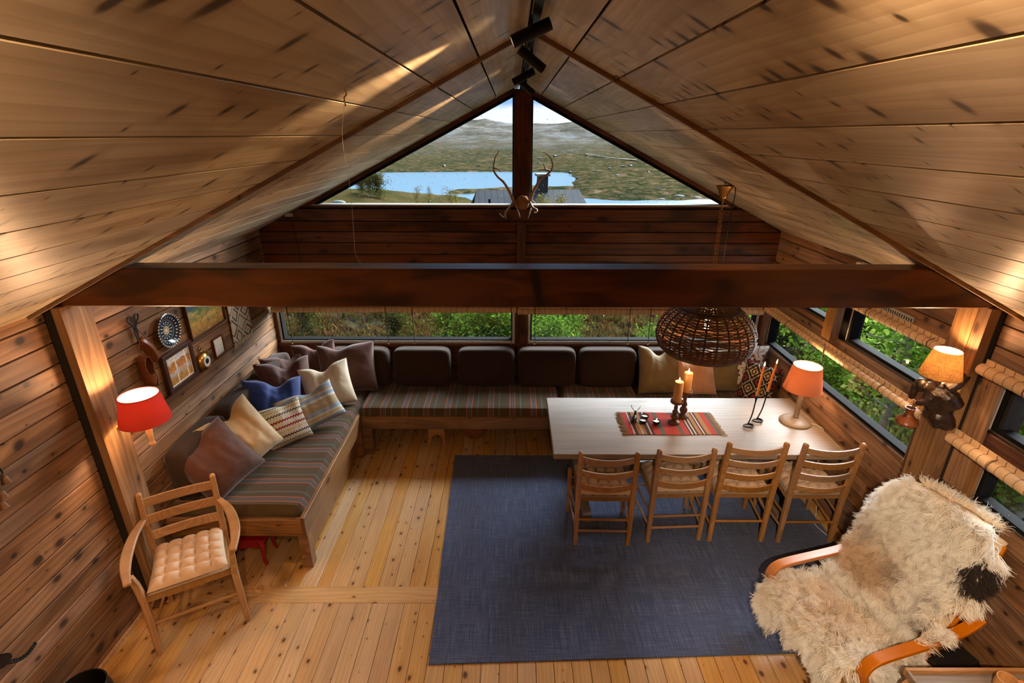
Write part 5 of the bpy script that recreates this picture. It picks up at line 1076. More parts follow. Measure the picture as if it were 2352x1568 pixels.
# ---------------------------------------------------------------- wicker pendant
PX, PY = 1.535, 3.83
pd = thing('wicker_pendant', 'large dome shaped brown wicker pendant lamp above the table', 'lamp', (PX, PY, 1.39))
pro = smoothpath([(0.300, 0, 0.0), (0.345, 0, 0.035), (0.372, 0, 0.105), (0.368, 0, 0.175), (0.342, 0, 0.245), (0.295, 0, 0.305), (0.235, 0, 0.352), (0.205, 0, 0.362), (0.17, 0, 0.385), (0.14, 0, 0.41)], 8)
def prof_at(t):
    f = t * (len(pro) - 1); i = min(len(pro) - 2, int(f)); return pro[i].lerp(pro[i + 1], f - i)
NR = 26; NRING = 62; bw = B(); rg = random.Random(9)
for k in range(NRING):
    t = (k + 0.5) / NRING; gap = 0.22 < t < 0.55
    if gap and k % 6 == 0: continue
    q = prof_at(t); j0 = rg.uniform(-0.0025, 0.0025); n_ = NR * 3
    bw.tube([((q.x + 0.0055 * math.cos(PI * (i / 3 + k)) ) * math.cos(2 * PI * i / n_), (q.x + 0.0055 * math.cos(PI * (i / 3 + k))) * math.sin(2 * PI * i / n_), q.z + j0 + 0.0022 * mnoise.noise(Vector((i * 0.4, k * 3.1, 0)))) for i in range(n_)], 0.0056, 4, closed=True)
bw.obj('weave', M['wicker'], pd, 60)['kind'] = 'stuff'
rb_ = B().tube([prof_at(i / 14) for i in range(15)], 0.0075, 5).mesh('rib', 60); rb_.materials.append(M['wickerrib'])
for i in range(NR): link('rib', rb_, None, pd, rot=(0, 0, 2 * PI * i / NR))
for r_, z_, th in ((0.302, 0.0, 0.011), (0.222, 0.362, 0.012), (0.14, 0.412, 0.010)): B().tube([(r_ * math.cos(a), r_ * math.sin(a), z_) for a in [2 * PI * i / 48 for i in range(48)]], th, 8, closed=True).obj('rim', M['wickerrib'], pd, 60)
B().box((0, 0, 0.41), (0.28, 0.02, 0.012)).obj('cross_bar', M['wickerrib'], pd); B().tube([(0, 0, 0.41), (0, 0, 0.30)], 0.02, 14).obj('socket', M['blackmetal'], pd, 40)
B().lathe([(0.012, 0.30), (0.017, 0.28), (0.017, 0.19), (0.006, 0.17)], 12).obj('bulb', M['bulb'], pd, 60); lamp('lamp_light', (0, 0, 0.14), 10, WARM, 0.03, parent=pd)
rose = Vector((1.515, 3.826, 2.687)); zr = rose.z - 1.39; rx, ry = rose.x - PX, rose.y - PY
B().lathe([(0.012, zr - 0.115), (0.022, zr - 0.108), (0.03, zr - 0.09), (0.045, zr - 0.05), (0.06, zr - 0.03), (0.064, zr - 0.024), (0.058, zr - 0.022)], 28, Matrix.Translation((rx, ry, 0))).obj('ceiling_rose', M['brass'], pd, 40)
B().tube(smoothpath([(rx, ry, zr - 0.03), (rx - 0.005, ry, zr + 0.0), (rx + 0.004, ry, zr + 0.03), (rx + 0.01, ry, zr + 0.01)], 4), 0.003, 6).obj('ceiling_hook', M['steel'], pd, 60)
B().tube([(rx, ry, zr - 0.11), (rx, ry, zr - 0.19)], [0.008, 0.005], 8).obj('rod', M['brass'], pd, 60); B().tube([(rx + 0.014 * math.cos(a), ry, zr - 0.203 + 0.014 * math.sin(a)) for a in [2 * PI * i / 16 for i in range(16)]], 0.0022, 6, closed=True).obj('ring', M['brass'], pd, 60)
bc = B()
for sd in (-0.007, 0.008):
    n_ = 20; top = Vector((rx + sd, ry, zr - 0.212)); bot = Vector((sd * 1.3, 0.004, 0.42))
    for i in range(n_):
        c = top.lerp(bot, (i + 0.5) / n_); L = (top - bot).length / n_ * 0.62; ax = Vector((1, 0.25, 0)) if i % 2 else Vector((-0.25, 1, 0))
        bc.tube([c + ax.normalized() * 0.0065 * math.sin(a) + Vector((0, 0, 1)) * L * math.cos(a) for a in [2 * PI * j / 10 for j in range(10)]], 0.0017, 5, closed=True)
bc.obj('chain', M['brass'], pd, 60)
B().tube(smoothpath([(rx + 0.03, ry, zr - 0.025), (rx + 0.07, ry - 0.02, zr - 0.05), (rx + 0.09, ry + 0.05, zr - 0.3), (rx + 0.16, ry + 0.22, zr - 0.62), (rx + 0.3, ry + 0.6, zr - 1.0)], 6), 0.0035, 6).obj('cable', M['blackcord'], pd, 60)

# ---------------------------------------------------------------- picture wall
def on_left(name, label, cat, y_, z_, dx=0.0):
    t = tag(empty(name), label, cat); t.matrix_world = frame(Vector((XL + dx, y_, z_)), Vector((0, 1, 0)), Vector((0, 0, 1)), Vector((1, 0, 0))); return t
def framed(name, label, y0, y1, z0, z1, pic, fmat, fw=0.03, dep=0.03, mount=None):
    w, h = y1 - y0, z1 - z0; t = on_left(name, label, 'picture', (y0 + y1) / 2, (z0 + z1) / 2); t.rotation_euler.y += 0
    for s_ in (-1, 1):
        B().box((0, s_ * (h / 2 - fw / 2), dep / 2), (w, fw, dep)).obj('frame_rail', fmat, t, bevel=0.004); B().box((s_ * (w / 2 - fw / 2), 0, dep / 2), (fw, h - 2 * fw, dep)).obj('frame_stile', fmat, t, bevel=0.004)
    B().box((0, 0, dep * 0.35), (w - 2 * fw + 0.004, h - 2 * fw + 0.004, 0.006)).obj('picture', M[pic], t)
    if mount:
        for s_ in (-1, 1): B().box((0, s_ * (h / 2 - fw - 0.004), dep * 0.5), (w - 2 * fw, 0.008, 0.004)).obj('liner', M[mount], t); B().box((s_ * (w / 2 - fw - 0.004), 0, dep * 0.5), (0.008, h - 2 * fw - 0.016, 0.004)).obj('liner', M[mount], t)
    return t
framed('moor_painting', 'oil painting of an ochre moor under blue hills', 3.68, 4.185, 1.515, 1.87, 'pic_moor', M['picframe'], 0.012, 0.03)
framed('birch_painting', 'framed autumn painting of birches beside water', 3.30, 3.655, 1.25, 1.545, 'pic_birch', M['picframe'], 0.035, 0.035, 'whiteplastic')
framed('small_picture', 'small pale sketch in a thin mahogany frame', 3.935, 4.092, 1.258, 1.424, 'pic_small', M['redframe'], 0.010, 0.022)
pl = on_left('wall_plate', 'dark blue folk art plate hanging on the picture wall', 'plate', 3.435, 1.70, 0.008)
B().lathe([(0.0, 0.004), (0.05, 0.004), (0.075, 0.007), (0.095, 0.022), (0.124, 0.034), (0.126, 0.038), (0.122, 0.04), (0.094, 0.029), (0.074, 0.014), (0.0, 0.012)], 48, cap=False).obj('dish', M['plate'], pl, 35)
B().tube([(-0.05, 0.10, 0.01), (0.0, 0.15, 0.004), (0.05, 0.10, 0.01)], 0.0022, 5).obj('hanging_cord', M['rope'], pl)
bo = on_left('barometer', 'round brass barometer with a white dial on the picture wall', 'barometer', 3.765, 1.315)
B().lathe([(0.0, 0.0), (0.07, 0.0), (0.078, 0.012), (0.076, 0.03), (0.062, 0.044), (0.05, 0.052), (0.046, 0.05), (0.044, 0.044), (0.0, 0.044)], 36, cap=False).obj('case', M['brass'], bo, 40)
B().lathe([(0.0, 0.0462), (0.043, 0.0462)], 30, cap=False).obj('dial', M['wax'], bo); B().bar((-0.022, -0.008, 0.048), (0.025, 0.010, 0.048), 0.003, 0.001, up=(0, 0, 1)).obj('hand', M['blackmetal'], bo); B().lathe([(0.0, 0.0466), (0.022, 0.0466), (0.023, 0.0464)], 24, cap=False).obj('inner_dial', M['ceramic'], bo)
B().tube([(0.02 * math.cos(a), 0.097 + 0.016 * math.sin(a), 0.01) for a in [2 * PI * i / 18 for i in range(18)]], 0.0028, 6, closed=True).obj('hanging_ring', M['brass'], bo, 60)
tp_ = on_left('wall_hanging', 'cream wool wall hanging with dark stepped diamonds and fringe', 'tapestry', 4.415, 1.515, 0.003)
B().grid(lambda u, v: ((u - 0.5) * 0.335, (v - 0.5) * 0.52, 0.008 + 0.008 * math.sin(u * 7 + v * 2)), 16, 20).obj('cloth', M['tapestry'], tp_, 60); ob = tp_.children[0]; md = ob.modifiers.new('solid', 'SOLIDIFY'); md.thickness = 0.004
b = B()
for i in range(34): x_ = -0.165 + 0.33 * i / 33; b.tube([(x_, -0.258, 0.009), (x_ + rg.uniform(-0.006, 0.006), -0.258 - rg.uniform(0.035, 0.05), 0.008)], [0.003, 0.0016], 4)
b.obj('fringe', M['fringe'], tp_)['kind'] = 'stuff'; B().tube([(-0.185, 0.262, 0.012), (0.185, 0.262, 0.012)], 0.008, 8).obj('hanging_rod', M['picframe'], tp_, 60)
sh_ = on_left('sheep_shears', 'old iron sheep shears with looped handles on the picture wall', 'shears', 3.15, 1.82, 0.01)
for s_ in (-1, 1):
    B().tube(smoothpath([(s_ * 0.006, -0.005, 0.012), (s_ * 0.02, 0.025, 0.014), (s_ * 0.05, 0.062, 0.016), (s_ * 0.045, 0.088, 0.018), (s_ * 0.016, 0.085, 0.02), (s_ * 0.010, 0.045, 0.02), (-s_ * 0.004, 0.0, 0.018)], 5), 0.0052, 7).obj('handle_loop', M['iron'], sh_, 60)
    B().add([(s_ * 0.0, 0.005, 0.012), (s_ * 0.018, -0.005, 0.012), (s_ * 0.012, -0.06, 0.012), (s_ * 0.003, -0.115, 0.012), (s_ * 0.0, 0.005, 0.016), (s_ * 0.018, -0.005, 0.016), (s_ * 0.012, -0.06, 0.016), (s_ * 0.003, -0.115, 0.016)], [(0, 1, 2, 3), (7, 6, 5, 4), (0, 1, 5, 4), (1, 2, 6, 5), (2, 3, 7, 6), (3, 0, 4, 7)]).obj('blade', M['iron'], sh_)
B().tube([(0.018, -0.015, 0.016), (0.07, -0.10, 0.02), (0.075, -0.13, 0.025)], 0.003, 6).obj('cord', M['leather'], sh_); B().tube([(-0.01, -0.02, 0.014), (0.0, -0.10, 0.016), (-0.03, -0.14, 0.016), (0.005, -0.17, 0.02)], 0.003, 6).obj('cord', M['leather'], sh_)
def slipper(label, y_, z_, rot, turned):
    t = on_left('leather_slipper', label, 'slipper', y_, z_, 0.012)
    t.matrix_world = t.matrix_world @ Matrix.Rotation(rot, 4, 'Z') @ (Matrix.Rotation(PI * 0.62, 4, 'Y') if turned else Matrix.Identity(4)) @ Matrix.Translation((0, 0, -0.03 if turned else 0.0))
    # sole in the xy plane, toe at -y
    def outl(a): c, s_ = math.cos(a), math.sin(a); return Vector((0.043 * c * (1 + 0.12 * (-s_)), 0.125 * s_, 0))
    n_ = 26; b = B(); V = []
    for j, (k, z2) in enumerate(((0.9, 0.0), (1.0, 0.008), (1.04, 0.025), (1.0, 0.045), (0.86, 0.055))):
        V += [Vector((outl(2 * PI * i / n_).x * k, outl(2 * PI * i / n_).y * (0.97 + 0.03 * k), z2 + (0.012 * max(0, -math.sin(2 * PI * i / n_)) if j > 2 else 0))) for i in range(n_)]
    b.add(V, [tuple(range(n_))[::-1]] + [(j * n_ + i, j * n_ + (i + 1) % n_, (j + 1) * n_ + (i + 1) % n_, (j + 1) * n_ + i) for j in range(4) for i in range(n_)]); b.obj('upper', M['leather'], t, 60)
    B().grid(lambda u, v: ((u - 0.5) * 0.074 * math.sqrt(max(0.02, 1 - (2 * v - 1) ** 2 * 0.0 - (1 - v) ** 4)), -0.118 + v * 0.10, 0.055 + 0.016 * math.sin(PI * u) * (0.4 + v)), 8, 8).obj('vamp', M['leather'], t, 60)
    B().lathe([(0.0, 0.012), (1.0, 0.012)], 24, Matrix.Diagonal((0.038, 0.115, 1, 1)), cap=False).obj('insole', M['leatherin'], t)
    ring = [Vector((0.037 * math.cos(a), 0.04 + 0.075 * math.sin(a), 0.058)) for a in [2 * PI * i / 30 for i in range(30)]]; b = B()
    for i in range(30): p, q = ring[i], ring[(i + 1) % 30]; d = (q - p); b.tube([p - d * 0.2 + Vector((0, 0, -0.004)), q + d * 0.2 + Vector((0, 0, 0.004))], 0.0045, 5)
    b.obj('braided_edge', M['leather'], t, 60); return t
slipper('brown leather slipper hanging sole to the wall with its dark opening showing', 3.13, 1.525, 0.08, False).scale = (0.92,) * 3
slipper('brown leather slipper hanging turned on its side beside the birch painting', 3.235, 1.64, 0.42, True).scale = (0.85,) * 3

# red wall lamp on the post
rl = on_left('red_wall_lamp', 'turned wooden wall lamp with red shade on the post', 'lamp', 2.70, 1.367, 0.035)
B().box((0, 0, 0.011), (0.062, 0.178, 0.022)).obj('wall_plate', M['turned'], rl, bevel=0.008)
B().tube([(0, -0.01, 0.02), (0, -0.01, 0.045), (0.0, -0.012, 0.06), (0, -0.012, 0.13), (0, -0.01, 0.235)], [0.014, 0.013, 0.009, 0.010, 0.012], 12).obj('arm', M['turned'], rl, 50)
pr = [(0.006, -0.155), (0.017, -0.148), (0.019, -0.135), (0.012, -0.122), (0.012, -0.112), (0.016, -0.09), (0.019, -0.05), (0.017, 0.0), (0.014, 0.03)]
B().lathe(pr, 18, Matrix(((1, 0, 0, 0), (0, 0, 1, 0.012), (0, -1, 0, 0.245), (0, 0, 0, 1)))).obj('baluster', M['turned'], rl, 50)
rs2 = empty('shade_holder'); rs2.parent = rl; rs2.matrix_basis = Matrix(((1, 0, 0, 0), (0, 0, 1, 0), (0, -1, 0, 0.245), (0, 0, 0, 1)))
for chn in [1]:
    m = rs2.matrix_basis.copy(); bpy.data.objects.remove(rs2)
    B().lathe([(0.137, 0.035), (0.104, 0.205)], 40, m, cap=False).obj('shade', M['redshade'], rl, 40); B().lathe([(0.1345, 0.036), (0.1015, 0.204)], 40, m, cap=False).obj('shade_lining', M['shadein'], rl, 40)
    B().tube([m @ Vector((0.104 * math.cos(a), 0.104 * math.sin(a), 0.205)) for a in [2 * PI * i / 40 for i in range(40)]], 0.003, 6, closed=True).obj('shade_trim', M['redshade'], rl, 60)
    p = m @ Vector((0, 0, 0.075)); B().tube([m @ Vector((0, 0, 0.03)), p], 0.013, 10).obj('socket', M['whiteplastic'], rl); B().ball(m @ Vector((0, 0, 0.10)), 0.026).obj('bulb', M['bulb'], rl, 60); lamp('lamp_light', m @ Vector((0, 0, 0.135)), 17, WARM, 0.03, parent=rl)
B().tube([(-0.005, -0.088, 0.012), (0.02, -0.16, 0.012), (0.018, -0.28, 0.012)], 0.003, 6).obj('cable', M['blackcord'], rl); B().box((0.016, -0.31, 0.014), (0.024, 0.056, 0.018)).obj('switch', M['whiteplastic'], rl, bevel=0.005); B().tube([(0.014, -0.34, 0.012), (0.03, -0.7, 0.012), (0.03, -1.2, 0.012)], 0.003, 6).obj('cable', M['blackcord'], rl)
# ---------------------------------------------------------------- strip window wall
def blind(name, label, axis, a0, a1, fixed, zroll, ztop, r=0.028, cords=(), sag=None, group='bamboo roller blinds'):
    """bamboo blind rolled up: axis 'Y' on the right wall (fixed = x) or 'X' on the far wall (fixed = y)"""
    c = (a0 + a1) / 2; L = a1 - a0
    if axis == 'Y': t = thing(name, label, 'blind', (fixed, c, zroll), 0, group); t.matrix_world = frame(Vector((fixed, c, zroll)), Vector((0, -1, 0)), Vector((1, 0, 0)), Vector((0, 0, 1)))
    else: t = thing(name, label, 'blind', (c, fixed, zroll), 0, group)
    # local x along the blind, +y towards the wall
    nseg = 40; V = []; Fs = []; b = B()
    for k in range(nseg):
        a = 2 * PI * k / nseg; rr = r * (1.0 if k % 2 else 0.965)
        V += [(-L / 2, rr * math.cos(a), rr * math.sin(a)), (L / 2, rr * math.cos(a), rr * math.sin(a))]
    Fs = [(2 * k, 2 * k + 1, (2 * k + 3) % (2 * nseg), (2 * k + 2) % (2 * nseg)) for k in range(nseg)]
    b.add(V, Fs).obj('roll', M['bamboo'], t)
    b = B()
    for sx in (-1, 1): b.tube([(sx * (L / 2 - 0.001), 0.0004 * i * math.cos(i * 0.7) * 1.6, 0.0004 * i * math.sin(i * 0.7) * 1.6) for i in range(3, 40)], 0.002, 4)
    b.obj('roll_end', M['thread'], t)
    h = ztop - zroll; B().box((0, r * 0.55, h / 2), (L, 0.005, h)).obj('drop', M['bamboo'], t)
    b = B(); n_ = int(L / 0.055)
    for i in range(n_ + 1):
        x_ = -L / 2 + L * i / n_; b.tube([(x_, (r + 0.0008) * math.cos(a), (r + 0.0008) * math.sin(a)) for a in [2 * PI * j / 14 for j in range(14)]], 0.0014, 4, closed=True)
        b.box((x_, r * 0.55 - 0.003, h / 2), (0.0026, 0.002, h))
    b.obj('stitching', M['thread'], t)['kind'] = 'stuff'
    for x_ in cords:
        xl = (c - x_) if axis == 'Y' else x_ - c
        B().tube([(xl, -r - 0.004, h), (xl, -r - 0.006, -0.02), (xl + 0.004, -r, -(zroll - 0.99) + 0.0)], 0.0042, 5).obj('pull_cord', M['blackcord'], t)
        B().tube([(xl + 0.004 + 0.008 * math.cos(a), -r, -(zroll - 0.98) + 0.008 * math.sin(a)) for a in [2 * PI * i / 10 for i in range(10)]], 0.0016, 5, closed=True).obj('cord_ring', M['brass'], t)
    for f in (0.2, 0.8):
        x_ = -L / 2 + L * f; B().tube([(x_, -(r + 0.003) * math.cos(a), (r + 0.003) * math.sin(a)) for a in [-PI / 2 + PI * i / 8 for i in range(9)]] + [(x_, r * 0.4, h * 0.7)], 0.0028, 5).obj('tie', M['thread'], t)
    return t
blind('bamboo_blind', 'bamboo blind rolled up at the long low strip window', 'Y', 2.765, 4.955, XR - 0.062, 1.365, 1.425, cords=(3.87,))
blind('bamboo_blind', 'bamboo blind rolled up behind the carved figure lamp', 'Y', 2.735, 3.72, XR - 0.062, 1.815, 1.87)
blind('bamboo_blind', 'bamboo blind rolled up over the low window behind the sheepskin chair', 'Y', 1.15, 2.60, XR - 0.062, 1.36, 1.42, r=0.032)
blind('bamboo_blind', 'bamboo blind rolled up over the upper window above the sheepskin chair', 'Y', 1.15, 2.57, XR - 0.062, 1.815, 1.872, r=0.032)
cx_ = lambda u: at(u, 750, Y=5.0).x
blind('bamboo_blind', 'bamboo blind half lowered over the low window beside the picture wall', 'X', XL + 0.03, 0.045, YF - 0.085, 1.335, 1.80, cords=[cx_(u) for u in (668, 890, 950, 1174)])
blind('bamboo_blind', 'bamboo blind half lowered over the low window behind the wicker lamp', 'X', 0.055, XR - 0.07, YF - 0.085, 1.318, 1.80, cords=[cx_(u) for u in (1228, 1443, 1490)])

# carved figure lamp
cl = thing('carved_figure_lamp', 'black carved wooden bearded figure carrying a linen shaded lamp on the post', 'lamp', (XR - 0.035, 2.69, 1.60)); o = cl.location
B().box((-0.021, -0.015, 0.01), (0.042, 0.085, 0.54)).obj('wall_board', M['carved'], cl, bevel=0.006)
def G(u, v, x_): return at(u, v, X=x_) - o
b = B()
hd = G(2114, 884, 2.41); b.ball(hd, (0.034, 0.036, 0.042)); b.ball(hd + Vector((-0.032, 0.008, -0.012)), (0.012, 0.012, 0.02)); b.ball(hd + Vector((-0.02, 0.012, -0.055)), (0.022, 0.024, 0.045))
bd = G(2150, 915, 2.47); b.ball(bd, (0.07, 0.055, 0.085)); b.ball(G(2165, 885, 2.49), (0.06, 0.05, 0.045)); b.ball(G(2185, 925, 2.52), (0.05, 0.045, 0.05)); b.ball(G(2160, 960, 2.50), (0.06, 0.045, 0.055)); b.ball(G(2175, 975, 2.53), (0.045, 0.04, 0.035))
b.tube([G(2122, 893, 2.43), G(2148, 895, 2.47), G(2180, 915, 2.51), G(2192, 935, 2.54)], [0.04, 0.062, 0.06, 0.05], 12); b.tube([G(2150, 900, 2.46), G(2158, 940, 2.50), G(2172, 972, 2.53)], [0.055, 0.06, 0.05], 12); b.tube([G(2178, 893, 2.47), G(2200, 882, 2.50), G(2225, 860, 2.565)], [0.034, 0.026, 0.022], 10); b.tube([G(2150, 905, 2.42), G(2128, 925, 2.39), G(2105, 925, 2.37)], [0.028, 0.022, 0.016], 10); b.tube([G(2150, 945, 2.47), G(2125, 950, 2.45)], [0.03, 0.026], 8); b.tube([G(2165, 965, 2.5), G(2145, 978, 2.48)], [0.03, 0.02], 8)
fg = b.obj('carved_figure', M['carved'], cl, 60); md = fg.modifiers.new('remesh', 'REMESH'); md.mode = 'VOXEL'; md.voxel_size = 0.006; md.use_smooth_shade = True
tx = bpy.data.textures.new('carving', 'CLOUDS'); tx.noise_scale = 0.03; dm = fg.modifiers.new('carve', 'DISPLACE'); dm.texture = tx; dm.strength = 0.006; dm.texture_coords = 'LOCAL'
sc_ = at(2159, 862, X=2.43) - o
for nm, r0, r1, mt in (('shade', 0.102, 0.066, M['linenshade']), ('shade_lining', 0.0995, 0.0635, M['shadein'])): B().lathe([(r0, 0), (r1, 0.155)], 36, Matrix.Translation(sc_), cap=False).obj(nm, mt, cl, 40)
B().tube([sc_ + Vector((0, 0, -0.05)), sc_ + Vector((0, 0, 0.05))], 0.017, 10).obj('socket', M['carved'], cl, 50); B().ball(sc_ + Vector((0, 0, 0.07)), 0.022).obj('bulb', M['bulb'], cl, 60); lamp('lamp_light', sc_ + Vector((0, 0, 0.105)), 10, WARM, 0.03, parent=cl)
B().tube([(-0.012, -0.02, -0.26), (0.0, -0.01, -0.30), (-0.004, 0.0, -0.42)], 0.003, 6).obj('cable', M['blackcord'], cl)
B().box((-0.010, -0.022, -0.445), (0.02, 0.026, 0.062)).obj('switch', M['whiteplastic'], cl, bevel=0.004)
cp = at(2080, 975, X=2.40); ck = thing('wooden_cup', 'burl wood cup hanging on a leather strap from the carved figure', 'cup', cp)
B().lathe([(0.0, 0.0), (0.05, 0.004), (0.062, 0.022), (0.055, 0.042), (0.03, 0.062), (0.02, 0.085), (0.024, 0.105), (0.031, 0.118), (0.026, 0.118), (0.018, 0.10), (0, 0.09)], 26, cap=False).obj('bowl', M['cupwood'], ck, 45)
for dx in (-0.006, 0.006): B().tube(smoothpath([(dx, 0, 0.10), (0.012 + dx, -0.01, 0.15), (0.02 - dx, -0.02, 0.20), (0.03, -0.025, 0.225)], 4), 0.0035, 6).obj('strap', M['leather'], ck, 60)
sk = tag(empty('wall_socket'), 'white double socket beside the post by the sheepskin chair', 'socket'); sk.location = (XR, 2.825, 0.925)
B().box((-0.019, 0, 0), (0.038, 0.085, 0.085)).obj('plate', M['whiteplastic'], sk, bevel=0.01); B().ball((-0.038, 0.0, 0.012), (0.002, 0.004, 0.004)).obj('pin_hole', M['blackcord'], sk); B().ball((-0.038, 0.0, -0.012), (0.002, 0.004, 0.004)).obj('pin_hole', M['blackcord'], sk)
vt = tag(empty('wall_vent'), 'slotted metal ventilation strip above the upper window', 'vent'); vt.location = (XR, 3.36, 1.872)
B().box((-0.006, 0, 0), (0.012, 0.36, 0.046)).obj('plate', M['winframe'], vt, bevel=0.002)
for i in range(16): B().box((-0.0125, -0.165 + 0.022 * i, 0), (0.002, 0.009, 0.024)).obj('slot', M['blackcord'], vt)
def latch(label, y_, z_, dx=0.03):
    t = tag(empty('window_latch'), label, 'latch', 'window latches'); t.location = (XR - dx, y_, z_)
    B().box((0, 0, 0), (0.008, 0.022, 0.034)).obj('plate', M['brass'], t, bevel=0.002); B().tube([(-0.006, 0, 0.004), (-0.022, 0.004, 0.004), (-0.026, 0.02, -0.014)], 0.004, 6).obj('lever', M['brass'], t, 60)
latch('brass latch on the stud between the two upper windows', 3.965, 1.53, 0.03); latch('brass latch on the frame of the low window behind the sheepskin chair', 2.43, 1.02, 0.03)
for (y_, z_, lb) in ((2.90, 0.985, 'small brass eye at the end of the long low window sill'), (2.545, 1.05, 'small brass eye below the blind by the switch'), (2.50, 1.50, 'small brass eye beside the upper window frame')):
    t = B().tube([(0, 0.011 * math.cos(a), 0.011 * math.sin(a)) for a in [2 * PI * i / 14 for i in range(14)]], 0.0022, 6, closed=True).obj('screw_eye', M['brass'], None, 60, loc=(XR - 0.022, y_, z_)); tag(t, lb, 'screw eye', 'screw eyes')

# ---------------------------------------------------------------- under the ridge
tk = thing('track_light', 'black ridge track with four cylindrical spotlights', 'lamp', (XC + 0.0, 2.9, ZR - 0.05)); o = tk.location
B().box((0, 0, 0), (0.028, 4.3, 0.03)).obj('track', M['blackmetal'], tk)
SPOTS = [((1220, 75), (-0.92, -0.05, -0.40), 1), ((1221, 136), (0.80, 0.20, -0.56), 2), ((1203, 176), (-0.90, 0.10, -0.43), 3), ((1208, 199), (0.78, 0.2, -0.58), 4)]
def spot_head(p, d, par, power, cone=40, col=(1.0, 0.62, 0.32)):
    d = Vector(d).normalized(); L, r = 0.135, 0.0205; m = d.to_track_quat('Z', 'Y').to_matrix().to_4x4(); m.translation = p
    B().lathe([(0, -L / 2), (r, -L / 2), (r, L / 2), (r - 0.002, L / 2), (r - 0.002, L / 2 - 0.012), (0, L / 2 - 0.012)], 24, m, cap=False).obj('spotlight', M['blackmetal'], par, 40)
    ob = par.children[-1]; B().lathe([(0, L / 2 - 0.010), (r - 0.0022, L / 2 - 0.010)], 20, m, cap=False).obj('lens', M['bulb'], ob)
    B().tube([p, p + Vector((0, 0.0, 0.05))], 0.006, 8).obj('bracket', M['blackmetal'], ob)
    sp = lamp('spot_beam', p + d * (L / 2 + 0.004), power, col, 0.018, 'SPOT', par, spot_size=math.radians(cone), spot_blend=0.85)
    sp.rotation_euler = (-d).to_track_quat('Z', 'Y').to_euler()
for (uv, d, k) in SPOTS: spot_head(at(*uv, Z=3.305) - o, d, tk, 50)
tk2 = thing('track_light', 'black ridge track with unseen cylindrical spotlights further along the ridge, one aimed to brighten the sheepskins', 'lamp', (XC, 0.0, ZR - 0.05)); o = tk2.location
B().box((0, -0.25, 0), (0.028, 1.9, 0.03)).obj('track', M['blackmetal'], tk2)
for p, d, pw, cn, cl2 in (((0.02, 0.55, -0.055), (0.86, 0.34, -0.36), 45, 70, WARM), ((0, 0.05, -0.055), (-0.80, 0.45, -0.60), 80, 70, (1.0, 0.62, 0.32)), ((0, -0.4, -0.055), (0.60, 0.76, -0.80), 300, 46, (1.0, 0.76, 0.52)), ((0, -0.8, -0.055), (-0.3, 0.75, -0.72), 80, 70, (1.0, 0.62, 0.32))): spot_head(Vector(p), d, tk2, pw, cn, cl2)  # unseen heads; the strong whiter one is aimed to brighten the sheepskins
# wall lamps nearer than the frame shows, one on each side wall
def uplight(x_, y_, z_, sx, label, power):
    t = thing('wall_lamp', label, 'lamp', (x_, y_, z_))
    B().box((0, 0, 0), (0.02, 0.07, 0.16)).obj('wall_plate', M['turned'], t, bevel=0.005); B().tube([(0, 0, 0), (sx * 0.22, 0, 0), (sx * 0.22, 0, 0.06)], 0.01, 8).obj('arm', M['turned'], t, 50)
    m = Matrix.Translation((sx * 0.22, 0, 0.0))
    B().lathe([(0.155, 0.03), (0.12, 0.21)], 36, m, cap=False).obj('shade', M['linenshade'], t, 40); B().ball((sx * 0.22, 0, 0.09), 0.026).obj('bulb', M['bulb'], t, 60); lamp('lamp_light', (sx * 0.22, 0, 0.13), power, WARM, 0.03, parent=t)
uplight(XL + 0.012, 1.05, 1.55, 1, 'linen shaded wall lamp on the grey board wall beyond the iron sconce', 28)
uplight(XR - 0.012, 0.75, 1.60, -1, 'linen shaded wall lamp on the window wall beyond the sheepskin armchair', 24)
# antlers on the gable post
an = thing('reindeer_antlers', 'pair of curved reindeer antlers with skull plate on the gable post', 'antlers', (0.094, YF - 0.03, 2.40)); o = an.location
def A(zx, zy, dy=0.0): return at(1080 + zx / 7.84, 320 + zy / 7.84, Y=YF - 0.07 - dy) - o
def tine(pts, r0, r1, par, name='tine'):
    q = smoothpath(pts, 5); return B().tube(q, [r0 + (r1 - r0) * i / (len(q) - 1) for i in range(len(q))], 8).obj(name, M['bone'], par, 60)
la = tine([A(840, 1130), A(780, 1100, 0.02), A(700, 930, 0.05), A(600, 770, 0.09), A(500, 680, 0.11), A(430, 580, 0.12), A(420, 480, 0.12), A(450, 330, 0.10), A(510, 220, 0.08)], 0.016, 0.004, an, 'antler')
tine([A(432, 520, 0.12), A(480, 530, 0.14), A(550, 585, 0.15)], 0.009, 0.004, la); tine([A(790, 1110, 0.02), A(720, 1210, 0.06), A(640, 1310, 0.12), A(620, 1390, 0.16), A(580, 1390, 0.18), A(530, 1335, 0.2)], 0.012, 0.005, la); tine([A(625, 1380, 0.16), A(640, 1415, 0.18), A(655, 1420, 0.2)], 0.008, 0.004, la); tine([A(815, 1150, 0.02), A(860, 1290, 0.1), A(895, 1400, 0.15)], 0.010, 0.004, la)
ra = tine([A(1030, 1130), A(1080, 1090, 0.02), A(1120, 980, 0.04), A(1200, 820, 0.08), A(1270, 710, 0.1), A(1400, 620, 0.12), A(1460, 550, 0.12), A(1487, 460, 0.12), A(1450, 340, 0.11), A(1390, 270, 0.1), A(1310, 225, 0.08)], 0.016, 0.004, an, 'antler')
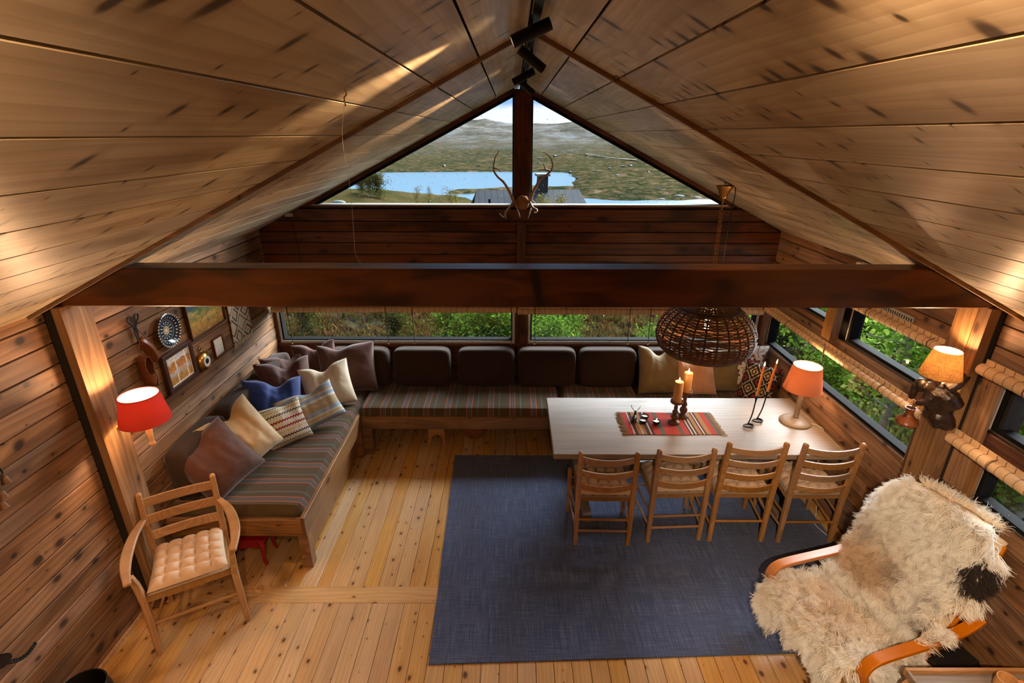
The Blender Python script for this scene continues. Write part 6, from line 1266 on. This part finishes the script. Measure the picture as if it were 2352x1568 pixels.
tine([A(1450, 575, 0.12), A(1350, 545, 0.14), A(1220, 550, 0.16)], 0.012, 0.004, ra); tine([A(1350, 540, 0.14), A(1340, 470, 0.15), A(1310, 440, 0.16)], 0.008, 0.004, ra); tine([A(1070, 1120, 0.02), A(1120, 1220, 0.08), A(1190, 1260, 0.12), A(1205, 1290, 0.14), A(1180, 1320, 0.16), A(1145, 1310, 0.17)], 0.012, 0.004, ra); tine([A(1095, 1220, 0.06), A(1065, 1340, 0.12), A(1040, 1420, 0.15)], 0.009, 0.004, ra); tine([A(1095, 1090, 0.03), A(1140, 1120, 0.06), A(1180, 1155, 0.08)], 0.007, 0.003, ra)
b = B().ball(A(945, 1140, 0.01), (0.062, 0.035, 0.068), 16, 10); b.v = [tuple(Vector(q) + Vector((1, 1, 1)) * 0.006 * mnoise.noise(Vector(q) * 60)) for q in b.v]; b.obj('skull_plate', M['skull'], an, 60)
# fishing line, hooks, little boxes under the roof
h0 = at(790, 206, RL=1); fl = thing('hanging_line', 'thin clear line hanging from a ceiling hook down to the tie beam', 'line', h0)
B().tube(smoothpath([(0, 0, 0.004), (0.006, 0, -0.012), (-0.002, 0, -0.022), (0, 0, -0.045)], 5), 0.002, 6).obj('ceiling_hook', M['brass'], fl, 60)
B().tube(smoothpath([at(u, v, Y=h0.y + (2.70 - h0.y) * f) - h0 for u, v, f in ((791, 240, 0.0), (786, 300, 0.12), (790, 350, 0.25), (800, 400, 0.4), (808, 470, 0.6), (813, 540, 0.8), (816, 580, 0.92), (829, 606, 1.0))], 6), 0.0007, 5).obj('line', M['whitecord'], fl, 60)
h1 = at(1415, 172, RR=1); t = B().tube([(0.009 * math.cos(a), 0, -0.012 + 0.009 * math.sin(a)) for a in [2 * PI * i / 14 for i in range(14)]], 0.0018, 6, closed=True).obj('ceiling_eye', M['blackmetal'], None, 60, loc=h1); tag(t, 'small black screw eye in the ceiling beside the batten', 'screw eye')
cm = thing('sensor_box', 'small white sensor box on the wall above the strip windows', 'sensor', (XR - 0.028, 3.78, 2.10)); B().box((0, 0, 0.0), (0.055, 0.06, 0.04)).obj('case', M['whiteplastic'], cm, bevel=0.006); B().box((-0.01, 0, -0.03), (0.02, 0.02, 0.03)).obj('mount', M['whiteplastic'], cm)
sp = at(660, 489, RL=1); jb = thing('junction_box', 'small pale junction box with black cable by the gable sill', 'box', (sp.x, YF - 0.07, roof_z(sp.x) - 0.02)); B().box((0, 0, 0), (0.07, 0.04, 0.035)).obj('case', M['winframe'], jb, bevel=0.006); B().tube(smoothpath([(0.0, 0.01, -0.015), (0.015, 0.02, -0.15), (0.03, 0.03, -0.35), (0.035, 0.035, -0.55)], 5), 0.0035, 6).obj('cable', M['blackcord'], jb, 60)

# ---------------------------------------------------------------- lower corners
ib = on_left('hanging_bells', 'cluster of small rusty bells hanging on the grey board wall', 'bells', 2.05, 1.47, 0.02)
B().tube(smoothpath([(-0.06, 0.10, 0.02), (-0.02, 0.09, 0.03), (0.0, 0.03, 0.03), (-0.03, 0.0, 0.03), (-0.06, -0.05, 0.03)], 5), 0.004, 6).obj('wire', M['blackcord'], ib, 60)
for (x_, y_) in ((-0.045, 0.055), (0.0, -0.01), (-0.04, -0.065), (-0.055, -0.115), (-0.075, 0.0)): B().lathe([(0.0, 0.022), (0.008, 0.02), (0.015, 0.006), (0.020, -0.015), (0.022, -0.02), (0.0, -0.016)], 14, Matrix.Translation((x_, y_, 0.03)) @ Matrix.Rotation(-PI / 2 + 0.3 * x_ * 10, 4, 'X'), cap=False).obj('bell', M['bellmetal'], ib, 50)
ir = on_left('iron_candle_sconce', 'twisted black iron candle sconce on the grey board wall', 'candle sconce', 1.60, 0.93, 0.02)
B().tube(smoothpath([(-0.10, 0.02, 0.05), (-0.08, 0.10, 0.12), (-0.03, 0.09, 0.20), (-0.03, 0.0, 0.22), (-0.06, -0.06, 0.22)], 6), 0.008, 8).obj('scroll', M['iron'], ir, 60)
B().lathe([(0.0, -0.01), (0.03, -0.008), (0.042, 0.0), (0.044, 0.006), (0.0, 0.002)], 20, Matrix.Translation((-0.045, -0.06, 0.24)) @ Matrix.Rotation(-PI / 2, 4, 'X'), cap=False).obj('drip_pan', M['iron'], ir, 40)
b = B()
for ph in (0, PI): b.tube([(-0.03 + 0.13 * f + 0.006 * math.cos(40 * f + ph), -0.075 - 0.03 * math.sin(PI * f) - 0.05 * f + 0.006 * math.sin(40 * f + ph), 0.25) for f in [i / 40 for i in range(41)]], 0.0055, 6)
b.obj('twisted_arm', M['iron'], ir, 60)
pt = at(190, 1572, Z=0.30); kt = thing('black_pot', 'round black iron pot standing on the floor by the grey board wall', 'pot', (pt.x, pt.y - 0.02, 0))
B().lathe([(0.0, 0.0), (0.09, 0.0), (0.125, 0.05), (0.135, 0.14), (0.125, 0.24), (0.11, 0.275), (0.118, 0.29), (0.11, 0.292), (0.10, 0.27), (0.0, 0.03)], 32, cap=False).obj('body', M['blackmetal'], kt, 45); B().tube([(0.118 * math.cos(a), 0.0, 0.27 + 0.0 + 0.02 * math.sin(a)) for a in [PI * i / 12 for i in range(13)]], 0.006, 8).obj('handle', M['blackmetal'], kt, 60)
# ---------------------------------------------------------------- bentwood armchair with sheepskins
fz = math.atan2(-0.276, -0.961); CH = Vector((2.075, 2.25, 0))
bw_ = thing('bentwood_armchair', 'bent birch cantilever armchair with pale canvas cushion under sheepskins', 'chair', CH, fz)
side = smoothpath([(-0.36, 0, 0.016), (0.08, 0, 0.016), (0.19, 0, 0.05), (0.26, 0, 0.14), (0.33, 0, 0.30), (0.372, 0, 0.41), (0.375, 0, 0.455), (0.34, 0, 0.498), (0.24, 0, 0.512), (-0.1, 0, 0.505), (-0.28, 0, 0.515), (-0.40, 0, 0.565)], 7)
for sy in (-1, 1):
    B().strip([p + Vector((0, sy * 0.33, 0)) for p in side], 0.058, 0.026).obj('side_frame', M['bent'], bw_, 40, bevel=0.004)
    rail = smoothpath([(0.36, 0, 0.355), (0.25, 0, 0.345), (0.0, 0, 0.30), (-0.12, 0, 0.29), (-0.235, 0, 0.34), (-0.335, 0, 0.55), (-0.405, 0, 0.78), (-0.455, 0, 1.0)], 6)
    B().strip([p + Vector((0, sy * 0.262, 0)) for p in rail], 0.04, 0.02).obj('seat_rail', M['bent'], bw_, 40, bevel=0.003)
    B().ball((-0.36, sy * 0.362, 0.54), 0.006).obj('bolt', M['steel'], bw_)
for x_, z_ in ((0.27, 0.335), (-0.16, 0.285)): B().box((x_, 0, z_), (0.05, 0.60, 0.02)).obj('cross_rail', M['bent'], bw_, bevel=0.003)
cprof = smoothpath([(0.405, 0, 0.385), (0.34, 0, 0.425), (0.24, 0, 0.42), (0.0, 0, 0.365), (-0.11, 0, 0.36), (-0.20, 0, 0.425), (-0.285, 0, 0.60), (-0.355, 0, 0.80), (-0.405, 0, 0.985), (-0.445, 0, 1.04)], 8)
def along(pts):
    d = [0.0]
    for a, b in zip(pts, pts[1:]): d.append(d[-1] + (b - a).length)
    return d
cd = along(cprof); CL = cd[-1]
def prof_s(s_):
    """point and normal on the cushion profile at arc length s (extrapolates: hangs down in front, folds over the top)"""
    if s_ < 0: return Vector((cprof[0].x + 0.012 + 0.0 * s_, 0, cprof[0].z + s_)), Vector((1, 0, 0.1)).normalized()
    if s_ > CL: e = s_ - CL; return Vector((cprof[-1].x - e * 0.5, 0, cprof[-1].z - e * 0.8)), Vector((-0.8, 0, 0.3)).normalized()
    i = max(0, min(len(cd) - 2, next((k for k in range(len(cd) - 1) if cd[k + 1] >= s_), len(cd) - 2))); f = (s_ - cd[i]) / max(1e-6, cd[i + 1] - cd[i])
    t = (cprof[min(i + 2, len(cprof) - 1)] - cprof[max(i - 1, 0)]).normalized(); return cprof[i].lerp(cprof[i + 1], f), Vector((-t.z, 0, t.x)) * -1 if Vector((-t.z, 0, t.x)).z < 0 and t.x > 0 else (Vector((t.z, 0, -t.x)))
V = []; nc = len(cprof); b = B(); NA = 12
for i, p in enumerate(cprof):
    pp, nrm = prof_s(cd[i] * 0.9999)
    if nrm.z < 0 or (nrm.z < 0.25 and nrm.x < 0): nrm = -nrm
    for k in range(NA):
        a = 2 * PI * k / NA; cy = math.copysign(abs(math.cos(a)) ** 0.4, math.cos(a)) * 0.272; cz = math.copysign(abs(math.sin(a)) ** 0.7, math.sin(a)) * 0.034
        V.append(p + Vector((0, cy, 0)) + nrm * (cz - 0.036))
b.add(V, [tuple(range(NA))[::-1], tuple((nc - 1) * NA + k for k in range(NA))] + [(i * NA + k, i * NA + (k + 1) % NA, (i + 1) * NA + (k + 1) % NA, (i + 1) * NA + k) for i in range(nc - 1) for k in range(NA)])
b.obj('cushion', M['canvas'], bw_, 50)

def fleece_mat():
    s = N('sheep_wool'); at_ = s.n('Attribute', attribute_name='tint').outputs['Color']; ic = s.n('HairInfo').outputs['Intercept']
    c = s.mix(s.rng(ic, 0.0, 0.8), s.mix(1.0, at_, C(246, 230, 206), 'MULTIPLY'), at_)
    d = s.n('BsdfPrincipled', {'Base Color': c, 'Roughness': 0.75, 'Specular IOR Level': 0.3, 'Sheen Weight': 0.2}); t = s.n('BsdfTranslucent', {0: c})
    return s.fin(s.n('MixShader', {0: 0.3, 1: d.outputs[0], 2: t.outputs[0]}))
M['wool'] = fleece_mat(); M['hide'] = plain('pale_hide', C(206, 186, 156), 0.9)
def sheepskin(label, s0, s1, half, edge, lift, tint, seed, n=24000, length=0.06, skew=0.0, spill=None):
    """skin draped on the cushion: s0..s1 along the profile, half(sf, side) = half width, lift above the cushion"""
    t = thing('sheepskin', label, 'sheepskin', CH, fz, 'sheepskins on the bentwood armchair'); rg = np.random.default_rng(seed)
    def surf(sf, tf):
        """sf 0..1 along, tf -1..1 across"""
        w = half(sf, 1 if tf > 0 else -1); s_ = s0 + (s1 - s0) * sf + skew * tf + edge * mnoise.noise(Vector((tf * 2.2 + seed, sf * 3, 0))) * 0.5
        p, nrm = prof_s(s_)
        if s_ > 0 and s_ < CL and (nrm.z < 0 or (nrm.z < 0.25 and nrm.x < 0)): nrm = -nrm
        y_ = tf * w; ex = abs(y_) - 0.285; drop = 0.0
        if ex > 0:
            side_ = 1 if y_ > 0 else -1; top = 0.515 - p.z + 0.02 if p.z < 0.5 else 0.0
            if p.z < 0.50 and side_ > 0 and spill == 'over': q = p + nrm * lift + Vector((0, side_ * (0.285 + ex * 0.7), max(0, 0.53 - p.z) * min(1, ex / 0.05))); return q, (nrm + Vector((0, side_ * 0.4, 0.3))).normalized()
            q = p + nrm * lift + Vector((0, side_ * (0.285 + min(ex, 0.02) * 0.5), 0)) - (Vector((0, 0, 1)) * 0.3 + nrm * 0.8) * ex * 0.9; return q, (Vector((0, side_, 0)) + nrm * 0.25).normalized()
        lump = 0.03 * mnoise.noise(Vector((tf * 1.6 + seed, sf * 2.5, 4.0)))
        return p + Vector((0, y_, 0)) + nrm * (lift + lump), nrm
    g = B().grid(lambda u, v: surf(v, 2 * u - 1)[0], 24, 30); ob = g.obj('hide', M['hide'], t, 80); md = ob.modifiers.new('solid', 'SOLIDIFY'); md.thickness = 0.006
    K = 2000; cl_ = rg.uniform(0, 1, (K, 2)); roots = rg.uniform(0, 1, (n, 2)); ni = np.empty(n, int)
    for a in range(0, n, 4000): ni[a:a + 4000] = (((roots[a:a + 4000, None, :] - cl_[None]) * np.array([1.0, 1.2])) ** 2).sum(2).argmin(1)
    def hair_axis(sf, tf, jit):
        p, nrm = surf(sf, tf); pd_, _ = surf(max(0, sf - 0.02), tf); dn = pd_ - p; dn = dn.normalized() if dn.length > 1e-6 else Vector((1, 0, 0))
        return p, (nrm * 0.85 + dn * 0.35 + Vector((0, 0.22 * tf, -0.12)) + Vector(jit)).normalized()
    cj = rg.normal(size=(K, 3)) * 0.34; CP = [hair_axis(a, 2 * b - 1, j) for (a, b), j in zip(cl_, cj)]; clen = length * rg.uniform(0.75, 1.25, K); cph = rg.uniform(0, 6.28, K)
    PTS = np.empty((n, 6, 3)); TI = np.empty((n, 4), np.float32); hj = rg.normal(size=(n, 3)) * 0.28
    for i in range(n):
        sf, tf = roots[i][0], 2 * roots[i][1] - 1; p, d = hair_axis(sf, tf, hj[i]); c, dc = CP[ni[i]]; L = clen[ni[i]] * (0.85 + 0.3 * ((i * 37) % 100) / 100); ph = cph[ni[i]]
        ux = d.orthogonal().normalized(); uy = d.cross(ux)
        for k in range(6):
            f = k / 5; q = p + d * L * f; qc = c + dc * L * f; w = 0.66 * f ** 1.2; q = q.lerp(qc, w if (p - c).length < 0.05 else 0.0)
            q = q + (ux * math.cos(ph + f * 4.5) + uy * math.sin(ph + f * 4.5)) * 0.010 * f; q.z -= 0.010 * f * f
            PTS[i, k] = q
        TI[i] = tint(sf, tf)
    hc = bpy.data.hair_curves.new('fleece'); hc.add_curves([6] * n); hc.attributes['position'].data.foreach_set('vector', PTS.reshape(-1).astype(np.float32))
    ra = hc.attributes.new('radius', 'FLOAT', 'POINT'); ra.data.foreach_set('value', np.tile(np.array([1.5, 1.5, 1.35, 1.15, 0.85, 0.4], np.float32) * 0.001, n))
    ta = hc.attributes.new('tint', 'FLOAT_COLOR', 'CURVE'); ta.data.foreach_set('color', TI.reshape(-1)); hc.materials.append(M['wool'])
    fo = bpy.data.objects.new('fleece', hc); COL.objects.link(fo); fo.parent = t; fo['kind'] = 'stuff'; return t
WH, TN, BN, DKB = np.array(C(252, 249, 242)), np.array(C(214, 176, 126)), np.array(C(132, 96, 64)), np.array(C(54, 40, 32))
def tint_low(sf, tf):
    k = min(1, max(0, 1.5 * math.exp(-((sf - 0.45) / 0.22) ** 2) * math.exp(-((tf + 0.25) / 0.6) ** 2) + 0.35 * mnoise.noise(Vector((sf * 5, tf * 3, 1))))); return (WH * (1 - 0.6 * k) + TN * 0.6 * k).astype(np.float32)
def tint_up(sf, tf):
    n1 = mnoise.noise(Vector((sf * 6, tf * 3.5, 7))); c = WH.copy()
    k = min(1, max(0, 1.6 * math.exp(-((sf - 0.34) / 0.20) ** 2) * math.exp(-((tf + 0.5) / 0.5) ** 2))); c = c * (1 - 0.75 * k) + TN * 0.75 * k
    k = min(1, max(0, (n1 - 0.12) * 2.2 * math.exp(-((sf - 0.36) / 0.24) ** 2))); c = c * (1 - 0.8 * k) + BN * 0.8 * k
    k = 1.0 if ((sf - 0.72) / 0.10) ** 2 + ((tf - 0.84) / 0.20) ** 2 < 1 else 0.0; c = c * (1 - k) + DKB * k; return c.astype(np.float32)
sheepskin('cream sheepskin hanging over the seat front of the bentwood armchair', -0.12, 0.62, lambda sf, sd: 0.27 + 0.06 * math.sin(PI * min(1, sf * 1.2)) + (0.14 * math.exp(-((sf - 0.62) / 0.16) ** 2) if sd > 0 else 0.03 * math.sin(9 * sf)), 0.26, 0.012, tint_low, 3, n=34000, length=0.066)
sheepskin('white and tan sheepskin with a dark patch draped over the armchair back', 0.40, CL + 0.05, lambda sf, sd: (0.27 + 0.08 * ss(0.35, 0.6, sf)) * math.sqrt(max(0.06, 1 - max(0.0, (sf - 0.74) / 0.27) ** 2)) - (0.05 * math.exp(-((sf - 0.42) / 0.12) ** 2) if sd > 0 else 0) + (0.15 * math.exp(-((sf - 0.14) / 0.13) ** 2) if sd > 0 else 0.14 * math.exp(-((sf - 0.30) / 0.14) ** 2)), 0.14, 0.045, tint_up, 8, n=42000, length=0.08, spill='over')

# side table with raised edge, wooden mug on it, black case behind
TY = 0.55; c0 = at(2078, 1534, Z=TY); tt = thing('tray_table', 'small pine side table with a raised rim beside the sheepskin armchair', 'table', (c0.x + 0.33, c0.y - 0.24, 0)); o = tt.location
B().box((0, 0, TY - 0.03), (0.62, 0.46, 0.018)).obj('top', M['table'], tt)
B().box((0, 0.235, TY - 0.018), (0.66, 0.018, 0.04)).obj('rim', M['oak'], tt, bevel=0.003); B().box((0, -0.235, TY - 0.018), (0.66, 0.018, 0.04)).obj('rim', M['oak'], tt, bevel=0.003)
for sx in (-1, 1): B().box((sx * 0.322, 0, TY - 0.018), (0.016, 0.452, 0.04)).obj('rim', M['table'], tt, bevel=0.003)
for sx in (-1, 1):
    for sy in (-1, 1): B().strip(smoothpath([(sx * 0.30, sy * 0.20, TY - 0.03), (sx * 0.325, sy * 0.215, 0.42), (sx * 0.318, sy * 0.21, 0.2), (sx * 0.33, sy * 0.22, 0.0)], 5), 0.035, 0.018, (0, 1, 0)).obj('leg', M['turned'], tt, 40)
mg = thing('wooden_mug', 'pale turned wooden mug on the side table', 'mug', (at(2300, 1575, Z=TY).x, c0.y - 0.10, TY - 0.021))
B().lathe([(0.0, 0.0), (0.036, 0.0), (0.04, 0.01), (0.044, 0.05), (0.042, 0.085), (0.038, 0.085), (0.038, 0.012), (0, 0.01)], 24, cap=False).obj('body', M['turned'], mg, 45); B().tube(smoothpath([(0.04, 0, 0.07), (0.075, 0, 0.065), (0.078, 0, 0.03), (0.041, 0, 0.02)], 5), 0.007, 8).obj('handle', M['turned'], mg, 60)
bx = thing('black_case', 'black case with a small metal stud behind the sheepskin armchair', 'case', (2.44, 1.99, 0), 0.27)
B().box((0, 0, 0.16), (0.26, 0.10, 0.32)).obj('body', M['blackcord'], bx, bevel=0.01); B().ball((0.02, -0.052, 0.27), (0.007, 0.004, 0.01)).obj('stud', M['steel'], bx)
